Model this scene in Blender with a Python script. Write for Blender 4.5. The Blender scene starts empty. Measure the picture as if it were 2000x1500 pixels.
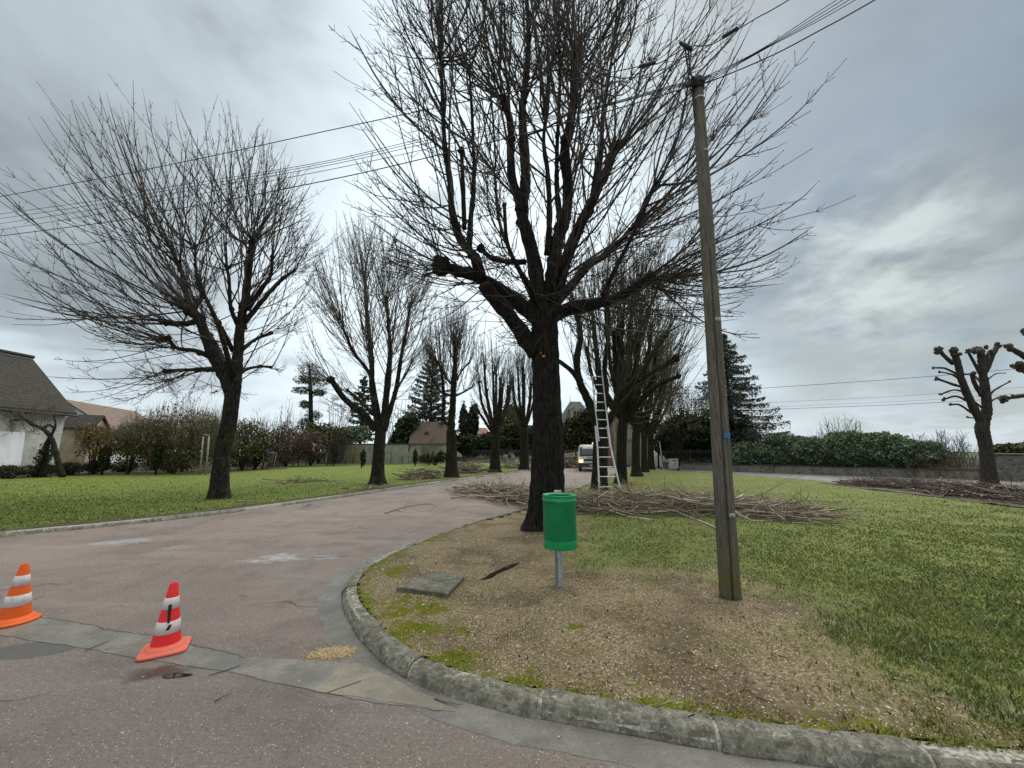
import bpy, math, random
import numpy as np
from mathutils import Vector

random.seed(5)
rng = np.random.default_rng(5)
SC = bpy.context.scene
COL = SC.collection

# ------------------------------------------------------------------ camera
F = 751.0                       # focal length in photo pixels (2000 px wide)
PITCH = math.atan(131 / 751)
H = 1.6
cp, sp = math.cos(PITCH), math.sin(PITCH)
cam = bpy.data.cameras.new("camera")
camo = bpy.data.objects.new("camera", cam)
COL.objects.link(camo)
camo.location = (0, 0, H)
camo.rotation_euler = (math.pi / 2 + PITCH, 0, 0)
cam.sensor_width = 36
cam.lens = F / 2000 * 36
cam.clip_end = 3000
cam.clip_start = 0.05
SC.camera = camo
SC.render.resolution_x, SC.render.resolution_y = 1024, 768
SC.view_settings.view_transform = 'Standard'
SC.view_settings.look = 'None'
SC.view_settings.gamma = 1
SC.view_settings.exposure = 0.50

# ------------------------------------------------------------------ world
SUN_EL, SUN_AZ = math.radians(52), math.radians(38)     # azimuth from +Y to +X
w = bpy.data.worlds.new("World")
SC.world = w
w.use_nodes = True
wt = w.node_tree
for n in list(wt.nodes):
    wt.nodes.remove(n)


def wn(t, **kw):
    n = wt.nodes.new(t)
    for k, v in kw.items():
        setattr(n, k, v)
    return n


def wl(a, b):
    wt.links.new(a, b)


def wmath(op, a, b=0.0, clamp=False):
    n = wn('ShaderNodeMath', operation=op, use_clamp=clamp)
    for i, v in enumerate((a, b)):
        if isinstance(v, (int, float)):
            n.inputs[i].default_value = v
        else:
            wl(v, n.inputs[i])
    return n.outputs[0]


def wmix(f, a, b):
    n = wn('ShaderNodeMix', data_type='RGBA')
    for i, v in ((0, f), (6, a), (7, b)):
        if isinstance(v, (int, float)):
            n.inputs[i].default_value = v
        elif isinstance(v, tuple):
            n.inputs[i].default_value = (*v, 1)
        else:
            wl(v, n.inputs[i])
    return n.outputs[2]


def wsmooth(x, a, b):
    n = wn('ShaderNodeMapRange', interpolation_type='SMOOTHSTEP')
    wl(x, n.inputs[0])
    n.inputs[1].default_value = a
    n.inputs[2].default_value = b
    return n.outputs[0]


def pdir(px, py):
    u = (px - 1000) / F
    v = (750 - py) / F
    d = np.array([u, cp - v * sp, sp + v * cp])
    return d / np.linalg.norm(d)


tc = wn('ShaderNodeTexCoord')
D = tc.outputs['Generated']
sep = wn('ShaderNodeSeparateXYZ')
wl(D, sep.inputs[0])
zc = wmath('MAXIMUM', sep.outputs[2], 0.0)
den = wmath('ADD', zc, 0.22)
comb = wn('ShaderNodeCombineXYZ')
wl(wmath('DIVIDE', sep.outputs[0], den), comb.inputs[0])
wl(wmath('DIVIDE', sep.outputs[1], den), comb.inputs[1])


def wnoise(scale, detail, rough, off, dist=0.3):
    m = wn('ShaderNodeMapping')
    wl(comb.outputs[0], m.inputs[0])
    m.inputs['Location'].default_value = off
    n = wn('ShaderNodeTexNoise')
    wl(m.outputs[0], n.inputs['Vector'])
    n.inputs['Scale'].default_value = scale
    n.inputs['Detail'].default_value = detail
    n.inputs['Roughness'].default_value = rough
    n.inputs['Distortion'].default_value = dist
    return n.outputs[0]


def wglow(px, py, a0, a1):
    """1 near the given direction, 0 away from it (cloud opening)"""
    d = pdir(px, py)
    n = wn('ShaderNodeVectorMath', operation='DOT_PRODUCT')
    nn = wn('ShaderNodeVectorMath', operation='NORMALIZE')
    wl(D, nn.inputs[0])
    wl(nn.outputs[0], n.inputs[0])
    n.inputs[1].default_value = tuple(d)
    return wsmooth(n.outputs['Value'], math.cos(math.radians(a1)), math.cos(math.radians(a0)))


sky = wn('ShaderNodeTexSky', sky_type='NISHITA', sun_disc=False)
sky.sun_elevation = SUN_EL
sky.sun_rotation = SUN_AZ
sky.air_density = 1.2
sky.dust_density = 2.0
skyc = wn('ShaderNodeVectorMath', operation='SCALE')
wl(sky.outputs[0], skyc.inputs[0])
skyc.inputs['Scale'].default_value = 0.07

n1 = wnoise(1.1, 7, 0.52, (3.1, 7.7, 0), 0.5)
n2 = wnoise(2.6, 7, 0.5, (9.3, 1.2, 4), 0.4)
# overcast body: grey underside to lit thin cloud
cloudv = wmath('ADD', wmath('MULTIPLY', n1, 0.62), wmath('MULTIPLY', n2, 0.38))
base = wmix(wsmooth(cloudv, 0.39, 0.61), (0.215, 0.25, 0.268), (0.50, 0.575, 0.615))
# pale band near the horizon
hz = wsmooth(sep.outputs[2], 0.30, -0.02)
base = wmix(wmath('MULTIPLY', hz, 0.80), base, (0.56, 0.64, 0.69))
# thin bright area around the big tree, blue-grey to the upper right
base = wmix(wmath('MULTIPLY', wmath('MULTIPLY', wglow(900, 520, 3, 42), wsmooth(n2, 0.15, 0.50)), 1.0), base, (0.74, 0.84, 0.89))
base = wmix(wmath('MULTIPLY', wglow(1850, 260, 4, 30), 0.80), base, (0.16, 0.215, 0.27))
base = wmix(wmath('MULTIPLY', wglow(150, 60, 2, 30), 0.40), base, (0.24, 0.275, 0.29))
# grey cloud bank low at the right and a bright opening
dk = wmath('MULTIPLY', wglow(1800, 640, 3, 17), wsmooth(n2, 0.34, 0.60))
base = wmix(wmath('MULTIPLY', dk, 0.85), base, (0.29, 0.33, 0.325))
dk2 = wmath('MULTIPLY', wglow(1950, 400, 1, 10), wsmooth(n2, 0.30, 0.56))
base = wmix(wmath('MULTIPLY', dk2, 0.8), base, (0.215, 0.25, 0.265))
n3 = wnoise(4.2, 7, 0.55, (2.3, 5.2, 1), 0.15)
op = wmath('MULTIPLY', wglow(1690, 500, 0.2, 13), wsmooth(n3, 0.30, 0.66))
base = wmix(wmath('MULTIPLY', op, 0.75), base, (0.56, 0.605, 0.60))
# blue sky showing thinly through
base = wmix(0.06, base, skyc.outputs[0])
# overcast zenith, brightened above the frame to add light on the ground
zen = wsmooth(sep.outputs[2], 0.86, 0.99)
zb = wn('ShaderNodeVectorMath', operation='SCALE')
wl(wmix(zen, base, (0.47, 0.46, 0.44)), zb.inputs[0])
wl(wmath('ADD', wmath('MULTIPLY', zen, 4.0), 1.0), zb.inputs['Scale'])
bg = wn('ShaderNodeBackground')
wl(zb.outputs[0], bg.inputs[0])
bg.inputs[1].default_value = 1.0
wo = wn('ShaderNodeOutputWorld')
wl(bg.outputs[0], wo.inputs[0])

# ------------------------------------------------------------------ sun (overcast)
sl = bpy.data.lights.new("sun", 'SUN')
sl.energy = 1.5
sl.angle = math.radians(50)
sl.color = (1.0, 0.95, 0.87)
so = bpy.data.objects.new("sun", sl)
COL.objects.link(so)
sd = Vector((math.sin(SUN_AZ) * math.cos(SUN_EL), math.cos(SUN_AZ) * math.cos(SUN_EL), math.sin(SUN_EL)))
so.rotation_euler = sd.to_track_quat('Z', 'Y').to_euler()


# ------------------------------------------------------------------ helpers
def ray(px, py):
    u = (px - 1000) / F
    v = (750 - py) / F
    return np.array([u, cp - v * sp, sp + v * cp])


def G(px, py, z=0.0):
    """place on the level z seen at photo pixel"""
    d = ray(px, py)
    t = (z - H) / d[2]
    return np.array([d[0] * t, d[1] * t, z])


def P(px, py, Y):
    """place at distance Y seen at photo pixel"""
    d = ray(px, py)
    t = Y / d[1]
    return np.array([d[0] * t, Y, H + d[2] * t])


def nrm(a):
    return a / np.maximum(np.linalg.norm(a, axis=-1, keepdims=True), 1e-9)


class MB:
    """collects geometry; build() links it as one mesh object"""

    def __init__(s):
        s.V, s.Fc, s.n = [], [], 0

    def add(s, V, Fs):
        V = np.asarray(V, float).reshape(-1, 3)
        if not isinstance(Fs, list) or (len(Fs) and np.isscalar(Fs[0][0])):
            Fs = [Fs] if isinstance(Fs, np.ndarray) else [np.array([f]) for f in Fs]
        for f in Fs:
            f = np.asarray(f, int)
            if f.ndim == 1:
                f = f[None]
            s.Fc.append(f + s.n)
        s.V.append(V)
        s.n += len(V)
        return s

    def build(s, name, mat, parent=None, smooth=True, attrs=None):
        V = np.concatenate(s.V)
        if parent is not None:
            V = V - np.array(ORIG.get(parent.name, (0, 0, 0)))
        me = bpy.data.meshes.new(name)
        me.vertices.add(len(V))
        me.vertices.foreach_set('co', V.ravel())
        loops = np.concatenate([f.ravel() for f in s.Fc])
        tot = np.concatenate([np.full(len(f), f.shape[1]) for f in s.Fc])
        st = np.concatenate([[0], np.cumsum(tot)[:-1]])
        me.loops.add(len(loops))
        me.loops.foreach_set('vertex_index', loops.astype(np.int32))
        me.polygons.add(len(tot))
        me.polygons.foreach_set('loop_start', st.astype(np.int32))
        me.polygons.foreach_set('loop_total', tot.astype(np.int32))
        me.polygons.foreach_set('use_smooth', np.full(len(tot), smooth))
        me.update(calc_edges=True)
        me.validate()
        if attrs:
            for k, v in attrs.items():
                a = me.attributes.new(k, 'FLOAT', 'POINT')
                a.data.foreach_set('value', np.asarray(v, np.float32))
        me.materials.append(mat)
        o = bpy.data.objects.new(name, me)
        COL.objects.link(o)
        if parent is not None:
            o.parent = parent
            ORIG[o.name] = ORIG.get(parent.name, (0, 0, 0))
        return o

    def box(s, x0, x1, y0, y1, z0, z1, M=None):
        V = np.array([[x, y, z] for z in (z0, z1) for y in (y0, y1) for x in (x0, x1)], float)
        if M is not None:
            V = M(V)
        return s.add(V, np.array([[0, 2, 3, 1], [4, 5, 7, 6], [0, 1, 5, 4], [2, 6, 7, 3], [0, 4, 6, 2], [1, 3, 7, 5]]))

    def rbox(s, x0, x1, y0, y1, z0, z1, r=0.02, M=None):
        """box with chamfered edges"""
        bx = np.array([[x, y, z] for z in (0, 1) for y in (0, 1) for x in (0, 1)], float)
        lo, hi = np.array([x0, y0, z0]), np.array([x1, y1, z1])
        V, idx = [], {}
        for c in bx:
            for ax in range(3):
                p = lo + (hi - lo) * c
                for k in range(3):
                    if k != ax:
                        p[k] += r if c[k] == 0 else -r
                idx[(tuple(c), ax)] = len(V)
                V.append(p)
        Fq, Ft = [], []
        for ax in range(3):
            a, b = [k for k in range(3) if k != ax]
            for sd_ in (0, 1):
                f = []
                for (i, j) in ((0, 0), (1, 0), (1, 1), (0, 1)):
                    c = [0, 0, 0]
                    c[ax], c[a], c[b] = sd_, i, j
                    f.append(idx[(tuple(map(float, c)), ax)])
                flip = (sd_ == 0) != (ax == 1)
                Fq.append(f[::-1] if flip else f)
        for ax in range(3):
            a, b = [k for k in range(3) if k != ax]
            for i in (0, 1):
                for j in (0, 1):
                    c0, c1 = [0, 0, 0], [0, 0, 0]
                    c0[a] = c1[a] = i
                    c0[b] = c1[b] = j
                    c1[ax] = 1
                    c0, c1 = tuple(map(float, c0)), tuple(map(float, c1))
                    Fq.append([idx[(c0, a)], idx[(c1, a)], idx[(c1, b)], idx[(c0, b)]])
        for c in bx:
            c = tuple(c)
            Ft.append([idx[(c, 0)], idx[(c, 1)], idx[(c, 2)]])
        V = np.array(V)
        if M is not None:
            V = M(V)
        s.add(V, [np.array(Fq), np.array(Ft)])
        return s

    def tubes(s, pts, rad, sides=4, cap=True):
        """pts (N,K,3), rad (N,K)"""
        pts = np.asarray(pts, float)
        rad = np.asarray(rad, float)
        if pts.ndim == 2:
            pts, rad = pts[None], rad[None]
        Nn, K, _ = pts.shape
        T = nrm(np.gradient(pts, axis=1))
        mean = nrm(pts[:, -1] - pts[:, 0] + 1e-6)
        ref = np.zeros((Nn, 3))
        ref[np.arange(Nn), np.argmin(np.abs(mean), axis=1)] = 1
        A = nrm(np.cross(T, ref[:, None, :]))
        B = np.cross(T, A)
        ang = np.arange(sides) / sides * 2 * math.pi
        R = (A[:, :, None, :] * np.cos(ang)[:, None] + B[:, :, None, :] * np.sin(ang)[:, None]) * rad[:, :, None, None]
        V = pts[:, :, None, :] + R
        k, j = np.meshgrid(np.arange(K - 1), np.arange(sides), indexing='ij')
        j2 = (j + 1) % sides
        q = np.stack([k * sides + j, (k + 1) * sides + j, (k + 1) * sides + j2, k * sides + j2], -1).reshape(-1, 4)
        Q = (q[None] + (np.arange(Nn) * K * sides)[:, None, None]).reshape(-1, 4)
        Fs = [Q]
        if cap:
            c0 = np.arange(sides)[None] + (np.arange(Nn) * K * sides)[:, None]
            c1 = (np.arange(sides)[::-1] + (K - 1) * sides)[None] + (np.arange(Nn) * K * sides)[:, None]
            Fs += [c0, c1]
        return s.add(V.reshape(-1, 3), Fs)

    def lathe(s, prof, c=(0, 0, 0), seg=32, M=None):
        """prof: (r, z)"""
        pr = np.array(prof, float)
        a = np.arange(seg) / seg * 2 * math.pi
        V = np.stack([pr[:, None, 0] * np.cos(a), pr[:, None, 0] * np.sin(a), np.repeat(pr[:, 1:2], seg, 1)], -1)
        V = V.reshape(-1, 3)
        if M is not None:
            V = M(V)
        V = V + np.array(c)
        K = len(pr)
        k, j = np.meshgrid(np.arange(K - 1), np.arange(seg), indexing='ij')
        j2 = (j + 1) % seg
        q = np.stack([k * seg + j, k * seg + j2, (k + 1) * seg + j2, (k + 1) * seg + j], -1).reshape(-1, 4)
        return s.add(V, [q])

    def prism(s, poly, z0, z1, M=None):
        """poly: 2D outline (counter-clockwise) extruded in z"""
        p = np.array(poly, float)
        n = len(p)
        V = np.concatenate([np.c_[p, np.full(n, z0)], np.c_[p, np.full(n, z1)]])
        if M is not None:
            V = M(V)
        i = np.arange(n)
        j = (i + 1) % n
        s.add(V, [np.stack([i, j, j + n, i + n], -1), i[::-1][None], (i + n)[None]])
        return s

    def leaves(s, C, size, asp=0.5, up=0.0):
        """diamond leaf faces at C with random attitude"""
        n = len(C)
        size = np.broadcast_to(size, n)[:, None]
        a = rng.normal(size=(n, 3))
        a[:, 2] -= up
        a = nrm(a)
        b = nrm(np.cross(a, rng.normal(size=(n, 3))))
        c = np.cross(a, b)
        V = np.stack([C - a * size, C + b * size * asp, C + a * size + c * size * 0.2, C - b * size * asp], 1)
        f = (np.arange(n) * 4)[:, None] + np.arange(4)
        return s.add(V.reshape(-1, 3), [f])


ORIG = {}


def tag(o, label=None, cat=None, group=None, kind=None):
    if label:
        o['label'] = label
    if cat:
        o['category'] = cat
    if group:
        o['group'] = group
    if kind:
        o['kind'] = kind
    return o


def empty(name, loc, label, cat, group=None):
    o = bpy.data.objects.new(name, None)
    COL.objects.link(o)
    o.location = tuple(float(v) for v in loc)
    o.empty_display_size = 0.2
    ORIG[o.name] = tuple(float(v) for v in loc)
    return tag(o, label, cat, group)


def catmull(p, n):
    p = np.asarray(p, float)
    q = np.concatenate([[2 * p[0] - p[1]], p, [2 * p[-1] - p[-2]]])
    t = np.linspace(0, len(p) - 1 - 1e-6, n)
    i = t.astype(int)
    f = (t - i)[:, None]
    a, b, c, d = q[i], q[i + 1], q[i + 2], q[i + 3]
    return 0.5 * (2 * b + (c - a) * f + (2 * a - 5 * b + 4 * c - d) * f ** 2 + (3 * b - a - 3 * c + d) * f ** 3)


def resample(p, step):
    p = np.asarray(p, float)
    d = np.r_[0, np.cumsum(np.linalg.norm(np.diff(p, axis=0), axis=1))]
    n = max(2, int(round(d[-1] / step)) + 1)
    t = np.linspace(0, d[-1], n)
    return np.stack([np.interp(t, d, p[:, k]) for k in range(p.shape[1])], -1)


def inpoly(X, Y, poly):
    ins = np.zeros(X.shape, bool)
    n = len(poly)
    for i in range(n):
        x0, y0 = poly[i][:2]
        x1, y1 = poly[(i + 1) % n][:2]
        c = ((y0 > Y) != (y1 > Y)) & (X < (x1 - x0) * (Y - y0) / ((y1 - y0) if y1 != y0 else 1e-9) + x0)
        ins ^= c
    return ins


def polydist(X, Y, poly, closed=True):
    best = np.full(X.shape, 1e9)
    n = len(poly)
    for i in range(n if closed else n - 1):
        a = np.array(poly[i][:2])
        b = np.array(poly[(i + 1) % n][:2])
        ab = b - a
        L = max(ab @ ab, 1e-9)
        t = np.clip(((X - a[0]) * ab[0] + (Y - a[1]) * ab[1]) / L, 0, 1)
        best = np.minimum(best, np.hypot(X - a[0] - t * ab[0], Y - a[1] - t * ab[1]))
    return best


def vnoise(P3, scale, seed=0):
    """cheap smooth value noise on (...,3) arrays"""
    p = P3 * scale + seed * 17.31
    i = np.floor(p).astype(np.int64)
    f = p - i
    f = f * f * (3 - 2 * f)

    def h(ix, iy, iz):
        n = (ix * 374761393 + iy * 668265263 + iz * 2147483647 + seed * 974711) & 0x7fffffff
        n = ((n ^ (n >> 13)) * 1274126177) & 0x7fffffff
        return ((n ^ (n >> 16)) & 0xffff) / 65535.0
    r = 0
    for dx in (0, 1):
        for dy in (0, 1):
            for dz in (0, 1):
                wgt = (f[..., 0] if dx else 1 - f[..., 0]) * (f[..., 1] if dy else 1 - f[..., 1]) * (f[..., 2] if dz else 1 - f[..., 2])
                r = r + wgt * h(i[..., 0] + dx, i[..., 1] + dy, i[..., 2] + dz)
    return r * 2 - 1


# ------------------------------------------------------------------ materials
class M:
    def __init__(s, name, rough=0.8, spec=0.3, metal=0.0):
        s.m = bpy.data.materials.new(name)
        s.m.use_nodes = True
        s.t = s.m.node_tree
        s.b = s.t.nodes['Principled BSDF']
        s.b.inputs['Roughness'].default_value = rough
        s.b.inputs['Specular IOR Level'].default_value = spec
        s.b.inputs['Metallic'].default_value = metal
        s.g = s.t.nodes.new('ShaderNodeNewGeometry')
        s.pos = s.g.outputs['Position']

    def n(s, t, **kw):
        q = s.t.nodes.new(t)
        for k, v in kw.items():
            setattr(q, k, v)
        return q

    def l(s, a, b):
        if isinstance(a, (int, float)):
            b.default_value = a
        elif isinstance(a, tuple):
            b.default_value = (*a, 1) if len(a) == 3 and len(b.default_value) == 4 else a
        else:
            s.t.links.new(a, b)

    def scl(s, v):
        q = s.n('ShaderNodeVectorMath', operation='MULTIPLY')
        s.l(s.pos, q.inputs[0])
        q.inputs[1].default_value = v
        return q.outputs[0]

    def noise(s, scale, detail=5, rough=0.6, vec=None, dist=0.0):
        q = s.n('ShaderNodeTexNoise')
        s.l(vec or s.pos, q.inputs['Vector'])
        q.inputs['Scale'].default_value = scale
        q.inputs['Detail'].default_value = detail
        q.inputs['Roughness'].default_value = rough
        q.inputs['Distortion'].default_value = dist
        return q.outputs[0]

    def vor(s, scale, vec=None, feature='F1', rnd=1.0, out='Distance'):
        q = s.n('ShaderNodeTexVoronoi', feature=feature)
        s.l(vec or s.pos, q.inputs['Vector'])
        q.inputs['Scale'].default_value = scale
        q.inputs['Randomness'].default_value = rnd
        return q.outputs[out]

    def mr(s, x, a, b, c=0.0, d=1.0, smooth=True):
        q = s.n('ShaderNodeMapRange', interpolation_type='SMOOTHSTEP' if smooth else 'LINEAR')
        s.l(x, q.inputs[0])
        for i, v in enumerate((a, b, c, d)):
            q.inputs[i + 1].default_value = v
        return q.outputs[0]

    def math(s, op, a, b=0.0, clamp=False):
        q = s.n('ShaderNodeMath', operation=op, use_clamp=clamp)
        s.l(a, q.inputs[0])
        s.l(b, q.inputs[1])
        return q.outputs[0]

    def mix(s, f, a, b, mode='MIX'):
        q = s.n('ShaderNodeMix', data_type='RGBA', blend_type=mode)
        s.l(f, q.inputs[0])
        s.l(a, q.inputs[6])
        s.l(b, q.inputs[7])
        return q.outputs[2]

    def ramp(s, f, *st):
        q = s.n('ShaderNodeValToRGB')
        s.l(f, q.inputs[0])
        e = q.color_ramp.elements
        while len(e) < len(st):
            e.new(0.5)
        for k, (p, c) in enumerate(st):
            e[k].position = p
            e[k].color = (*c, 1)
        return q.outputs[0]

    def attr(s, name):
        q = s.n('ShaderNodeAttribute')
        q.attribute_name = name
        return q.outputs['Fac']

    def ell(s, cx, cy, rx, ry, ang=0.0, soft=0.5, wob=0.0, wscale=3.0):
        """mask 1 inside a world-space ellipse on the ground"""
        q = s.n('ShaderNodeMapping', vector_type='TEXTURE')
        src = s.pos
        if wob:
            nz = s.n('ShaderNodeTexNoise')
            s.l(s.pos, nz.inputs['Vector'])
            nz.inputs['Scale'].default_value = wscale
            nz.inputs['Detail'].default_value = 4
            v = s.n('ShaderNodeVectorMath', operation='MULTIPLY_ADD')
            s.l(nz.outputs['Color'], v.inputs[0])
            v.inputs[1].default_value = (wob, wob, 0)
            s.l(s.pos, v.inputs[2])
            v2 = s.n('ShaderNodeVectorMath', operation='ADD')
            s.l(v.outputs[0], v2.inputs[0])
            v2.inputs[1].default_value = (-wob / 2, -wob / 2, 0)
            src = v2.outputs[0]
        s.l(src, q.inputs[0])
        q.inputs['Location'].default_value = (cx, cy, 0)
        q.inputs['Rotation'].default_value = (0, 0, ang)
        q.inputs['Scale'].default_value = (rx, ry, 1e4)
        ln = s.n('ShaderNodeVectorMath', operation='LENGTH')
        s.l(q.outputs[0], ln.inputs[0])
        return s.mr(ln.outputs['Value'], 1.0, 1.0 - soft)

    def bump(s, h, strength=0.5, dist=0.01):
        q = s.n('ShaderNodeBump')
        s.l(h, q.inputs['Height'])
        q.inputs['Strength'].default_value = strength
        q.inputs['Distance'].default_value = dist
        prev = s.b.inputs['Normal']
        if prev.is_linked:
            s.t.links.new(prev.links[0].from_socket, q.inputs['Normal'])
        s.l(q.outputs[0], s.b.inputs['Normal'])

    def col(s, c):
        s.l(c, s.b.inputs['Base Color'])
        return s

    def rough(s, r):
        s.l(r, s.b.inputs['Roughness'])
        return s


def simple(name, c1, c2, scale=3.0, rough=0.8, spec=0.3, metal=0.0, bump=0.0, bscale=None, bdist=0.01, stretch=None):
    m = M(name, rough, spec, metal)
    vec = m.scl(stretch) if stretch else None
    f = m.noise(scale, 6, 0.65, vec)
    m.col(m.mix(m.mr(f, 0.35, 0.65), c1, c2))
    if bump:
        m.bump(m.noise(bscale or scale * 4, 6, 0.7, vec), bump, bdist)
    return m.m


def grass_mat(name, c_dark, c_mid, c_yel, attr=True):
    """turf, with the bare stony earth where the attribute says so"""
    m = M(name, 0.9, 0.15)
    f1 = m.noise(0.9, 6, 0.65)
    f2 = m.noise(14, 5, 0.75)
    f3 = m.noise(60, 4, 0.8)
    g = m.mix(m.mr(f1, 0.35, 0.68), c_mid, c_yel)
    f5 = m.noise(3.3, 6, 0.75)
    g = m.mix(m.math('MULTIPLY', m.mr(f5, 0.52, 0.70), 0.6), g, (c_dark[0] * 2.2, c_dark[1] * 1.5, c_dark[2] * 1.4))
    g = m.mix(m.mr(f2, 0.42, 0.62), c_dark, g)
    g = m.mix(m.mr(f3, 0.35, 0.7), g, (c_mid[0] * 1.5, c_mid[1] * 1.4, c_mid[2] * 1.5))
    h = f3
    if attr:
        e1 = m.noise(2.2, 6, 0.7)
        e2 = m.noise(38, 6, 0.75)
        dirt = m.mix(m.mr(e2, 0.35, 0.66), (0.10, 0.075, 0.042), (0.40, 0.31, 0.185))
        dirt = m.mix(m.math('MULTIPLY', m.mr(e1, 0.45, 0.68), 0.75), dirt, (0.17, 0.165, 0.06))
        e4 = m.noise(1.1, 5, 0.65)
        dirt = m.mix(m.math('MULTIPLY', m.mr(e4, 0.45, 0.62), 0.7), dirt, (0.115, 0.080, 0.050))
        v = m.vor(46, out='Distance')
        vc = m.vor(46, out='Color')
        sepc = m.n('ShaderNodeSeparateColor')
        m.l(vc, sepc.inputs[0])
        peb = m.math('MULTIPLY', m.mr(v, 0.34, 0.22), m.mr(sepc.outputs[0], 0.62, 0.7))
        dirt = m.mix(peb, dirt, (0.62, 0.56, 0.44))
        mossn = m.noise(5.5, 7, 0.75)
        moss = m.mr(m.math('ADD', m.attr('moss'), m.math('MULTIPLY', m.math('SUBTRACT', mossn, 0.5), 3.2)), 0.52, 0.80)
        mc = m.mix(m.mr(m.noise(90, 3, 0.7), 0.35, 0.7), (0.075, 0.085, 0.008), (0.24, 0.25, 0.02))
        dirt = m.mix(moss, dirt, mc)
        a = m.math('ADD', m.attr('turf'), m.math('MULTIPLY', m.math('SUBTRACT', m.noise(5, 7, 0.75), 0.5), 2.4))
        tf = m.mr(a, 0.30, 0.72)
        g = m.mix(tf, dirt, g)
        h = m.math('ADD', f3, m.math('MULTIPLY', peb, 0.6))
    m.col(g)
    m.bump(h, 0.7, 0.015)
    m.bump(f2, 0.5, 0.03)
    return m.m

# ================================================================== THE SETTING
def Gx(px, py, z=0.0):
    g = G(px, py, z)
    return (float(g[0]), float(g[1]))


VPX = 1312.0                     # where the avenue runs to


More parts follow.
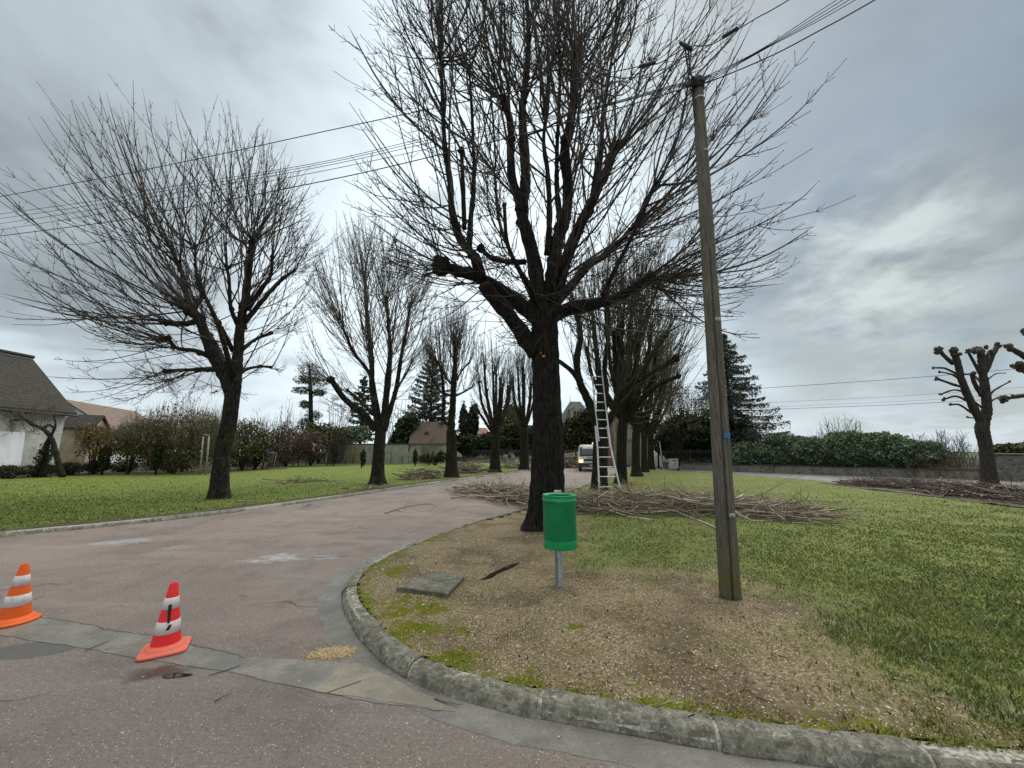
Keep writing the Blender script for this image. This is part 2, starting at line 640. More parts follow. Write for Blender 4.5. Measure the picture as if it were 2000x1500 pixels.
# ---- asphalt
def road_mat():
    m = M('red_asphalt', 0.6, 0.28)
    big = m.noise(0.55, 5, 0.6)
    mid = m.noise(3.2, 6, 0.7)
    fine = m.noise(150, 3, 0.85)
    c = m.mix(m.mr(big, 0.35, 0.68), (0.240, 0.172, 0.136), (0.35, 0.262, 0.205))
    c = m.mix(m.math('MULTIPLY', m.mr(mid, 0.5, 0.72), 0.55), c, (0.21, 0.18, 0.165))
    # the street in front is greyer than the avenue
    sx = m.n('ShaderNodeSeparateXYZ')
    m.l(m.pos, sx.inputs[0])
    near = m.mr(m.math('ADD', sx.outputs[1], m.math('MULTIPLY', sx.outputs[0], 0.30)), 3.1, 2.3)
    c = m.mix(m.math('MULTIPLY', near, 0.6), c, (0.172, 0.140, 0.115))
    c = m.mix(m.mr(fine, 0.30, 0.72), m.mix(0.55, c, (0.05, 0.042, 0.040)), m.mix(0.32, c, (0.60, 0.54, 0.50)))
    ag = m.noise(38, 5, 0.85)
    c = m.mix(m.mr(ag, 0.40, 0.62), m.mix(0.38, c, (0.06, 0.045, 0.040)), c)
    dmp = m.mr(m.noise(0.9, 5, 0.7), 0.48, 0.62)
    c = m.mix(m.math('MULTIPLY', dmp, 0.38), c, (0.10, 0.075, 0.068))
    v = m.vor(85, out='Distance')
    vc = m.n('ShaderNodeSeparateColor')
    m.l(m.vor(85, out='Color'), vc.inputs[0])
    grit = m.math('MULTIPLY', m.mr(v, 0.30, 0.18), m.mr(vc.outputs[0], 0.86, 0.9))
    c = m.mix(grit, c, (0.72, 0.68, 0.62))
    dgrit = m.math('MULTIPLY', m.mr(v, 0.34, 0.2), m.mr(vc.outputs[1], 0.8, 0.86))
    c = m.mix(dgrit, c, (0.03, 0.026, 0.026))
    # worn grey wheel-track bands and damp films, their sky sheen painted pale grey
    wet = None
    for (px, py, rx, ry, an, k) in ((238, 1058, 0.80, 0.60, 0.10, .98), (345, 1070, 0.6, 0.38, 0.1, .7), (540, 1090, 1.0, 0.55, .15, .8),
                                    (645, 1088, 0.42, 0.22, 0.1, 1.0), (520, 1140, 0.9, 0.2, .2, .35), (420, 1000, 2.6, 0.45, 0.12, .7),
                                    (600, 1000, 2.0, 0.4, 0.3, .5), (780, 985, 1.6, 0.4, 0.5, .35), (700, 1150, .25, .5, .1, .3)):
        x, y = Gx(px, py)
        e = m.math('MULTIPLY', m.ell(x, y, rx, ry, an, 0.9, 0.35, 2.2), k)
        wet = e if wet is None else m.math('MAXIMUM', wet, e)
    wn_ = m.noise(2.6, 9, 0.82, m.scl((1, 2.2, 1)))
    wet_sheen = m.mr(m.math('ADD', wet, m.math('MULTIPLY', m.math('SUBTRACT', wn_, 0.5), 3.4)), 0.50, 1.0)
    grey = m.mix(m.math('MULTIPLY', wet_sheen, 0.6), c, (0.46, 0.45, 0.44))
    tr = m.mr(m.noise(0.8, 6, 0.7, m.scl((0.35, 1.6, 1))), 0.5, 0.7)
    grey = m.mix(m.math('MULTIPLY', tr, 0.35), grey, (0.33, 0.31, 0.295))
    # oval repair patch at left
    x, y = Gx(45, 1272)
    pt = m.ell(x, y, 0.40, 0.16, 0.1, 0.15, 0.12, 4)
    grey = m.mix(m.math('MULTIPLY', pt, 0.75), grey, m.mix(m.mr(fine, .3, .7), (0.05, 0.055, 0.055), (0.13, 0.135, 0.13)))
    # dark muddy hollow behind the tape cone
    x, y = Gx(320, 1312)
    md = m.ell(x, y, 0.34, 0.13, 0.25, 0.7, 0.25, 7)
    grey = m.mix(m.math('MULTIPLY', md, 0.8), grey, (0.045, 0.034, 0.026))
    # cracks
    cr = m.vor(0.9, feature='DISTANCE_TO_EDGE', vec=None)
    q = m.n('ShaderNodeTexVoronoi', feature='DISTANCE_TO_EDGE')
    nv = m.n('ShaderNodeVectorMath', operation='MULTIPLY_ADD')
    nz = m.n('ShaderNodeTexNoise')
    m.l(m.pos, nz.inputs['Vector'])
    nz.inputs['Scale'].default_value = 2.5
    nz.inputs['Detail'].default_value = 6
    m.l(nz.outputs['Color'], nv.inputs[0])
    nv.inputs[1].default_value = (0.5, 0.5, 0)
    m.l(m.pos, nv.inputs[2])
    m.l(nv.outputs[0], q.inputs['Vector'])
    q.inputs['Scale'].default_value = 0.55
    crk = m.math('MULTIPLY', m.mr(q.outputs['Distance'], 0.010, 0.002), m.mr(m.noise(0.7, 2), 0.52, 0.6))
    grey = m.mix(m.math('MULTIPLY', crk, 0.7), grey, (0.03, 0.025, 0.025))
    m.col(grey)
    r = m.mr(wet_sheen, 0, 1, 0.60, 0.12)
    r = m.math('ADD', r, m.math('MULTIPLY', m.mr(mid, .3, .7), 0.12))
    r = m.math('SUBTRACT', r, m.math('MULTIPLY', md, 0.45), True)
    m.rough(r)
    hgt = m.math('MULTIPLY', m.math('ADD', fine, m.math('MULTIPLY', v, -0.5)), m.math('SUBTRACT', 1.0, m.math('MULTIPLY', wet_sheen, 0.75)))
    m.bump(hgt, 0.55, 0.006)
    return m.m


MROAD = road_mat()

# far ground, out to the horizon
gm = simple('far_field', (0.05, 0.07, 0.025), (0.10, 0.11, 0.045), 0.15, 0.95)
b = MB()
b.add([[-900, -60, -0.06], [900, -60, -0.06], [900, 1400, -0.06], [-900, 1400, -0.06]], np.array([[0, 1, 2, 3]]))
tag(b.build('ground', gm), kind='structure')

b = MB()
b.add([[-70, -12, 0], [70, -12, 0], [70, 66, 0], [-70, 66, 0]], np.array([[0, 1, 2, 3]]))
tag(b.build('road', MROAD), kind='structure')


def vp_extend(p, y):
    """x pixel at row y on the ground line through p towards the avenue's vanishing point"""
    return VPX + (p[0] - VPX) * (y - 881) / (p[1] - 881)


# ---- kerb lines (foot of the kerb on the road), ground positions
KR = [(-4000, 0)]
kr_px = [(2500, 1592), (2000, 1545), (1700, 1511), (1400, 1470), (1230, 1440), (1045, 1405), (960, 1385), (880, 1362), (820, 1340), (762, 1310), (712, 1265), (683, 1222),
         (667, 1185), (672, 1152), (705, 1118), (762, 1085), (850, 1050), (940, 1020), (1010, 1001), (1054, 985), (1116, 960), (1166, 940), (1215, 920), (1245, 908)]
kr = np.array([G(x, y, 0) for x, y in kr_px])
kr_in = resample(catmull(kr, 400), 0.10)


def offset(path, d):
    t = np.gradient(path[:, :2], axis=0)
    t = t / np.linalg.norm(t, axis=1, keepdims=True)
    q = path.copy()
    q[:, 0] += t[:, 1] * d
    q[:, 1] -= t[:, 0] * d
    return q


kl_px = [(-2200, 1050 + 2200 / 7.4), (-600, 1050 + 600 / 7.5), (0, 1050), (190, 1031), (400, 1008), (560, 987), (700, 967), (805, 951), (933, 933), (1009, 923), (1060, 915), (1095, 908)]
kl = np.array([G(x, y, 0) for x, y in kl_px])
kl_in = resample(catmull(kl, 300), 0.2)


def kerb_mat():
    m = M('weathered_kerb_concrete', 0.85, 0.25)
    a = m.noise(4, 7, 0.7)
    bq = m.noise(45, 5, 0.8)
    c = m.mix(m.mr(a, 0.35, 0.65), (0.20, 0.185, 0.14), (0.33, 0.31, 0.25))
    c = m.mix(m.mr(bq, 0.38, 0.62), m.mix(0.5, c, (0.07, 0.065, 0.05)), c)
    b2 = m.noise(13, 7, 0.8)
    c = m.mix(m.math('MULTIPLY', m.mr(b2, 0.47, 0.56), 0.75), c, (0.085, 0.078, 0.06))
    l1 = m.mr(m.noise(15, 9, 0.9), 0.535, 0.60)
    c = m.mix(m.math('MULTIPLY', l1, 0.75), c, (0.56, 0.55, 0.44))
    l2 = m.mr(m.noise(7, 6, 0.7), 0.60, 0.70)
    c = m.mix(m.math('MULTIPLY', l2, 0.5), c, (0.13, 0.14, 0.05))
    v = m.vor(11, out='Distance')
    vc = m.n('ShaderNodeSeparateColor')
    m.l(m.vor(11, out='Color'), vc.inputs[0])
    sp_ = m.math('MULTIPLY', m.mr(m.math('ADD', v, m.math('MULTIPLY', m.noise(40, 3), 0.15)), 0.26, 0.20), m.mr(vc.outputs[0], 0.86, 0.88))
    c = m.mix(m.math('MULTIPLY', sp_, 0.8), c, (0.42, 0.42, 0.36))
    m.col(c)
    m.bump(m.math('ADD', bq, m.math('MULTIPLY', l1, 0.3)), 0.7, 0.01)
    m.bump(a, 0.4, 0.02)
    return m.m


MK = kerb_mat()
# profile: (distance in from foot, height)
PROF = [(0.0, -0.05), (0.0, 0.008), (0.015, 0.040), (0.038, 0.070), (0.055, 0.082), (0.075, 0.088), (0.150, 0.090), (0.158, 0.08), (0.158, -0.05)]


def kerb(name, path, side, stone=1.0, start=0.0, hz=1.0):
    b = MB()
    d = np.r_[0, np.cumsum(np.linalg.norm(np.diff(path, axis=0), axis=1))]
    s = start
    k = 0
    while s < d[-1] - 0.3:
        e = min(s + stone, d[-1])
        n = max(4, int((e - s) / 0.04) + 1)
        t = np.linspace(s + 0.012, e - 0.012, n)
        c = np.stack([np.interp(t, d, path[:, i]) for i in range(3)], -1)
        tg = np.gradient(c[:, :2], axis=0)
        tg /= np.linalg.norm(tg, axis=1, keepdims=True)
        nx, ny = tg[:, 1] * side, -tg[:, 0] * side
        joff, jz = rng.normal(0, 0.007), rng.normal(0, 0.006)
        V = []
        for (o, z) in PROF:
            wob = vnoise(np.c_[t * 7, np.full(n, o * 30), np.full(n, k * 3.3)], 1.0, 3) * 0.004 + (0.005 * vnoise(np.c_[t * 26, np.full(n, o * 90), np.full(n, k * 3.3)], 1.0, 8) if .01 < o < .17 else 0)
            V.append(np.stack([c[:, 0] + nx * (o + joff + wob), c[:, 1] + ny * (o + joff + wob), np.full(n, z * hz + (jz if z > 0 else 0)) + wob], -1))
        V = np.stack(V, 1)                      # n, P, 3
        Pn = len(PROF)
        i, j = np.meshgrid(np.arange(n - 1), np.arange(Pn - 1), indexing='ij')
        q = np.stack([i * Pn + j, i * Pn + j + 1, (i + 1) * Pn + j + 1, (i + 1) * Pn + j], -1).reshape(-1, 4)
        if side > 0:
            q = q[:, ::-1]
        b.add(V.reshape(-1, 3), [q, np.arange(Pn)[None], (np.arange(Pn)[::-1] + (n - 1) * Pn)[None]])
        s = e
        k += 1
    return b.build(name, MK, smooth=False)


# inner side: right of travel direction for KR (path runs from lower right, round, to far) ?
o = kerb('kerb', kr_in, 1, 1.0, 0.33)
tag(o, kind='structure')
o2 = kerb('kerb', kl_in, -1, 1.0, 0.0, 0.9)
tag(o2, kind='structure')
# mortar in the joints / bed under the stones
mm = simple('mortar', (0.16, 0.15, 0.12), (0.48, 0.46, 0.38), 40, 0.9)


def bed(path, side, w0, w1, z):
    a = offset(path, side * w0)
    c = offset(path, side * w1)
    n = len(path)
    V = np.stack([a, c], 1).reshape(-1, 3)
    V[:, 2] = z
    i = np.arange(n - 1) * 2
    return V, np.stack([i, i + 1, i + 3, i + 2], -1)


b = MB()
for pth, s_ in ((kr_in, 1), (kl_in, -1)):
    prof = [(0.006, -0.02), (0.022, 0.040), (0.060, 0.078), (0.150, 0.084), (0.154, -0.02)]
    n = len(pth)
    V = np.stack([np.c_[offset(pth, s_ * o_)[:, :2], np.full(n, z_)] for o_, z_ in prof], 1)
    i, j = np.meshgrid(np.arange(n - 1), np.arange(4), indexing='ij')
    b.add(V.reshape(-1, 3), [np.stack([i * 5 + j, i * 5 + j + 1, (i + 1) * 5 + j + 1, (i + 1) * 5 + j], -1).reshape(-1, 4)])
tag(b.build('kerb_mortar', mm), kind='structure')


# ---- concrete gutter along the island kerb and across the avenue's mouth
def gutter_mat(name, c1, c2, r):
    m = M(name, r, 0.45)
    a = m.noise(2.5, 7, 0.7)
    bq = m.noise(70, 5, 0.8)
    c = m.mix(m.mr(a, 0.35, 0.65), c1, c2)
    c = m.mix(m.math('MULTIPLY', m.mr(bq, 0.4, 0.65), 0.45), c, (c1[0] * .45, c1[1] * .45, c1[2] * .45))
    st = m.mr(m.noise(3.2, 6, 0.7), 0.55, 0.66)
    c = m.mix(m.math('MULTIPLY', st, 0.45), c, (0.11, 0.10, 0.088))
    m.col(c)
    m.rough(m.mr(m.noise(1.7, 6, 0.7), 0.4, 0.62, r - 0.32, r + 0.1))
    m.bump(bq, 0.4, 0.006)
    return m.m


MG = gutter_mat('gutter_concrete', (0.15, 0.138, 0.118), (0.25, 0.232, 0.20), 0.5)
MG2 = gutter_mat('channel_concrete', (0.165, 0.152, 0.128), (0.275, 0.255, 0.215), 0.6)


def ragged_sheet(name, outline, z, mat, step=0.05, jit=0.012, seed=1):
    o_ = np.array(outline, float)
    q = resample(np.vstack([o_, o_[:1]])[:, :2], step)[:-1]
    a = np.c_[q, np.zeros(len(q))]
    q = q + np.stack([vnoise(a, 6, seed), vnoise(a, 6, seed + 5)], -1) * jit * 1.6 + np.stack([vnoise(a, 22, seed), vnoise(a, 22, seed + 5)], -1) * jit
    b = MB()
    b.add(np.c_[q, np.full(len(q), z)], [np.arange(len(q))[None]])
    o_ = b.build(name, mat, smooth=False)
    return o_


inn = kr_in[(kr_in[:, 1] < 7.5)]
out1 = offset(inn, -0.22)
inn_ = offset(inn, 0.03)
o = ragged_sheet('gutter', np.vstack([inn_, out1[::-1]]), 0.0015, MG, 0.06, 0.010)
tag(o, kind='structure')
chan = [(-500, 1120), (-200, 1160), (0, 1194), (80, 1205), (250, 1234), (350, 1256), (480, 1284), (560, 1289), (640, 1290), (700, 1300), (790, 1340), (885, 1374),
        (890, 1392), (760, 1375), (620, 1351), (420, 1308), (290, 1289), (160, 1267), (0, 1241), (-200, 1205), (-500, 1160)]
o = ragged_sheet('drain_channel', [G(x, y)[:2] for x, y in chan], 0.003, MG2, 0.05, 0.012, 3)
tag(o, kind='structure')
# old repair slabs in the mouth
MG3 = gutter_mat('sandy_concrete', (0.21, 0.185, 0.14), (0.33, 0.29, 0.215), 0.7)
o = ragged_sheet('repair_slab', [G(x, y)[:2] for x, y in ((668, 1298), (700, 1296), (870, 1378), (860, 1388), (612, 1350))], 0.0045, MG3, 0.05, 0.012, 8)
tag(o, kind='structure')
# joints of the channel: dark saw cuts
mdk = simple('tar_joint', (0.035, 0.03, 0.028), (0.06, 0.055, 0.05), 20, 0.7)
b = MB()
for (x0, y0), (x1, y1) in (((165, 1271), (212, 1252)), ((470, 1300), (410, 1318)), ((-90, 1188), (-160, 1212)), ((705, 1330), (640, 1352))):
    a_, c_ = G(x0, y0, .006), G(x1, y1, .006)
    t_ = nrm(c_ - a_)
    nn_ = np.array([-t_[1], t_[0], 0]) * 0.005
    b.add([a_ - nn_, a_ + nn_, c_ + nn_, c_ - nn_], np.array([[0, 1, 2, 3]]))
crack = [(70, 1203), (160, 1217), (230, 1232), (300, 1240), (350, 1252), (430, 1270), (480, 1283)]
ck = catmull(np.array([G(x, y, .0055) for x, y in crack]), 60)
ck[:, :2] += rng.normal(0, 0.006, (60, 2))
cko = offset(ck, 0.005)
b.add(np.stack([ck, cko], 1).reshape(-1, 3), np.stack([np.arange(59) * 2, np.arange(59) * 2 + 1, np.arange(59) * 2 + 3, np.arange(59) * 2 + 2], -1))
tag(b.build('road_joints', mdk), kind='structure')

# sandy sawdust heap by the channel
msaw = simple('sawdust', (0.42, 0.30, 0.15), (0.62, 0.48, 0.28), 25, 0.95, bump=0.8, bscale=80)
c0 = G(648, 1276)
b = MB()
nr, ns = 10, 28
V = []
for i in range(nr + 1):
    for j in range(ns):
        a_ = j / ns * 2 * math.pi
        r_ = i / nr
        V.append([c0[0] + math.cos(a_) * r_ * 0.16 * (1 + .18 * math.sin(3 * a_) + .1 * math.sin(7 * a_)), c0[1] + math.sin(a_) * r_ * 0.085 * (1 + .18 * math.cos(4 * a_) + .12 * math.sin(9 * a_)), 0.004 + 0.022 * (1 - r_ ** 2) + rng.normal(0, .0015)])
i, j = np.meshgrid(np.arange(nr), np.arange(ns), indexing='ij')
j2 = (j + 1) % ns
b.add(V, np.stack([i * ns + j, (i + 1) * ns + j, (i + 1) * ns + j2, i * ns + j2], -1).reshape(-1, 4))
nS = 2600
X_ = c0[0] + rng.normal(0, .085, nS)
Y_ = c0[1] + rng.normal(0, .045, nS) + (X_ - c0[0]) * .1
ms_ = M('sawdust_crumb', .95, .1)
ms_.col(ms_.ramp(ms_.g.outputs['Random Per Island'], (0, (.26, .18, .09)), (.5, (.46, .34, .18)), (1, (.66, .54, .34))))
SAW = (X_, Y_, np.full(nS, .005) + rng.uniform(0, .012, nS) * np.exp(-((X_ - c0[0]) / .1) ** 2 - ((Y_ - c0[1]) / .05) ** 2), ms_.m)

# puddle water in the hollow near the cone
mw = M('puddle_water', 0.04, 0.5)
mw.b.inputs['Base Color'].default_value = (0.03, 0.022, 0.016, 1)
pc = G(345, 1320)
q = [(pc[0] + math.cos(a_) * 0.085 * (1 + .25 * math.sin(2 * a_ + 1) + .12 * math.sin(5 * a_)), pc[1] + math.sin(a_) * 0.032 * (1 + .25 * math.cos(3 * a_))) for a_ in np.linspace(0, 2 * math.pi, 40)[:-1]]
b = MB()
b.add(np.c_[np.array(q), np.full(39, 0.006)], [np.arange(39)[None]])
tag(b.build('puddle', mw.m), kind='structure')
pc = G(640, 1087)
q = [(pc[0] + math.cos(a_) * 0.22 * (1 + .25 * math.sin(2 * a_ + 1) + .15 * math.sin(5 * a_)), pc[1] + math.sin(a_) * 0.05 * (1 + .3 * math.cos(3 * a_))) for a_ in np.linspace(0, 2 * math.pi, 40)[:-1]]
b = MB()
b.add(np.c_[np.array(q), np.full(39, 0.006)], [np.arange(39)[None]])
tag(b.build('puddle', mw.m), kind='structure')

# ---- island: lawn with the bare stony corner
LZ = 0.08
isl_in = offset(kr_in, 0.12)
isl_poly = [tuple(p[:2]) for p in isl_in[::2]]
far_px = [(1262, 908), (1300, 918), (1450, 928), (1640, 942), (1720, 958), (2000, 990), (2500, 1060)]
isl_poly += [tuple(G(x, y, LZ)[:2]) for x, y in far_px]
isl_poly += [(40, 5), (40, isl_in[0][1])]
DIRT = [(1000, 990), (1105, 1000), (1128, 1030), (1112, 1062), (1128, 1106), (1200, 1108), (1300, 1110), (1400, 1114), (1470, 1142), (1590, 1165), (1640, 1230), (1700, 1290), (1800, 1350), (1950, 1405), (2200, 1450), (2600, 1470), (2700, 1900), (600, 1700), (560, 1200), (700, 1050)]
DIRTW = [tuple(G(x, y, LZ)[:2]) for x, y in DIRT[:16]] + [(6.0, 1.2), (0.5, 1.0), (-3, 2.6), (-3, 7)]
MOSS = [(815, 1222, .30, .16), (905, 1228, .22, .1), (770, 1190, .2, .3), (840, 1180, .3, .2), (880, 1282, .4, .10), (760, 1240, .25, .2), (770, 1115, .18, .25),
        (1010, 1330, .3, .05), (1190, 1370, .4, .06), (1130, 1225, .12, .05), (1700, 1440, .6, .06), (1900, 1470, .6, .06)]


def turf_at(X, Y):
    ins = inpoly(X, Y, DIRTW)
    d = polydist(X, Y, DIRTW)
    return np.clip(0.5 + np.where(ins, -d, d) / 2.0, 0, 1)


def moss_at(X, Y):
    mo = np.zeros(X.shape)
    for (px, py, rx, ry) in MOSS:
        c = G(px, py, LZ)
        mo = np.maximum(mo, 1.0 - 0.55 * np.hypot((X - c[0]) / rx, (Y - c[1]) / (ry * 1.3)))
    dk = polydist(X, Y, [tuple(p[:2]) for p in isl_in[::3] if p[1] < 8], False)
    mo = np.maximum(mo, 0.82 - dk * 1.9)
    return np.clip(mo, 0, 1)


def relief(X, Y):
    p = np.stack([X, Y, np.zeros_like(X)], -1)
    return vnoise(p, 1.3, 4) * 0.012 + vnoise(p, 4.5, 6) * 0.005


def grid_sheet(name, xs, ys, poly, z, mat, attrs=True, rel=True):
    X, Y = np.meshgrid(xs, ys, indexing='ij')
    ins = inpoly(X, Y, poly)
    nx, ny = X.shape
    i, j = np.meshgrid(np.arange(nx - 1), np.arange(ny - 1), indexing='ij')
    ok = ins[:-1, :-1] & ins[1:, :-1] & ins[1:, 1:] & ins[:-1, 1:]
    q = np.stack([i * ny + j, (i + 1) * ny + j, (i + 1) * ny + j + 1, i * ny + j + 1], -1)[ok]
    used = np.unique(q)
    mp = np.full(nx * ny, -1)
    mp[used] = np.arange(len(used))
    Xf, Yf = X.ravel()[used], Y.ravel()[used]
    Z = np.full(Xf.shape, z)
    if rel:
        Z = Z + relief(Xf, Yf)
    at = None
    if attrs:
        at = {'turf': turf_at(Xf, Yf), 'moss': moss_at(Xf, Yf)}
    return MB().add(np.stack([Xf, Yf, Z], -1), [mp[q]]).build(name, mat, attrs=at)


MLAWN = grass_mat('lawn_turf', (0.070, 0.088, 0.028), (0.15, 0.185, 0.050), (0.28, 0.285, 0.09))
xs = np.r_[np.arange(-2.6, 7, 0.06), np.arange(7, 41, 0.4)]
ys = np.r_[np.arange(0.8, 9, 0.06), np.arange(9, 46, 0.35)]
o = grid_sheet('lawn', xs, ys, isl_poly, LZ, MLAWN)
tag(o, kind='structure')

# ---- left lawn
ll_in = offset(kl_in, -0.1)
ll_poly = [tuple(p[:2]) for p in ll_in]
ll_far = [(1050, 902), (1000, 903), (870, 905), (700, 910), (550, 914), (250, 923), (0, 932), (-300, 941)]
ll_poly += [tuple(G(x, y, LZ)[:2]) for x, y in ll_far] + [(-60, 14), (-60, 3)]
MLAWN2 = grass_mat('left_lawn_turf', (0.070, 0.095, 0.022), (0.135, 0.180, 0.036), (0.23, 0.255, 0.065), attr=False)
o = grid_sheet('lawn', np.arange(-60, 8, 0.5), np.arange(3, 58, 0.25), ll_poly, LZ, MLAWN2, attrs=False)
tag(o, kind='structure')
# trodden earth strip between kerb and turf
mearth = simple('kerbside_earth', (0.05, 0.042, 0.025), (0.095, 0.09, 0.04), 6, 0.95, bump=0.6, bscale=40)
kk = kl_in
a_, c_ = offset(kk, -0.15), offset(kk, -0.55)
c_[:, :2] += np.stack([vnoise(c_, 1.1, 3), vnoise(c_, 1.1, 9)], -1) * 0.16
n = len(kk)
V = np.stack([a_, c_], 1).reshape(-1, 3)
V[:, 2] = LZ + 0.008 + relief(V[:, 0], V[:, 1])
i = np.arange(n - 1) * 2
tag(MB().add(V, [np.stack([i, i + 1, i + 3, i + 2], -1)]).build('kerbside_earth', mearth), kind='structure')
# garden ground behind the left lawn
mgard = grass_mat('garden_turf', (0.03, 0.045, 0.012), (0.07, 0.10, 0.02), (0.12, 0.13, 0.04), attr=False)
gp = [tuple(G(x, y, LZ)[:2]) for x, y in ll_far]
gpoly = [(p[0], p[1] - 0.3) for p in gp] + [(-90, 16), (-90, 60), (-9, 60), (-4, 55)]
b = MB()
b.add(np.c_[np.array(gpoly), np.full(len(gpoly), 0.05)], [np.arange(len(gpoly))[None]])
tag(b.build('garden_ground', mgard, smooth=False), kind='structure')
b = MB()
rp_ = [(8.6, 48.8 - 1.02 * 8.6 + 6), (13.4, 48.8 - 1.02 * 13.4 + .3), (60, 48.8 - 61.2 + .3), (110, 20), (110, 120), (-60, 120), (-60, 61), (-12, 61), (-8, 57.5)]
b.add(np.c_[np.array(rp_), np.full(len(rp_), 0.06)], [np.arange(len(rp_))[None]])
tag(b.build('garden_ground', simple('dark_garden_ground', (0.02, 0.026, 0.010), (0.05, 0.06, 0.022), 1.2, 0.95, bump=.5), smooth=False), kind='structure')
# dark bed at the foot of the shrubs
mbed = simple('leafy_soil', (0.03, 0.024, 0.015), (0.07, 0.055, 0.03), 3, 0.95, bump=0.8, bscale=20)
bp = [G(x, y, .1)[:2] for x, y in ((-300, 941), (0, 933), (250, 924), (420, 919), (560, 915), (560, 905), (250, 908), (0, 912), (-300, 915))]
o = ragged_sheet('shrub_bed', bp, 0.10, mbed, 0.5, 0.1, 4)
tag(o, kind='structure')
mfoot = gutter_mat('grey_footpath_asphalt', (0.15, 0.14, 0.13), (0.24, 0.225, 0.21), 0.75)
fp_ = [G(x, y, 0)[:2] for x, y in far_px] + [np.array([60., 5.]), np.array([60., 48.6 - 61.2])] + [np.array([X_, 48.6 - 1.02 * X_]) for X_ in (30, 20, 13.6)]
b = MB()
b.add(np.c_[np.array(fp_), np.full(len(fp_), 0.012)], [np.arange(len(fp_))[None]])
tag(b.build('footpath', mfoot, smooth=False), kind='structure')
# sawdust and chips strip along the right wall
mchip = simple('chip_litter', (0.07, 0.055, 0.045), (0.17, 0.135, 0.105), 4, 0.95, bump=0.9, bscale=30)
bp = [G(x, y, .1)[:2] for x, y in ((1600, 943), (1720, 957), (2000, 990), (2500, 1062), (2500, 985), (1990, 955), (1700, 942))]
o = ragged_sheet('chip_litter', bp, 0.095, mchip, 0.4, 0.12, 14)
tag(o, kind='structure')

# ---- grass blades (countless)
def gb_mat(name, a, b_):
    m = M(name, 0.7, 0.25)
    q = m.n('ShaderNodeObjectInfo')
    r = m.g.outputs['Random Per Island']
    c = m.ramp(r, (0.0, a[0]), (0.45, a[1]), (0.8, a[2]), (1.0, a[3]))
    n_ = m.mr(m.noise(0.9, 6, 0.65), 0.35, 0.68)
    c = m.mix(m.math('MULTIPLY', n_, 0.5), c, b_)
    n2_ = m.mr(m.noise(3.3, 6, 0.75), 0.5, 0.66)
    c = m.mix(m.math('MULTIPLY', n2_, 0.65), c, (0.115, 0.13, 0.045))
    n3_ = m.mr(m.noise(2.1, 6, 0.7), 0.56, 0.70)
    c = m.mix(m.math('MULTIPLY', n3_, 0.55), c, (0.34, 0.30, 0.15))
    m.col(c)
    return m.m


MB_GRASS = gb_mat('grass_blade', ((0.12, 0.16, 0.042), (0.175, 0.22, 0.056), (0.26, 0.29, 0.085), (0.44, 0.41, 0.21)), (0.31, 0.315, 0.115))


def blades(name, n, x0, x1, y0, y1, inside, label, hmin, hmax, mat, wk=1.0):
    px = rng.uniform(x0, x1, n)
    py = rng.uniform(y0, y1, n)
    u = (px - 1000) / F
    v = (750 - py) / F
    dz = sp + v * cp
    t = (LZ - H) / dz
    X, Y = u * t, (cp - v * sp) * t
    ok = inside(X, Y)
    X, Y, t = X[ok], Y[ok], t[ok]
    n = len(X)
    Z = LZ + relief(X, Y)
    h = rng.uniform(hmin, hmax, n) * (1 + 0.5 * vnoise(np.c_[X, Y, X * 0], 2.5, 8))
    wd = np.clip(0.0012 * np.hypot(X, Y), 0.0022, 0.012) * wk * rng.uniform(.6, 1.3, n)
    a = rng.uniform(0, 2 * math.pi, n)
    lean = rng.uniform(0.2, 1.1, n) * h
    la = rng.uniform(0, 2 * math.pi, n)
    bx, by = np.cos(a) * wd, np.sin(a) * wd
    p0 = np.stack([X - bx, Y - by, Z - .004], -1)
    p1 = np.stack([X + bx, Y + by, Z - .004], -1)
    mx, my = X + np.cos(la) * lean * .35, Y + np.sin(la) * lean * .35
    p2 = np.stack([mx + bx * .8, my + by * .8, Z + h * .6], -1)
    p3 = np.stack([mx - bx * .8, my - by * .8, Z + h * .6], -1)
    p4 = np.stack([X + np.cos(la) * lean, Y + np.sin(la) * lean, Z + h], -1)
    V = np.stack([p0, p1, p2, p3, p4], 1).reshape(-1, 3)
    k = np.arange(n) * 5
    o_ = MB().add(V, [np.stack([k, k + 1, k + 2, k + 3], -1), np.stack([k + 3, k + 2, k + 4], -1)]).build(name, mat)
    return tag(o_, label, 'grass', kind='stuff')


IP = isl_poly


def in_isl(X, Y):
    tf = turf_at(X, Y) + vnoise(np.c_[X, Y, X * 0], 3.5, 5) * 0.42 + vnoise(np.c_[X, Y, X * 0], 12, 15) * 0.22 + rng.normal(0, .20, X.shape)
    thin = vnoise(np.c_[X, Y, X * 0], 1.9, 25) + .6 * vnoise(np.c_[X, Y, X * 0], 7, 26)
    pr = np.clip((tf - .36) / .5, 0, 1) ** 1.6
    return inpoly(X, Y, IP) & (rng.uniform(0, 1, X.shape) < pr) & (thin + rng.normal(0, .5, X.shape) > -.45)


blades('grass', 230000, 1080, 2080, 935, 1480, in_isl, 'short green grass of the right-hand lawn behind the stony corner', 0.010, 0.032, MB_GRASS, 0.8)
MB_GRASS2 = gb_mat('left_grass_blade', ((0.09, 0.125, 0.026), (0.135, 0.185, 0.034), (0.20, 0.25, 0.055), (0.36, 0.34, 0.15)), (0.24, 0.26, 0.07))
blades('grass', 70000, -40, 1000, 905, 1060, lambda X, Y: inpoly(X, Y, ll_poly) & (polydist(X, Y, [tuple(p[:2]) for p in kl_in], False) > 0.45 + 0.3 * vnoise(np.c_[X, Y, X * 0], 1.2, 2)),
       'bright green grass of the lawn left of the avenue', 0.015, 0.045, MB_GRASS2, 0.9)

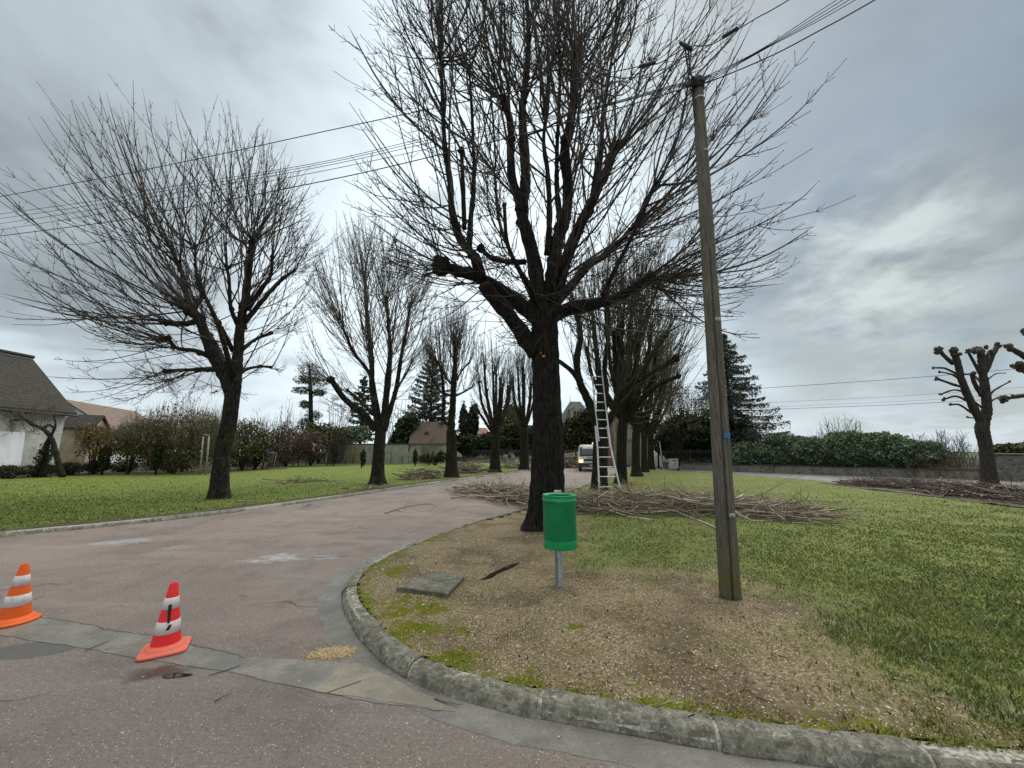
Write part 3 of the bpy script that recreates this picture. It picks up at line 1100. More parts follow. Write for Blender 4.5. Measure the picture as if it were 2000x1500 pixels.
# ---- gravel, chips and crumbs on the bare corner
def pebbles(name, X, Y, Z, s, mat, label, cat):
    n = len(X)
    oc = np.array([[1, 0, 0], [-1, 0, 0], [0, 1, 0], [0, -1, 0], [0, 0, 1], [0, 0, -1]], float)
    V = oc[None] * rng.uniform(.5, 1.2, (n, 6, 1)) * s[:, None, None]
    V[:, :, 2] *= 0.5
    a = rng.uniform(0, 6.28, n)[:, None]
    x = V[..., 0] * np.cos(a) - V[..., 1] * np.sin(a) * rng.uniform(.5, 1, (n, 1))
    y = V[..., 0] * np.sin(a) + V[..., 1] * np.cos(a)
    V = np.stack([x + X[:, None], y + Y[:, None], V[..., 2] + Z[:, None]], -1)
    f = np.array([[0, 2, 4], [2, 1, 4], [1, 3, 4], [3, 0, 4], [2, 0, 5], [1, 2, 5], [3, 1, 5], [0, 3, 5]])
    Q = (f[None] + (np.arange(n) * 6)[:, None, None]).reshape(-1, 3)
    return tag(MB().add(V.reshape(-1, 3), [Q]).build(name, mat, smooth=False), label, cat, kind='stuff')


pebbles('sawdust_heap', SAW[0], SAW[1], SAW[2], rng.uniform(.003, .009, len(SAW[0])), SAW[3], 'small heap of pale sawdust on the road by the kerb bend', 'sawdust')
mp_ = M('pebble_stone', 0.85, 0.25)
mp_.col(mp_.ramp(mp_.g.outputs['Random Per Island'], (0, (0.12, 0.09, 0.055)), (0.4, (0.32, 0.25, 0.155)), (0.75, (0.50, 0.42, 0.29)), (1, (0.80, 0.74, 0.60))))
n = 90000
px, py = rng.uniform(680, 2060, n), rng.uniform(1000, 1500, n)
u, v = (px - 1000) / F, (750 - py) / F
t = (LZ - H) / (sp + v * cp)
X, Y = u * t, (cp - v * sp) * t
dens = (0.62 - turf_at(X, Y)) * 1.05 * np.clip(0.55 + vnoise(np.c_[X, Y, X * 0], 1.3, 12) * 0.9, 0.08, 1) * np.clip(1.1 - moss_at(X, Y), 0.15, 1)
ok = inpoly(X, Y, IP) & (rng.uniform(0, 1, n) < dens)
X, Y = X[ok], Y[ok]
s = np.exp(rng.normal(math.log(0.0042), 0.45, len(X))) * np.clip(np.hypot(X, Y) / 3.2, .8, 1.8)
pebbles('gravel', X, Y, LZ + relief(X, Y) + s * .15, s, mp_.m, 'tan and whitish gravel scattered over the bare corner', 'gravel')
def corner_spots(n, lim=.55):
    px, py = rng.uniform(690, 2050, n), rng.uniform(1010, 1500, n)
    u, v = (px - 1000) / F, (750 - py) / F
    t = (LZ - H) / (sp + v * cp)
    X, Y = u * t, (cp - v * sp) * t
    ok = inpoly(X, Y, IP) & (turf_at(X, Y) < lim)
    return X[ok], Y[ok]


X, Y = corner_spots(420)
s = np.exp(rng.normal(math.log(0.010), 0.35, len(X)))
pebbles('stones', X, Y, LZ + relief(X, Y) + s * .1, s, mp_.m, 'larger pale stones dotted over the bare corner', 'stones')
X, Y = corner_spots(1100)
C = np.stack([X, Y, LZ + relief(X, Y) + rng.uniform(.003, .014, len(X))], -1)
mll = M('brown_leaf_crumb', .9, .15)
mll.col(mll.ramp(mll.g.outputs['Random Per Island'], (0, (.05, .03, .018)), (.5, (.14, .085, .045)), (.85, (.30, .20, .10)), (1, (.52, .44, .28))))
tag(MB().leaves(C, rng.uniform(.006, .020, len(X)), .45, 2.5).build('leaf_litter', mll.m), 'brown leaf crumbs and wood chips on the bare corner', 'leaf litter', kind='stuff')
X, Y = corner_spots(260, .7)
a_ = rng.uniform(0, 6.28, len(X))
ln_ = rng.uniform(.02, .10, len(X))
q = np.stack([np.stack([X + np.cos(a_) * ln_ * f, Y + np.sin(a_) * ln_ * f + rng.normal(0, .004, len(X)), LZ + relief(X, Y) + .006 + rng.uniform(0, .008, len(X))], -1) for f in (-.5, 0, .5)], 1)
tag(MB().tubes(q, np.tile(np.array([.0028, .0025, .0015]), (len(X), 1)), 5).build('twig_litter', mll.m), 'tiny broken twigs strewn over the bare corner', 'twigs', kind='stuff')
# crumbs on the road
n = 900
px, py = rng.uniform(0, 1700, n), 1030 + 470 * rng.uniform(0, 1, n) ** .8
g = np.array([G(a_, b_) for a_, b_ in zip(px, py)])
ok = ~inpoly(g[:, 0], g[:, 1], IP) & (polydist(g[:, 0], g[:, 1], [tuple(p[:2]) for p in kr_in], False) > 0.05)
g = g[ok]
pebbles('road_grit', g[:, 0], g[:, 1], np.full(len(g), 0.004), np.exp(rng.normal(math.log(0.0035), .5, len(g))), mp_.m, 'pale crumbs of grit and bark lying on the asphalt', 'grit')
# coarser tufts in the right lawn
def in_tuft(X, Y):
    k_ = vnoise(np.c_[X, Y, X * 0], 3.1, 31) + .7 * vnoise(np.c_[X, Y, X * 0], 9, 32)
    return inpoly(X, Y, IP) & (turf_at(X, Y) > .45) & (k_ > .35)


MB_TUFT = gb_mat('tuft_blade', ((0.06, 0.10, 0.03), (0.13, 0.19, 0.05), (0.26, 0.30, 0.11), (0.52, 0.47, 0.28)), (0.30, 0.31, 0.12))
blades('grass_tufts', 26000, 1080, 2080, 960, 1480, in_tuft, 'longer coarse tufts standing out of the right lawn', 0.03, 0.075, MB_TUFT, .8)
# moss cushions
mms = M('moss_tuft', 0.95, 0.1)
mms.col(mms.ramp(mms.g.outputs['Random Per Island'], (0, (0.06, 0.065, 0.008)), (.5, (0.14, 0.14, 0.016)), (1, (0.26, 0.25, 0.035))))
n = 130000
px, py = rng.uniform(690, 2050, n), rng.uniform(1040, 1500, n)
u, v = (px - 1000) / F, (750 - py) / F
t = (LZ - H) / (sp + v * cp)
X, Y = u * t, (cp - v * sp) * t
mo = moss_at(X, Y) * .8 + vnoise(np.c_[X, Y, X * 0], 5, 20) * 0.5 + vnoise(np.c_[X, Y, X * 0], 14, 21) * 0.32 + vnoise(np.c_[X, Y, X * 0], 40, 22) * 0.25 + rng.normal(0, .08, X.shape)
ok = inpoly(X, Y, IP) & ((mo > 0.72) | ((mo > 0.36) & (rng.uniform(0, 1, X.shape) < .38)))
X, Y = X[ok], Y[ok]
C = np.stack([X, Y, LZ + relief(X, Y) + rng.uniform(0, .006, len(X))], -1)
tag(MB().leaves(C, rng.uniform(.003, .008, len(X)), 0.5).build('moss', mms.m), 'yellow-green moss cushions along the inside of the kerb', 'moss', kind='stuff')

# ================================================================== TREES
def bark_mat(name, c1, c2, lich=(0.24, 0.25, 0.17), moss=(0.07, 0.075, 0.015), lk=0.5, mk=0.5, sc=1.0):
    m = M(name, 0.92, 0.15)
    v = m.scl((1, 1, 0.22))
    f = m.noise(22 * sc, 7, 0.75, v)
    f2 = m.noise(5 * sc, 5, 0.7, m.scl((1, 1, 0.4)))
    c = m.mix(m.mr(f, 0.36, 0.64), c1, c2)
    c = m.mix(m.math('MULTIPLY', m.mr(f2, 0.5, 0.7), mk), c, moss)
    l_ = m.mr(m.noise(13 * sc, 7, 0.8), 0.60, 0.66)
    c = m.mix(m.math('MULTIPLY', l_, lk), c, lich)
    m.col(c)
    m.bump(f, 0.9, 0.025)
    return m.m


BARK_NEAR = bark_mat('wet_dark_bark', (0.006, 0.005, 0.005), (0.034, 0.029, 0.025), (0.15, 0.13, 0.09), lk=0.6, mk=0.15)
BARK = bark_mat('dark_bark', (0.009, 0.008, 0.007), (0.042, 0.037, 0.030), lk=0.95, mk=0.4)
BARK_MOSS = bark_mat('mossy_bark', (0.010, 0.009, 0.007), (0.042, 0.038, 0.027), (0.18, 0.18, 0.11), (0.055, 0.058, 0.012), mk=0.8, lk=0.3)
BARK_POL = bark_mat('pollard_bark', (0.03, 0.025, 0.022), (0.085, 0.07, 0.062), mk=0.3, lk=0.2)
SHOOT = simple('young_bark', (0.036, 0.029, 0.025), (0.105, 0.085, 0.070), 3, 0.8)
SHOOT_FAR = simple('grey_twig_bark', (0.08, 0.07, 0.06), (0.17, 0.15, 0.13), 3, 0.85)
SHOOT_OLIVE = simple('olive_twig_bark', (0.050, 0.045, 0.025), (0.115, 0.10, 0.06), 2, 0.85)


def blob(b, c, r, seg=10, sq=1.0, seed=0):
    """knobbly knuckle"""
    n = 7
    th = np.linspace(0.0, math.pi, n + 1)[1:-1]
    a = np.arange(seg) / seg * 2 * math.pi
    V = np.stack([np.sin(th)[:, None] * np.cos(a), np.sin(th)[:, None] * np.sin(a), np.repeat(np.cos(th)[:, None], seg, 1) * sq], -1).reshape(-1, 3)
    V = np.vstack([V, [[0, 0, sq], [0, 0, -sq]]])
    V = V * (1 + 0.38 * vnoise(V + np.asarray(c) * 3, 2.1, seed)[:, None]) * r + np.asarray(c)
    K = n - 1
    i, j = np.meshgrid(np.arange(K - 1), np.arange(seg), indexing='ij')
    j2 = (j + 1) % seg
    q = np.stack([i * seg + j, (i + 1) * seg + j, (i + 1) * seg + j2, i * seg + j2], -1).reshape(-1, 4)
    jj = np.arange(seg)
    t1 = np.stack([np.full(seg, K * seg), jj, (jj + 1) % seg], -1)
    t2 = np.stack([np.full(seg, K * seg + 1), (K - 1) * seg + (jj + 1) % seg, (K - 1) * seg + jj], -1)
    b.add(V, [q, t1, t2])


def limb_mesh(b, pts, r0, r1, sides=12, knob=0.0, step=0.12, rough=0.10, seed=0):
    c = catmull(pts, max(6, int(np.sum(np.linalg.norm(np.diff(pts, axis=0), axis=1)) / step)))
    n = len(c)
    t = np.linspace(0, 1, n)
    r = r0 + (r1 - r0) * t ** 0.8
    r = r * (1 + rough * 1.6 * vnoise(c, 3.5, seed))
    m0 = b.n
    b.tubes(c, r, sides)
    V = b.V[-1]
    ax = np.repeat(c, sides, 0)
    d = V - ax
    b.V[-1] = ax + d * (1 + rough * 1.5 * vnoise(V, 14 if r0 < .2 else 9, seed + 3))[:, None]
    if knob:
        blob(b, c[-1], r1 * knob, seed=seed)
    return c, r


def trunk_mesh(b, pts, radii, flare=0.35, sides=40, step=0.05, ridge=0.05, seed=0):
    """pts from the ground up; flare = extra radius at the foot with root lobes"""
    L = np.sum(np.linalg.norm(np.diff(pts, axis=0), axis=1))
    n = max(12, int(L / step))
    c = catmull(pts, n)
    r = catmull(np.c_[np.array(radii), np.zeros((len(radii), 2))], n)[:, 0]
    b.tubes(c, r, sides)
    V = b.V[-1].reshape(n, sides, 3)
    a = np.arange(sides) / sides * 2 * math.pi
    hgt = (c[:, 2] - c[0, 2])[:, None]
    lob = 1 + 0.5 * np.cos(a * 5 + seed)[None] * 0.8 + 0.35 * np.cos(a * 3 + seed * 2)[None]
    fl = flare * np.exp(-hgt / 0.22) * np.clip(lob, .25, 2)
    N3 = np.stack([np.cos(a)[None] * r[:, None] * 2.2 + seed, np.sin(a)[None] * r[:, None] * 2.2 + 0 * hgt, hgt * 0.45 + 0 * a[None]], -1)
    rd = 1 + ridge * (np.abs(vnoise(N3, 9 / max(radii[0], .2) * .35, seed)) * 2 - .6) + ridge * .7 * vnoise(N3, 30, seed + 1) + 0.07 * vnoise(N3, 2.2, seed + 2)
    d = V - c[:, None, :]
    V2 = c[:, None, :] + d * rd[..., None]
    dn = d / np.linalg.norm(d, axis=-1, keepdims=True)
    V2 = V2 + dn * (fl * r[0])[..., None]
    b.V[-1] = V2.reshape(-1, 3)


def shoots(b, S, Dl, C, cen, rad, base_r, K=9, spread=0.42, up=0.3, lmin=0.5, fill=(0.72, 1.03), twigs=6, twig_len=0.35, twig_r=0.004, sides=4, wob=0.016, lmax=99., floor=0.0, subs=0, lower=(0.15, 0.75), tup=0.55):
    """long whippy shoots from S, ending near the crown ellipsoid (cen, rad), with opposite side twigs and buds"""
    n = len(S)
    C = np.asarray(C)
    out = nrm(S - C)
    e = nrm(out * 0.8 + Dl * 0.45 + rng.normal(size=(n, 3)) * spread + np.array([0, 0, up]))
    # ray / ellipsoid
    o = (S - cen) / rad
    d = e / rad
    A = (d * d).sum(1)
    B = (o * d).sum(1)
    Cc = (o * o).sum(1) - 1
    disc = np.maximum(B * B - A * Cc, 0)
    t = np.where(disc > 0, (-B + np.sqrt(disc)) / A, 0)
    L = np.clip(t * rng.uniform(fill[0], fill[1], n), lmin, lmax)
    L = np.where(rng.uniform(size=n) < 0.3, L * rng.uniform(.35, .8, n), L)
    T = S + e * L[:, None]
    T[:, 2] = np.maximum(T[:, 2], floor + rng.uniform(0, .5, n))
    hor = e.copy()
    hor[:, 2] -= rng.uniform(lower[0], lower[1], n)
    hor = nrm(hor + rng.normal(size=(n, 3)) * 0.15)
    P1 = S + hor * (L * 0.38)[:, None]
    upv = nrm(e + np.array([0, 0, tup]) * rng.uniform(.2, 1.2, (n, 1)))
    P2 = T - upv * (L * 0.33)[:, None]
    s = np.linspace(0, 1, K)[None, :, None]
    pts = (1 - s) ** 3 * S[:, None] + 3 * (1 - s) ** 2 * s * P1[:, None] + 3 * (1 - s) * s ** 2 * P2[:, None] + s ** 3 * T[:, None]
    w = np.cumsum(rng.normal(size=(n, K, 3)), axis=1) * wob * (L / K)[:, None, None] * s
    pts = pts + w
    r0 = base_r * rng.uniform(.6, 1.35, n) * np.clip(L / 3.0, .35, 1.25)
    f = np.linspace(1, 0, K)[None] ** 0.85
    r = r0[:, None] * (0.30 + 0.70 * f)
    r = np.maximum(r, twig_r * 1.1)
    r[:, -1] = twig_r * 0.5
    b.tubes(pts, r, sides)
    for sbk in range(subs):
        ii = np.arange(n)
        i = rng.integers(2, K - 2, n)
        p = pts[ii, i]
        tg = nrm(pts[ii, i + 1] - pts[ii, i])
        pr = nrm(np.cross(tg, rng.normal(size=(n, 3))))
        d0 = nrm(tg + pr * rng.uniform(.45, .9, (n, 1)))
        d1 = nrm(d0 + np.array([0, 0, .35]) + tg * .5)
        ln = L * (1 - i / K) * rng.uniform(.5, 1.05, n)
        ss = np.linspace(0, 1, 6)[None, :, None]
        q = p[:, None] + (d0[:, None] * (ss - ss ** 2 / 2) + d1[:, None] * ss ** 2 / 2) * ln[:, None, None] * 1.0
        q = q + np.cumsum(rng.normal(size=(n, 6, 3)), 1) * .012 * ln[:, None, None] * ss
        rr = np.maximum(r[ii, i][:, None] * np.linspace(.75, .3, 6)[None], twig_r)
        sel = ln > .25
        b.tubes(q[sel], rr[sel], 3, cap=False)
        e2 = nrm(q[:, -1] - q[:, -2])
        bp = np.stack([q[:, -1], q[:, -1] + e2 * twig_r * 2, q[:, -1] + e2 * twig_r * 4.5], 1)[sel]
        b.tubes(bp, np.tile(np.array([.9, 1.8, .3]) * twig_r, (len(bp), 1)), 3, cap=False)
        for k in range(3):
            fr = rng.integers(1, 5, n)
            p2 = q[ii, fr]
            t2 = nrm(q[ii, fr + 1] - p2)
            pr2 = nrm(np.cross(t2, rng.normal(size=(n, 3))))
            for sg in (1, -1):
                dd = nrm(t2 + pr2 * sg * rng.uniform(.5, 1.0, (n, 1)))
                l2 = twig_len * rng.uniform(.25, 1.0, n) * .8
                TP = np.stack([p2, p2 + dd * (l2 * .6)[:, None], p2 + dd * l2[:, None] + np.array([0, 0, .12]) * l2[:, None]], 1)[sel]
                b.tubes(TP, np.tile(np.array([1., .8, 1.1]) * twig_r, (len(TP), 1)), 3, cap=False)
    if twigs:
        Tn = nrm(np.gradient(pts, axis=1))
        for k in range(twigs):
            sel = rng.uniform(size=n) < 0.85
            fr = rng.uniform(0.22, 0.97, n) * (K - 1)
            i = np.minimum(fr.astype(int), K - 2)
            g = (fr - i)[:, None]
            ii = np.arange(n)
            p = pts[ii, i] * (1 - g) + pts[ii, i + 1] * g
            tg = Tn[ii, i]
            pr = nrm(np.cross(tg, rng.normal(size=(n, 3))))
            for sg in ((1, -1) if k % 2 == 0 else (1,)):
                dd = nrm(tg * rng.uniform(.7, 1.3, (n, 1)) + pr * sg * rng.uniform(.5, 1.0, (n, 1)))
                ln = twig_len * rng.uniform(.3, 1.5, n) * np.clip(1.35 - fr / K, .35, 1.2) * np.clip(L / 2.0, .4, 1.2)
                q0, q1 = p, p + dd * (ln * .55)[:, None]
                q2 = q1 + nrm(dd + np.array([0, 0, .5]) + rng.normal(size=(n, 3)) * .15) * (ln * .45)[:, None]
                q3 = q2 + nrm(q2 - q1) * (twig_r * 3.2)
                TP = np.stack([q0, q1, q2, q3], 1)[sel]
                TR = np.tile(np.array([1.05, .85, 1.25, .3]) * twig_r, (len(TP), 1))
                b.tubes(TP, TR, 3, cap=False)
    # terminal bud
    e2 = nrm(pts[:, -1] - pts[:, -2])
    bp = np.stack([pts[:, -1], pts[:, -1] + e2 * twig_r * 2.2, pts[:, -1] + e2 * twig_r * 5], 1)
    b.tubes(bp, np.tile(np.array([.9, 1.9, .3]) * twig_r, (n, 1)), 4, cap=False)
    return pts


def tree(label, base_px, Yoff, trunk, limbs, crown, nshoot, barkm, shootm, grp=None, name='bare_tree', z0=LZ, base_r=0.014, twig_r=0.004, flare=0.35, trunk_sides=32,
         fork=None, stubs=0, floor=0.0, seed=1, cat='tree', epi=0, **kw):
    """trunk: [(px,py,r)], limbs: [([(px,py,dY)...], r0, r1, knob, weight)], crown: (px0, px1, py0, py1, depth radius)"""
    base = G(base_px[0], base_px[1], z0)
    Y = base[1] + Yoff
    root = empty(name, base, label, cat, grp)
    tb = MB()
    tp = [np.array([base[0], Y, z0 - 0.06])]
    for (x, y, r) in trunk[1:]:
        tp.append(P(x, y, Y))
    trunk_mesh(tb, np.array(tp), [t[2] for t in trunk], flare, trunk_sides, seed=seed)
    S, Dd, Wt = [], [], []
    tx, ty = trunk[-1][0], trunk[-1][1]
    for k, (pp, r0, r1, knob, wgt) in enumerate(limbs):
        if abs(pp[0][1] - ty) < 14 and abs(pp[0][0] - tx) < 14 and pp[0][2] == 0:
            pp = [(pp[0][0] * .3 + trunk[-2][0] * .7, ty + min(14, (trunk[-2][1] - ty) * .7), 0)] + list(pp)
        pts = np.array([P(x, y, Y + dy) for (x, y, dy) in pp])
        c, r = limb_mesh(tb, pts, r0, r1, 12 if r0 > .06 else 8, knob, seed=seed * 31 + k)
        n = len(c)
        if r0 > .065 and knob and Y < 14:
            for kb_ in range(int(n * .12 / .55)):
                q_ = rng.integers(int(n * .25), n)
                dv = nrm(rng.normal(size=3))
                blob(tb, c[q_] + dv * r[q_] * .55, r[q_] * rng.uniform(.7, 1.15), 8, 1, kb_ + k)
        tg = nrm(np.gradient(c, axis=0))
        fr = np.linspace(0, 1, n)
        wq = wgt * (0.10 + fr ** 2.2)
        if knob:
            wq[-2:] += wgt * n * 0.10
        S.append(c)
        Dd.append(tg)
        Wt.append(wq)
    S, Dd, Wt = np.vstack(S), np.vstack(Dd), np.concatenate(Wt)
    x0, x1, y0, y1, ry = crown
    cx, cy = (x0 + x1) / 2, (y0 + y1) / 2
    a_, b_ = P(x0, cy, Y), P(x1, cy, Y)
    t_, u_ = P(cx, y0, Y), P(cx, y1, Y)
    cen = np.array([(a_[0] + b_[0]) / 2, Y, (t_[2] + u_[2]) / 2])
    rad = np.array([(b_[0] - a_[0]) / 2, ry, (t_[2] - u_[2]) / 2])
    C = P(*(fork or (trunk[-1][0], trunk[-1][1])), Y)
    C[2] -= 0.3
    idx = rng.choice(len(S), nshoot, p=Wt / Wt.sum())
    P0 = S[idx] + rng.normal(size=(nshoot, 3)) * 0.03
    cb = MB()
    shoots(cb, P0, Dd[idx], C, cen, rad, base_r, twig_r=twig_r, floor=floor, **kw)
    if epi:
        # short curly shoots crowding the fork and the lower limbs
        Wq = np.exp(-((S[:, 2] - C[2] + .3) / 1.3) ** 2)
        ie = rng.choice(len(S), epi, p=Wq / Wq.sum())
        kw2 = dict(kw)
        kw2.update(spread=.9, up=.1, twigs=2, subs=1, lmax=1.5, lmin=.3, K=9, wob=.16, lower=(.0, 1.1), twig_len=.2)
        shoots(cb, S[ie], Dd[ie], C - np.array([0, 0, .6]), cen, rad, base_r * 1.3, twig_r=twig_r, floor=floor - .3, **kw2)
    tb.build('trunk', barkm, root)
    cb.build('crown', shootm, root)
    return root


# ---------- the big tree behind the bin
z6 = lambda x, y, d: (800 + x / 3.125, 460 + y / 3.125, d)
z4 = lambda x, y, d: (640 + x / 2.678, y / 2.678, d)
main_limbs = [
    ([(1048, 690, 0), (1028, 664, -.05), z6(640, 530, -.2), z6(560, 430, -.35), z6(480, 340, -.5), (945, 556, -.6)], .20, .13, 0, .15),
    ([(1050, 625, 0), z6(700, 440, .05), z6(600, 360, .1), z6(500, 300, 0), z6(400, 245, -.2), z6(280, 210, -.4), (862, 520, -.5)], .18, .12, 1.7, 2.6),
    ([z6(440, 270, -.2), z6(400, 130, -.3), z4(760, 1330, -.3), z4(690, 1250, -.3), z4(650, 1100, -.4), z4(640, 950, -.4), z4(610, 730, -.4), z4(600, 500, -.4), z4(590, 300, -.4)], .13, .035, 1.6, 1.5),
    ([z4(740, 1300, -.3), z4(750, 1130, -.1), z4(765, 950, 0), z4(760, 700, .1), z4(740, 350, .2)], .075, .03, 1.8, 1.2),
    ([z4(715, 1200, -.3), z4(708, 980, -.5), z4(700, 790, -.6)], .055, .04, 1.9, .8),
    ([(1058, 640, 0), z4(1085, 1400, .1), z4(1045, 1230, .1), z4(1015, 1130, .1), z4(1000, 1050, .1), z4(960, 900, 0), z4(955, 650, -.1), z4(920, 520, -.2)], .19, .07, 1.6, 1.2),
    ([z4(1010, 1100, .1), z4(1035, 950, .3), z4(1022, 700, .5), z4(1020, 560, .5), z4(1040, 400, .6), z4(1050, 200, .7), z4(1040, -60, .8)], .15, .05, 1.4, 1.4),
    ([z4(1030, 1370, .1), z4(960, 1370, -.2), z4(860, 1350, -.5), z4(800, 1300, -.6)], .07, .045, 2.0, .6),
    ([(1070, 640, 0), (1078, 560, .1), z4(1180, 1400, .1), z4(1210, 1230, .2), z4(1250, 1100, .3), z4(1255, 950, .3), z4(1240, 800, .3), z4(1270, 640, .3), z4(1290, 500, .3), z4(1305, 330, .3)], .20, .09, 1.5, 1.8),
    ([(1080, 590, 0), z4(1240, 1380, -.2), z4(1310, 1200, -.4), z4(1390, 1040, -.6), z4(1470, 870, -.7), z4(1500, 770, -.8)], .16, .07, 1.7, 1.6),
    ([z4(1150, 1330, .1), z4(1160, 1130, 0), z4(1150, 900, -.1), z4(1130, 750, -.1), z4(1140, 600, -.1)], .085, .035, 1.6, 1.0),
    ([z4(1220, 1200, .2), z4(1200, 1000, .6), z4(1200, 780, .8), z4(1215, 400, 1.0), z4(1200, 150, 1.1)], .085, .03, 1.6, 1.2),
    ([z4(1400, 1020, -.5), z4(1430, 800, -.3), z4(1440, 600, -.1), z4(1470, 420, 0), z4(1500, 200, .1)], .07, .025, 0, 1.2),
    ([(1075, 610, 0), z6(900, 400, .3), z6(1000, 290, .6), z6(1080, 190, .9), z6(1180, 130, 1.1), z6(1260, 60, 1.2), (1240, 440, 1.3)], .15, .06, 1.6, 2.4),
    ([(1070, 625, 0), z6(980, 440, -.3), z6(1100, 420, -.6), z6(1220, 395, -.9), z6(1320, 350, -1.0), (1270, 540, -1.0)], .16, .07, 1.6, 2.8),
    ([(1052, 600, 0), (1035, 560, -.5), (1010, 520, -1.0), (990, 470, -1.3), (985, 400, -1.5)], .08, .03, 1.5, 1.2),
    ([(1070, 600, 0), (1090, 540, -.6), (1120, 480, -1.1), (1150, 410, -1.4), (1165, 320, -1.5)], .08, .03, 1.5, 1.3),
    ([(1052, 610, 0), (1030, 560, .7), (1000, 500, 1.3), (975, 430, 1.7), (965, 330, 1.9)], .09, .03, 1.5, 1.0),
    ([z6(1180, 400, -.8), (1185, 560, -.9), (1215, 500, -1.0), (1250, 430, -1.1), (1280, 360, -1.2)], .06, .025, 1.4, 1.4),
]
big = tree('large bare pruned tree standing on the stony corner behind the green bin', (1066, 1032), 0.0,
           [(1068, 1040, .365), (1069, 960, .34), (1070, 880, .315), (1068, 800, .295), (1066, 700, .285), (1064, 640, .285), (1064, 600, .24)],
           main_limbs, (650, 1615, -260, 800, 2.9), 600, BARK_NEAR, SHOOT, base_r=0.0195, twig_r=0.0055, twigs=3, twig_len=0.36, subs=2, epi=170, lower=(.05, .5), tup=.5, flare=0.45, trunk_sides=96,
           fork=(1070, 540), up=.05, spread=.50, K=11, seed=3, wob=.018, lmax=4.3, fill=(.7, 1.0), floor=3.6)
# extra low arching shoots, pale and thin
# surface root running from the tree towards the slab, and the sawn scar
rb = MB()
rp = np.array([G(1022, 1096, LZ - .01), G(1000, 1103, LZ + .02), G(975, 1112, LZ + .03), G(955, 1124, LZ + .025), G(940, 1133, LZ - .01)])
rp[:, 2] -= .03
rp[:, 2] += .012
limb_mesh(rb, rp, .022, .026, 10, rough=.25, seed=9)
tag(rb.build('surface_root', BARK_MOSS, big))
sb = MB()
scar = M('fresh_cut_wood', .8)
scar.b.inputs['Base Color'].default_value = (.45, .22, .07, 1)
for (x, y, r) in ((1062, 696, .035), (1056, 690, .02)):
    c_ = P(x, y, big.location[1] - .285)
    blob(sb, c_, r, 8, .8, 2)
sb.build('pruning_scar', scar.m, big)

# ---------- left-hand row
z1 = lambda x, y, d: (x / 2.727, 150 + y / 2.727, d)
z2 = lambda x, y, d: (x / 3.57, 680 + y / 3.57, d)
t1_limbs = [
    ([(452, 765, 0), (432, 722, -.2), (415, 690, -.4), z1(1090, 1370, -.5), z1(1055, 1280, -.5), z1(1010, 1245, -.5)], .22, .12, 1.5, .8),
    ([z1(1020, 1240, -.5), z1(1000, 1180, -.6), z1(975, 1060, -.8), z1(955, 1000, -.9)], .10, .05, 1.5, 1.3),
    ([z1(1035, 1235, -.5), z1(1075, 1160, -.2), z1(1045, 1050, 0), z1(1040, 900, .2)], .08, .035, 1.5, 1.2),
    ([z1(1060, 1300, -.5), z1(960, 1320, -.7), z1(890, 1310, -.9)], .10, .07, 1.6, 1.7),
    ([(460, 750, 0), z1(1265, 1490, .1), z1(1285, 1300, .2), z1(1310, 1150, .3), z1(1330, 980, .3), z1(1345, 880, .4)], .22, .09, 1.5, 1.5),
    ([z1(1270, 1330, .2), z1(1230, 1230, -.2), z1(1220, 1080, -.4), z1(1205, 1010, -.5)], .08, .045, 1.5, 1.0),
    ([z1(1300, 1310, .2), z1(1400, 1190, .5), z1(1490, 1090, .8), z1(1570, 1030, 1.0)], .10, .05, 1.5, 1.2),
    ([z1(1320, 1240, .2), z1(1390, 1130, -.2), z1(1440, 1060, -.4), z1(1450, 960, -.5)], .09, .05, 1.6, 1.2),
    ([z1(1240, 1460, .1), z1(1190, 1360, -.5), z1(1160, 1310, -.7)], .08, .07, 1.6, .9),
    ([z1(1290, 1450, .1), z1(1360, 1400, .6), z1(1440, 1365, .9)], .07, .05, 1.6, .8),
    ([(425, 705, -.2), (385, 686, -.6), (345, 680, -1.0), z1(895, 1390, -1.2)], .085, .055, 1.6, 1.8),
    ([(430, 722, 0), (380, 722, .3), (322, 724, .6)], .09, .05, 1.6, 1.6),
    ([(462, 735, 0), (480, 722, .5), (505, 716, 1.0), (528, 717, 1.2)], .07, .04, 1.6, .9),
    ([(445, 740, 0), (430, 690, 1.0), (400, 640, 1.8), (360, 590, 2.2)], .11, .05, 1.6, 1.6),
    ([(455, 740, 0), (440, 680, -1.0), (420, 620, -1.7), (395, 570, -2.0)], .11, .05, 1.6, 1.6),
    ([z1(960, 1040, -.8), z1(900, 900, -1.0)], .04, .025, 1.6, .8),
]
row_l = 'pruned trees along the left of the avenue'
tree('nearest tree of the left row, wide fan of shoots over the bright lawn', (428, 974), 0, [(428, 974, .28), (430, 930, .25), (436, 880, .23), (447, 830, .225), (453, 780, .225), (457, 750, .20)], t1_limbs,
     (5, 630, 215, 805, 3.4), 430, BARK, SHOOT, grp=row_l, base_r=.019, twig_r=.0058, twigs=3, twig_len=.34, subs=2, fill=(.8, 1.02), lower=(.05, .45), tup=.45, flare=.35, trunk_sides=56, fork=(440, 660), up=.14, K=9, seed=5, floor=2.6, spread=.46)
z3 = lambda x, y, d: (550 + x / 3.92, 640 + y / 3.92, d)
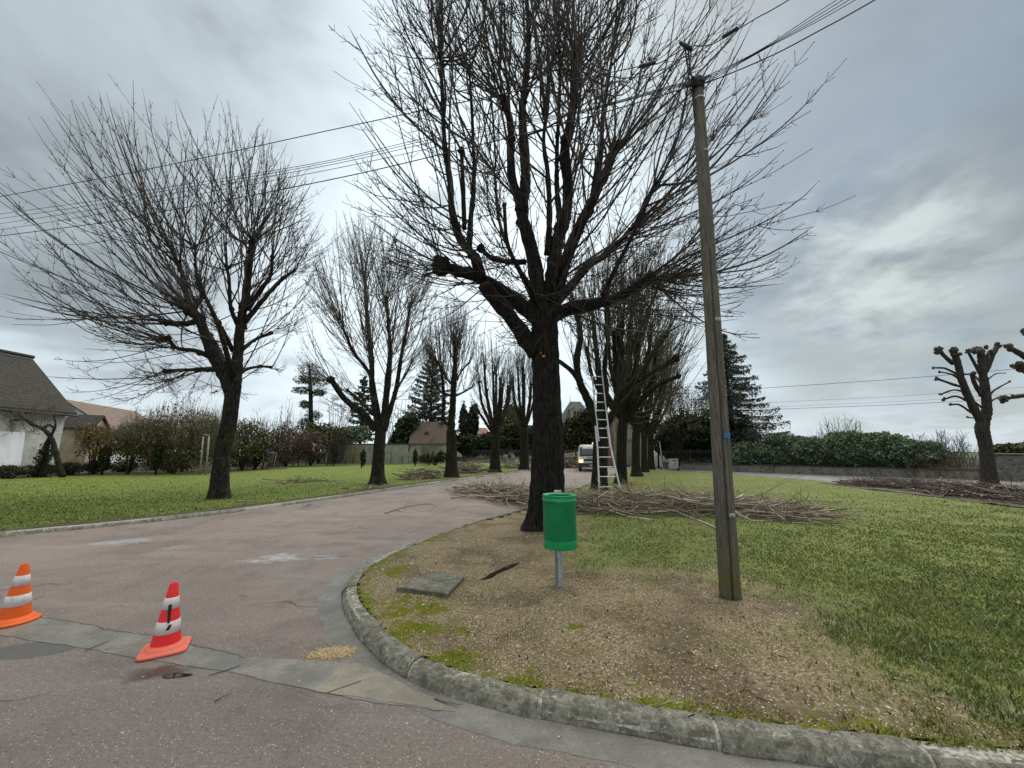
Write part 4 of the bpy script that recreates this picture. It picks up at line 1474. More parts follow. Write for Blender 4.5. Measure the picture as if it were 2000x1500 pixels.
t2_limbs = [
    ([(735, 840, 0), z3(640, 680, -.2), z3(560, 610, -.5), z3(470, 530, -.8), z3(380, 400, -1.0)], .20, .12, 1.5, 1.3),
    ([(738, 830, 0), z3(715, 600, .1), z3(690, 450, .2), z3(690, 250, .2), z3(665, 0, .3), (715, 590, .3), (712, 545, .4)], .20, .07, 1.5, 1.3),
    ([z3(700, 400, .2), z3(640, 300, -.3), z3(560, 200, -.7), z3(490, 50, -.9), (668, 630, -1)], .10, .05, 1.5, 1.2),
    ([(746, 835, 0), z3(800, 550, -.1), z3(810, 400, -.2), z3(830, 200, -.2), z3(820, 0, -.2), (755, 590, -.3)], .20, .07, 1.5, 1.3),
    ([(752, 835, 0), z3(840, 600, .2), z3(880, 450, .4), z3(920, 200, .5), z3(960, 0, .6), (800, 600, .7)], .17, .06, 1.5, 1.3),
    ([z3(700, 660, 0), z3(600, 560, .8), z3(505, 478, 1.2)], .10, .06, 1.5, .9),
    ([z3(860, 500, .3), z3(900, 440, 1.0), z3(960, 340, 1.5), z3(1000, 250, 1.8)], .09, .04, 1.5, .8),
    ([(742, 820, 0), (730, 750, -1.2), (720, 680, -1.8)], .12, .05, 1.5, 1.1),
    ([(745, 820, 0), (760, 760, 1.2), (765, 690, 1.9)], .12, .05, 1.5, 1.0),
]
tree('second tree of the left row, goblet of thick limbs from a short trunk', (737, 946), 0, [(737, 946, .33), (738, 915, .28), (740, 880, .265), (743, 850, .26), (743, 825, .25)], t2_limbs,
     (585, 875, 405, 840, 3.4), 480, BARK, SHOOT_FAR, grp=row_l, base_r=.017, twig_r=.006, twigs=4, twig_len=.35, sides=3, fork=(745, 740), flare=.4, subs=1, lower=(.05, .5), up=.25, K=8, seed=7, floor=2.6)
t3_limbs = [
    ([(881, 835, 0), z3(1310, 600, 0), z3(1320, 400, 0), z3(1330, 250, 0), (890, 670, 0)], .27, .12, 1.6, 1.8),
    ([(880, 832, 0), z3(1240, 700, -.3), z3(1240, 500, -.5), z3(1215, 300, -.6), z3(1150, 230, -.7)], .15, .07, 1.6, 1.3),
    ([z3(1240, 690, -.3), z3(1160, 690, -.8), z3(1080, 672, -1.2), z3(1030, 655, -1.5)], .09, .05, 1.6, .9),
    ([z3(1335, 520, 0), z3(1400, 490, .6), z3(1450, 460, 1.0)], .08, .05, 1.5, .7),
    ([z3(1340, 400, 0), z3(1380, 330, -.5), z3(1440, 260, -.8)], .07, .04, 1.5, .8),
    ([z3(1320, 450, 0), z3(1260, 380, .8), z3(1220, 250, 1.2), (858, 660, 1.3)], .08, .04, 1.5, 1.0),
    ([z3(1290, 520, 0), z3(1210, 480, -.8), z3(1160, 400, -1.2), z3(1130, 330, -1.4)], .08, .04, 1.5, 1.0),
]
tree('third tree of the left row, straight dark leader above a heap of cut branches', (881, 932), 0, [(881, 932, .40), (882, 905, .34), (882, 870, .31), (882, 840, .30)], t3_limbs,
     (815, 955, 575, 830, 2.6), 430, BARK_MOSS, SHOOT_FAR, grp=row_l, base_r=.017, twig_r=.007, twigs=3, twig_len=.35, sides=3, fork=(885, 790), up=.5, K=7, seed=8, floor=3)


def auto_limbs(cx, fy, hx, top, n, seed, r=.14, deep=1.6):
    """n limbs rising from the fork (cx, fy) and fanning to +-hx px at height top"""
    rr = random.Random(seed)
    L = []
    for k in range(n):
        f = -1 + 2 * (k + .5) / n + rr.uniform(-.12, .12)
        dy = rr.uniform(-deep, deep)
        tp = top + rr.uniform(0, .35) * (fy - top) + abs(f) * (fy - top) * .25
        L.append(([(cx + f * 2, fy + 4, 0), (cx + f * hx * .45, fy - (fy - tp) * .25, dy * .4), (cx + f * hx * .85, fy - (fy - tp) * .6, dy * .8), (cx + f * hx, tp, dy)], r * rr.uniform(.7, 1.1), r * .4, 1.6, 1))
    return L


tree('fourth tree of the left row, slim trunk forking at shrub height', (967, 922), 0, [(967, 922, .42), (967, 895, .36), (968, 865, .33), (968, 840, .30)],
     auto_limbs(968, 842, 34, 690, 9, 3, .20) + [([(968, 855, 0), (945, 820, 0), (932, 800, -.5)], .12, .08, 1.5, .5)],
     (912, 1015, 640, 840, 2.6), 330, BARK_MOSS, SHOOT_FAR, grp=row_l, base_r=.018, twig_r=.008, twigs=3, sides=3, fork=(968, 800), up=.5, K=7, seed=12, floor=3)
tree('fifth and farthest tree of the left row, just left of the big trunk', (1024, 917), 0, [(1024, 917, .42), (1024, 895, .36), (1024, 865, .33), (1023, 835, .30)],
     auto_limbs(1023, 838, 28, 690, 8, 6, .20), (975, 1060, 650, 840, 2.6), 300, BARK_MOSS, SHOOT_FAR, grp=row_l, base_r=.018, twig_r=.008, twigs=3, sides=3, fork=(1023, 800), up=.5, K=7, seed=13, floor=3)

# ---------- right-hand row behind the big tree
row_r = 'pruned trees along the right of the avenue'
r1_limbs = [
    ([(1172, 850, 0), z6(1095, 1020, -.1), z6(1040, 900, -.3), z6(1020, 760, -.5), z6(1040, 640, -.6), z6(1030, 520, -.6), (1118, 590, -.7)], .21, .10, 1.5, 1.0),
    ([z6(1075, 960, -.2), z6(1000, 840, -.8), z6(930, 780, -1.1), (1085, 700, -1.2)], .13, .06, 1.5, .5),
    ([(1173, 840, 0), (1172, 770, .1), z6(1150, 800, .1), z6(1135, 650, .2), z6(1120, 500, .3), (1155, 590, .4)], .20, .06, 0, .9),
    ([(1176, 840, 0), z6(1200, 950, .2), z6(1190, 800, .5), z6(1210, 640, .6), (1190, 630, .7), (1185, 570, .7)], .15, .06, 1.5, 1.0),
    ([(1176, 850, 0), (1196, 810, -.4), (1220, 760, -.7), (1262, 735, -1.0), (1320, 700, -1.2)], .16, .09, 1.7, .8),
    ([(1240, 745, -.9), (1275, 690, -.8), (1300, 655, -.8)], .10, .07, 1.7, .9),
    ([(1215, 770, -.6), (1225, 700, -.2), (1232, 620, 0), (1250, 560, .1)], .13, .05, 1.5, 1.2),
    ([(1200, 800, -.3), (1212, 720, .6), (1215, 650, 1.0), (1222, 570, 1.2)], .12, .05, 1.5, 1.2),
    ([(1230, 690, -.1), (1265, 610, .2), (1290, 550, .3)], .08, .04, 1.5, 1.0),
]
tree('mossy tree the aluminium ladder leans against, first behind the big tree', (1170, 957), 0, [(1170, 957, .33), (1171, 930, .31), (1172, 900, .30), (1173, 870, .30), (1174, 845, .28)], r1_limbs,
     (1085, 1390, 430, 800, 3.0), 520, BARK_MOSS, SHOOT_OLIVE, grp=row_r, base_r=.017, twig_r=.005, twigs=4, twig_len=.35, sides=3, fork=(1185, 800), up=.45, K=8, seed=15, floor=3.2, flare=.2, trunk_sides=48)
tree('mossy tree right behind the ladder, second of the right row', (1213, 944), 0, [(1214, 944, .28), (1214, 915, .25), (1214, 880, .24), (1215, 840, .24), (1218, 815, .23)],
     auto_limbs(1220, 820, 75, 560, 10, 21, .20, 2.0) + [([(1222, 820, 0), (1255, 780, -1), (1290, 750, -1.5), (1325, 735, -1.8)], .14, .08, 1.6, .7)],
     (1120, 1385, 470, 800, 3.2), 400, BARK_MOSS, SHOOT_OLIVE, grp=row_r, base_r=.018, twig_r=.006, twigs=4, sides=3, fork=(1218, 780), up=.45, K=8, seed=16, floor=3.2, flare=.3)
tree('slimmer mossy tree third in the right row, right of the ladder', (1243, 930), 0, [(1242, 930, .32), (1242, 905, .25), (1242, 870, .24), (1243, 835, .24)],
     auto_limbs(1245, 838, 55, 640, 9, 23, .18, 2.0), (1170, 1370, 560, 830, 3.2), 330, BARK_MOSS, SHOOT_OLIVE, grp=row_r, base_r=.018, twig_r=.007, twigs=3, sides=3, fork=(1245, 800), up=.4, K=7, seed=17, floor=3.0)
tree('fourth mossy trunk of the right row, half hidden by the third', (1259, 922), 0, [(1258, 922, .28), (1258, 900, .22), (1258, 870, .21), (1258, 842, .21)],
     auto_limbs(1260, 845, 50, 690, 8, 25, .18, 2.0), (1200, 1350, 620, 840, 3.0), 330, BARK_MOSS, SHOOT_OLIVE, grp=row_r, base_r=.018, twig_r=.008, twigs=3, sides=3, fork=(1260, 810), up=.4, K=7, seed=18, floor=3.0)
tree('last trunk of the right row, beside the gap of bright sky', (1271, 917), 0, [(1271, 917, .32), (1271, 895, .26), (1271, 870, .25), (1270, 845, .24)],
     auto_limbs(1271, 848, 45, 700, 8, 27, .18, 2.0), (1215, 1345, 640, 850, 3.0), 300, BARK_MOSS, SHOOT_OLIVE, grp=row_r, base_r=.018, twig_r=.009, twigs=3, sides=3, fork=(1271, 815), up=.35, K=7, seed=19, floor=2.4)


# ---------- pollards at the right
def pollard(label, base_px, trunk, limbs, seed, name='pollard_tree'):
    base = G(base_px[0], base_px[1], LZ)
    Y = base[1]
    root = empty(name, base, label, 'tree', 'pollarded trees by the stone wall')
    tb = MB()
    tp = [np.array([base[0], Y, LZ - .06])] + [P(x, y, Y) for (x, y, r) in trunk[1:]]
    trunk_mesh(tb, np.array(tp), [t[2] * .66 for t in trunk], .18, 28, seed=seed)
    tb.build('trunk', BARK_POL, root)
    kn = simple('pollard_knuckle', (0.045, 0.036, 0.030), (0.145, 0.105, 0.088), 12, .9, bump=.8, bscale=50) if 'pollard_knuckle' not in bpy.data.materials else bpy.data.materials['pollard_knuckle']
    for k, (pp, r0, r1, kk_) in enumerate(limbs):
        lb = MB()
        pts = np.array([P(x, y, Y + dy) for (x, y, dy) in pp])
        r0, r1 = r0 * (.74 if r0 > .1 else .9), r1 * .8
        limb_mesh(lb, pts, r0, r1, 10, 0, seed=seed + k, rough=.12)
        lo = lb.build('limb', BARK_POL, root)
        kb = MB()
        e = pts[-1]
        for q in range(kk_ + 2):
            off = np.clip(rng.normal(size=3), -1, 1) * r1 * .85
            blob(kb, e + off * 1.25, r1 * rng.uniform(.6, 1.25), 8, rng.uniform(.8, 1.5), k * 7 + q)
        kb.build('knuckle', kn, lo)
    return root


z8 = lambda x, y, d=0.0: (1450 + x / 3.636, 620 + y / 3.636, d)
pol = [
    ([(1917, 822, 0), z8(1640, 640), z8(1560, 450), z8(1530, 330), z8(1500, 250)], .26, .13, 4),
    ([z8(1500, 330), z8(1440, 280), z8(1400, 235)], .12, .10, 4),
    ([(1924, 822, 0), z8(1735, 640), z8(1715, 450), z8(1700, 320), z8(1690, 235)], .27, .16, 5),
    ([z8(1715, 330), z8(1750, 250)], .10, .09, 3),
    ([z8(1720, 400), z8(1770, 290), z8(1800, 230), z8(1820, 200)], .13, .10, 5),
    ([z8(1690, 400), z8(1640, 310), z8(1600, 240)], .09, .07, 4),
    ([z8(1700, 560), z8(1650, 470), z8(1630, 410)], .10, .09, 4),
    ([z8(1560, 420), z8(1480, 380), z8(1430, 360), z8(1350, 358)], .07, .045, 3),
    ([z8(1570, 470), z8(1500, 410), z8(1400, 385)], .07, .04, 3),
    ([z8(1570, 500), z8(1480, 470), z8(1380, 435)], .07, .06, 4),
    ([z8(1590, 530), z8(1500, 515), z8(1410, 545)], .055, .04, 3),
    ([z8(1610, 600), z8(1520, 560), z8(1435, 580)], .06, .05, 4),
    ([z8(1630, 680), z8(1540, 620), z8(1475, 620)], .06, .045, 4),
    ([z8(1680, 720), z8(1640, 715), z8(1600, 708)], .05, .035, 2),
    ([z8(1700, 640), z8(1650, 600), z8(1600, 580)], .05, .04, 3),
    ([z8(1745, 560), z8(1800, 510), z8(1900, 455)], .05, .035, 3),
    ([z8(1760, 600), z8(1800, 575), z8(1840, 560)], .04, .03, 2),
    ([z8(1745, 440, .3), z8(1800, 400, .6), z8(1870, 395, .8)], .035, .025, 1),
    ([z8(1700, 470, .3), z8(1640, 410, .7), z8(1570, 405, .9)], .06, .04, 3),
]
pollard('two-stemmed pollard with knuckled stubs in front of the stone wall', (1934, 948), [(1934, 948, .42), (1930, 920, .38), (1925, 870, .34), (1918, 840, .36), (1920, 822, .33)], pol, 40)
pol2 = [
    ([(2070, 760, 0), z8(2080, 330), z8(2000, 275), z8(1900, 215)], .20, .10, 6),
    ([(2075, 790, 0), z8(2090, 420), z8(2020, 385), z8(1955, 350)], .18, .12, 8),
    ([(2070, 800, 0), z8(2120, 560), z8(2000, 555), z8(1860, 580)], .12, .09, 6),
    ([z8(2060, 560), z8(1980, 565), z8(1915, 550)], .04, .03, 1),
    ([(2072, 780, 0), (2060, 690, .3), (2020, 660, .5), (2004, 650, .6)], .16, .09, 6),
    ([(2085, 790, 0), (2090, 700, .2), (2085, 620, .2)], .2, .12, 5),
]
pollard('pollard at the right edge, only its knuckled stubs reach into view', (2110, 962), [(2110, 962, .45), (2100, 900, .40), (2088, 840, .36), (2080, 800, .33)], pol2, 60)

# ================================================================== STREET THINGS
def rotz(a):
    c, s_ = math.cos(a), math.sin(a)
    R = np.array([[c, -s_, 0], [s_, c, 0], [0, 0, 1]])
    return lambda V: V @ R.T


def place(o_, a=0.0):
    pass


class Loc:
    """local frame: maps local coordinates to the world (rotation about z, then base)"""

    def __init__(s, base, a=0.0):
        s.b = np.array(base, float)
        s.r = rotz(a)

    def __call__(s, V):
        return s.r(np.asarray(V, float)) + s.b


# ---- traffic cones
def cone_mat(name, c, dirt):
    m = M(name, 0.55, 0.35)
    f = m.noise(14, 6, 0.75)
    m.col(m.mix(m.math('MULTIPLY', m.mr(f, 0.5, 0.72), 0.5), c, dirt))
    m.bump(m.noise(60, 4), 0.15, 0.003)
    return m.m


def band_mat(name, scuff):
    m = M(name, 0.4, 0.4)
    f = m.noise(28, 7, 0.8)
    g = m.noise(70, 5, 0.8, m.scl((1, 1, 3)))
    c = m.mix(m.math('MULTIPLY', m.mr(f, 0.52, 0.66), 0.55), (0.72, 0.66, 0.64), scuff)
    c = m.mix(m.math('MULTIPLY', m.mr(g, 0.6, 0.7), 0.5), c, (0.35, 0.25, 0.24))
    m.col(c)
    return m.m


def cone(px, py, h, kind, label, r0, r1, bands, bw, rot, cm, bm, basem):
    b0 = G(px, py, 0.006)
    root = empty('traffic_cone', b0, label, 'traffic cone', 'traffic cones across the avenue mouth')
    L = Loc(b0, rot)
    zb = 0.055

    def rz(z):
        return r0 + (r1 - r0) * (z - zb) / (h - zb)
    # base plate
    b = MB()
    n = 56
    a = np.arange(n) / n * 2 * math.pi
    sq = 1 / (np.abs(np.cos(a)) ** kind + np.abs(np.sin(a)) ** kind) ** (1 / kind)
    rings = []
    for f, z in ((1.0, 0.0), (1.015, 0.006), (1.0, 0.016), (0.96, 0.020)):
        rings.append(np.stack([np.cos(a) * sq * bw * f, np.sin(a) * sq * bw * f, np.full(n, z)], -1))
    for rr, z in ((r0 * 1.34, 0.024), (r0 * 1.30, 0.036), (r0 * 1.20, 0.043), (r0 * 1.10, 0.046), (r0 * 1.04, 0.050), (r0, zb)):
        rings.append(np.stack([np.cos(a) * rr, np.sin(a) * rr, np.full(n, z)], -1))
    V = np.concatenate(rings)
    K = len(rings)
    i, j = np.meshgrid(np.arange(K - 1), np.arange(n), indexing='ij')
    j2 = (j + 1) % n
    b.add(L(V), [np.stack([i * n + j, i * n + j2, (i + 1) * n + j2, (i + 1) * n + j], -1).reshape(-1, 4), np.arange(n)[::-1][None]])
    b.build('base', basem, root)
    b = MB()
    b.lathe([(r0, zb), (r1, h - .004), (r1 - .002, h), (r1 - .008, h), (r1 - .010, h - .004), (r0 - .012, zb + .01)], seg=48, M=L)
    b.build('cone_body', cm, root)
    for (za, zc) in bands:
        b = MB()
        b.lathe([(rz(za), za), (rz(za) + .0022, za + .001), (rz(zc) + .0022, zc - .001), (rz(zc), zc)], seg=48, M=L)
        b.build('reflective_band', bm, root)
    return root, L, rz


cone_o = cone_mat('orange_cone_plastic', (0.85, 0.13, 0.015), (0.55, 0.10, 0.03))
cone_r = cone_mat('red_cone_plastic', (0.90, 0.030, 0.030), (0.60, 0.07, 0.06))
cone_b = cone_mat('faded_cone_base', (0.80, 0.16, 0.10), (0.50, 0.20, 0.14))
bnd = band_mat('scuffed_white_band', (0.55, 0.25, 0.24))
bnd2 = band_mat('worn_white_band', (0.42, 0.20, 0.22))
hh = .505
root, L, rz = cone(322, 1268, hh, 6, 'faded red cone with black tape stroke on its white bands', .098, .028, [(.135, .225), (.315, .400)], .155, .55, cone_r, bnd, cone_b)
# black tape exclamation stroke on the side facing the camera
tape = simple('black_tape', (0.01, 0.01, 0.01), (0.03, 0.03, 0.03), 30, .5)
b0 = root.location
fa = math.atan2(-b0.y, -b0.x) - .55 + .10
for (z0_, z1_, w0_, w1_, sh) in ((.218, .352, .008, .012, .0), (.168, .205, .012, .010, -.03)):
    b = MB()
    n = 6
    V = []
    for i_ in range(n):
        f = i_ / (n - 1)
        z = z0_ + (z1_ - z0_) * f
        wv = w0_ + (w1_ - w0_) * f
        for s_ in (-1, 0, 1):
            r_ = rz(z) + .0042
            a_ = fa + sh - .1 + s_ * wv / r_ - .10 * f * (1 if sh == 0 else -2)
            V.append([math.cos(a_) * r_, math.sin(a_) * r_, z])
    ii, jj = np.meshgrid(np.arange(n - 1), np.arange(2), indexing='ij')
    b.add(L(V), np.stack([ii * 3 + jj, ii * 3 + jj + 1, (ii + 1) * 3 + jj + 1, (ii + 1) * 3 + jj], -1).reshape(-1, 4))
    b.build('tape_mark', tape, root)
cone(26, 1214, .515, 2, 'bright orange cone with round skirted base at the left edge', .108, .028, [(.15, .245), (.325, .415)], .168, .3, cone_o, bnd2, cone_o)

# ---- litter bin on a galvanised post
green = M('green_enamel', 0.35, 0.5)
green.col(green.mix(green.mr(green.noise(3, 5), .35, .65), (0.0, 0.29, 0.095), (0.004, 0.36, 0.125)))
green.bump(green.noise(30, 4), .1, .003)
green = green.m
dkg = simple('dark_green_liner', (0.002, 0.10, 0.045), (0.004, 0.16, 0.075), 8, .6)
galv = M('galvanised_steel', 0.5, 0.5, 0.55)
galv.col(galv.mix(galv.mr(galv.noise(40, 6, .8), .35, .65), (0.30, 0.31, 0.31), (0.48, 0.49, 0.49)))
galv = galv.m
pb = G(1093, 1144, LZ)
root = empty('litter_bin', pb, 'green perforated litter bin on a grey steel post', 'litter bin')
b = MB()
b.rbox(-.042, .042, -.004, .020, -.05, 1.06, .003, M=Loc(pb))
b.rbox(-.042, -.037, .0205, .045, -.05, 1.06, .0015, M=Loc(pb))
b.rbox(.037, .042, .0205, .045, -.05, 1.06, .0015, M=Loc(pb))
b.build('post', galv, root)
R, zb0, zb1 = .187, .465, 1.035
bc = pb + np.array([-.006, -.195, 0])
Lb = Loc(bc)
# perforated skin
b = MB()
nc, nh = 104, 46
za, zb_ = zb0 + .085, zb1 - .085
a = np.arange(nc) / nc * 2 * math.pi
V = []
Fq = []
dz = (zb_ - za) / nh
da = 2 * math.pi / nc
i, j = np.meshgrid(np.arange(nh), np.arange(nc), indexing='ij')
i, j = i.ravel(), j.ravel()


def cyl(an, z, r=R):
    return np.stack([np.cos(an) * r, np.sin(an) * r, z], -1)


q = []
for (fa_, fz) in ((0, 0), (1, 0), (1, 1), (0, 1), (.15, .15), (.85, .15), (.85, .85), (.15, .85)):
    q.append(cyl((j + fa_) * da, za + (i + fz) * dz))
V = np.stack(q, 1).reshape(-1, 3)
k = np.arange(len(i)) * 8
Fq = np.concatenate([np.stack([k + p_, k + (p_ + 1) % 4, k + 4 + (p_ + 1) % 4, k + 4 + p_], -1) for p_ in range(4)])
b.add(Lb(V), [Fq])
b.build('mesh_basket', green, root, smooth=False)
b = MB()
b.lathe([(R - .012, zb0 + .03), (R - .012, zb1 - .05)], seg=48, M=Lb)
b.build('liner', dkg, root)
b = MB()
b.lathe([(R - .02, zb1 - .02), (R - .004, zb1), (R + .003, zb1), (R + .007, zb1 - .006), (R + .007, zb1 - .012), (R + .002, zb1 - .018), (R + .002, zb1 - .052), (R + .006, zb1 - .056), (R + .006, zb1 - .062), (R + .001, zb1 - .066), (R + .001, za + 0 * 1)][:10] + [(R + .001, zb_ - .002), (R - .006, zb_ - .002)], seg=64, M=Lb)
b.build('top_rim', green, root)
b = MB()
b.lathe([(R - .006, za + .002), (R + .0012, za + .002), (R + .0012, za), (R + .0012, zb0 + .003), (R, zb0), (R - .004, zb0 - .001), (R - .01, zb0 - .002), (.01, zb0 - .004)], seg=64, M=Lb)
b.build('bottom_band', green, root)
b = MB()
b.lathe([(R - .014, zb1 - .075), (.01, zb1 - .078)], seg=48, M=Lb)
b.build('litter_bag', simple('bin_bag', (.01, .012, .01), (.03, .03, .03), 20, .4), root)
# rust mark and drips under the basket
b = MB()
rust = simple('rust', (.20, .07, .01), (.40, .20, .03), 60, .9)
q = []
for an in np.linspace(-1.86, -1.70, 7):
    q.append(cyl(np.array(an), np.array(zb1 - .073 + .003 * math.sin(an * 60)), R + .0035))
    q.append(cyl(np.array(an), np.array(zb1 - .080 - .003 * math.sin(an * 90)), R + .0035))
b.add(Lb(np.array(q)), np.array([[2 * k_, 2 * k_ + 1, 2 * k_ + 3, 2 * k_ + 2] for k_ in range(6)]))
b.build('rust_mark', rust, root)
b = MB()
b.rbox(-.02, .02, -.04, -.004, .62, .66, .003, M=Loc(pb))
b.build('bracket', galv, root)
b = MB()
b.rbox(-.02, .02, -.04, -.004, .90, .94, .003, M=Loc(pb))
b.build('bracket', galv, root)
for an in (-2.7, -2.3, -2.0, -1.75):
    hk = Lb(cyl(np.array(an), np.array(zb0 + .002), R - .003))
    b = MB()
    b.tubes(np.array([hk, hk + [0, 0, -.012], hk + [.003, 0, -.024]]), np.array([.004, .004, .002]), 6)
    b.build('hook', dkg, root)

# ---- concrete cover slab
cs = [G(774, 1156, LZ), G(846, 1124, LZ), G(907, 1134, LZ), G(874, 1170, LZ)]
cs = [c[:2] for c in cs]
cs = cs[::-1] if np.cross(np.array(cs[1]) - cs[0], np.array(cs[2]) - cs[1]) < 0 else cs
mslab = M('mossy_slab_concrete', .9, .2)
f = mslab.noise(6, 7, .75)
c = mslab.mix(mslab.mr(f, .38, .62), (0.11, 0.105, 0.075), (0.235, 0.22, 0.175))
c = mslab.mix(mslab.math('MULTIPLY', mslab.mr(mslab.noise(18, 6, .8), .52, .62), .6), c, (0.07, 0.075, 0.03))
c = mslab.mix(mslab.mr(mslab.noise(60, 5, .8), .62, .68), c, (0.33, 0.32, 0.26))
mslab.col(c)
mslab.bump(mslab.noise(50, 6, .8), .8, .008)
b = MB()
cs = np.array(cs)
cen = cs.mean(0)
q = resample(np.vstack([cs, cs[:1]]), .03)[:-1]
q = q + np.stack([vnoise(np.c_[q, q[:, 0] * 0], 20, 2), vnoise(np.c_[q, q[:, 0] * 0], 20, 7)], -1) * .004
b.prism(q, LZ - .03, LZ + .045)
n = len(q)
top = cen + (q - cen) * .985
b.add(np.vstack([np.c_[q, np.full(n, LZ + .0455)], np.c_[top, np.full(n, LZ + .052)]]), [np.stack([np.arange(n), (np.arange(n) + 1) % n, (np.arange(n) + 1) % n + n, np.arange(n) + n], -1), (np.arange(n) + n)[None]])
tag(b.build('cover_slab', mslab.m, smooth=False), 'mossy concrete cover slab lying in the bare corner behind the kerb', 'cover slab')

# ---- wooden utility pole
def pole_mat():
    m = M('weathered_pole_wood', .85, .2)
    v = m.scl((1, 1, .05))
    f = m.noise(70, 6, .75, v)
    g = m.noise(3, 5, .7, m.scl((1, 1, .5)))
    c = m.mix(m.mr(f, .35, .65), (0.075, 0.066, 0.050), (0.215, 0.190, 0.148))
    c = m.mix(m.math('MULTIPLY', m.mr(g, .45, .65), .5), c, (0.105, 0.10, 0.082))
    sx = m.n('ShaderNodeSeparateXYZ')
    m.l(m.pos, sx.inputs[0])
    low = m.mr(sx.outputs[2], .75, .1)
    c = m.mix(m.math('MULTIPLY', low, m.mr(m.noise(9, 6, .7), .38, .6)), c, (0.115, 0.12, 0.03))
    pk = m.mr(m.noise(26, 6, .75, m.scl((1, 1, .18))), .60, .68)
    c = m.mix(m.math('MULTIPLY', pk, m.mr(sx.outputs[2], 2.5, 4.5, 0, .8)), c, (0.27, 0.20, 0.13))
    m.col(c)
    m.bump(f, .8, .008)
    return m.m


MPOLE = pole_mat()
p0 = G(1437, 1172, LZ - .0)
p0[1] += .10
Yp = p0[1]
ptop = P(1362, 158, Yp)
root = empty('utility_pole', p0, 'weathered wooden utility pole with small blue plate and long crack', 'utility pole')
b = MB()
n, sd_ = 90, 64
c = np.linspace(p0 - np.array([0, 0, .05]), ptop, n)
rr = np.linspace(.106, .067, n)
b.tubes(c, rr, sd_)
V = b.V[-1].reshape(n, sd_, 3)
d = V - c[:, None]
an = np.arctan2(d[..., 1], d[..., 0])
hz = (c[:, 2] - LZ)[:, None] + 0 * an
# the drying crack runs up the side seen from the street
ca = -math.pi / 2 - .28 + .07 * np.sin(hz * 1.1) + .03 * np.sin(hz * 3.7)
cw = .085 * np.clip(1.25 - np.abs(hz - 1.3) / 2.6, 0, 1) + 1e-4
dep = .60 * np.exp(-((an - ca) / cw) ** 2) * (hz < 3.9)
ca2 = -math.pi / 2 + .30 + .05 * np.sin(hz * 1.7 + 1)
dep2 = .10 * np.exp(-((an - ca2) / .03) ** 2) * (np.sin(hz * 1.3) > -.2)
gr = .015 * vnoise(np.stack([np.cos(an) * 9, np.sin(an) * 9, hz * .8], -1), 1, 4)
b.V[-1] = (c[:, None] + d * (1 - dep - dep2 + gr)[..., None]).reshape(-1, 3)
b.build('pole_shaft', MPOLE, root)
blue = simple('blue_enamel_plate', (0.02, 0.13, 0.42), (0.03, 0.18, 0.55), 20, .4)


def on_pole(px, py, off=0.0):
    """point on the pole's face towards the camera at the photo position"""
    q = P(px, py, Yp - .095)
    t = (q[2] - p0[2]) / (ptop[2] - p0[2])
    a_ = p0 + (ptop - p0) * t
    r_ = .106 + (.067 - .106) * t
    x = q[0]
    dx = np.clip(x - a_[0], -r_ * .9, r_ * .9)
    y = Yp - math.sqrt(max(r_ * r_ - dx * dx, 1e-4)) - off
    return np.array([a_[0] + dx, y, q[2]]), math.asin(dx / r_)


def plate(px, py, w_, h_, mat, name, parent, th=.004, bolt=True):
    c_, a_ = on_pole(px, py, .008)
    L_ = Loc(c_, a_)
    b_ = MB()
    b_.rbox(-w_ / 2, w_ / 2, -th, 0.006, -h_ / 2, h_ / 2, .0015, M=L_)
    o_ = b_.build(name, mat, parent, smooth=False)
    if bolt:
        b_ = MB()
        V0 = MB()
        b_.lathe([(0.012, 0), (.012, .004), (.006, .008), (.001, .008)], seg=12, M=lambda V: L_(np.stack([V[:, 0], -V[:, 2] - th, V[:, 1]], -1)))
        b_.build('bolt', galv, o_)
    return o_


plate(1420, 851, .078, .052, blue, 'blue_plate', root, bolt=False)
plate(1402, 623, .06, .038, galv, 'clamp_plate', root)
plate(1429, 1006, .072, .036, galv, 'clamp_plate', root)
plate(1380, 290, .05, .03, galv, 'clamp_plate', root)
# head: dark cap, strap, bracket, perforated upright
dkm = simple('dark_hardware', (0.012, 0.012, 0.012), (0.04, 0.04, 0.04), 20, .6)
b = MB()
b.tubes(np.array([ptop + [0, 0, -.16], ptop + [0, 0, .0], ptop + [0, 0, .02], ptop + [0, 0, .05]]), np.array([.074, .080, .074, .03]), 24)
b.build('pole_cap', dkm, root)
b = MB()
zst = ptop + (p0 - ptop) * (.30 / (ptop[2] - p0[2]))
b.tubes(np.array([zst + [0, 0, .008], zst + [0, 0, -.008]]), np.array([.073, .0735]), 32)
b.build('steel_strap', simple('bright_strap', (.45, .45, .45), (.6, .6, .6), 20, .35, metal=.6), root)
uL = Loc(P(1350, 178, Yp - .02), .5)
b = MB()
ub = P(1352, 178, Yp - .02)
ut = P(1340, 88, Yp - .05)
ax = (ut - ub)
Lu = np.linalg.norm(ax)
for k in range(9):
    za_ = k / 9
    b.tubes(np.array([ub + ax * za_ + [-.018, 0, 0], ub + ax * (za_ + 1 / 9) + [-.018, 0, 0]]), np.array([.011, .011]), 4)
    b.tubes(np.array([ub + ax * za_ + [.018, 0, 0], ub + ax * (za_ + 1 / 9) + [.018, 0, 0]]), np.array([.011, .011]), 4)
    q = ub + ax * (za_ + .02)
    b.box(q[0] - .018, q[0] + .018, q[1] - .004, q[1] + .004, q[2] - .008, q[2] + .012)
lowr = P(1357, 228, Yp - .08)
b.tubes(np.array([ub, lowr]), np.array([.012, .012]), 6)
b.build('bracket_upright', dkm, root)
b = MB()
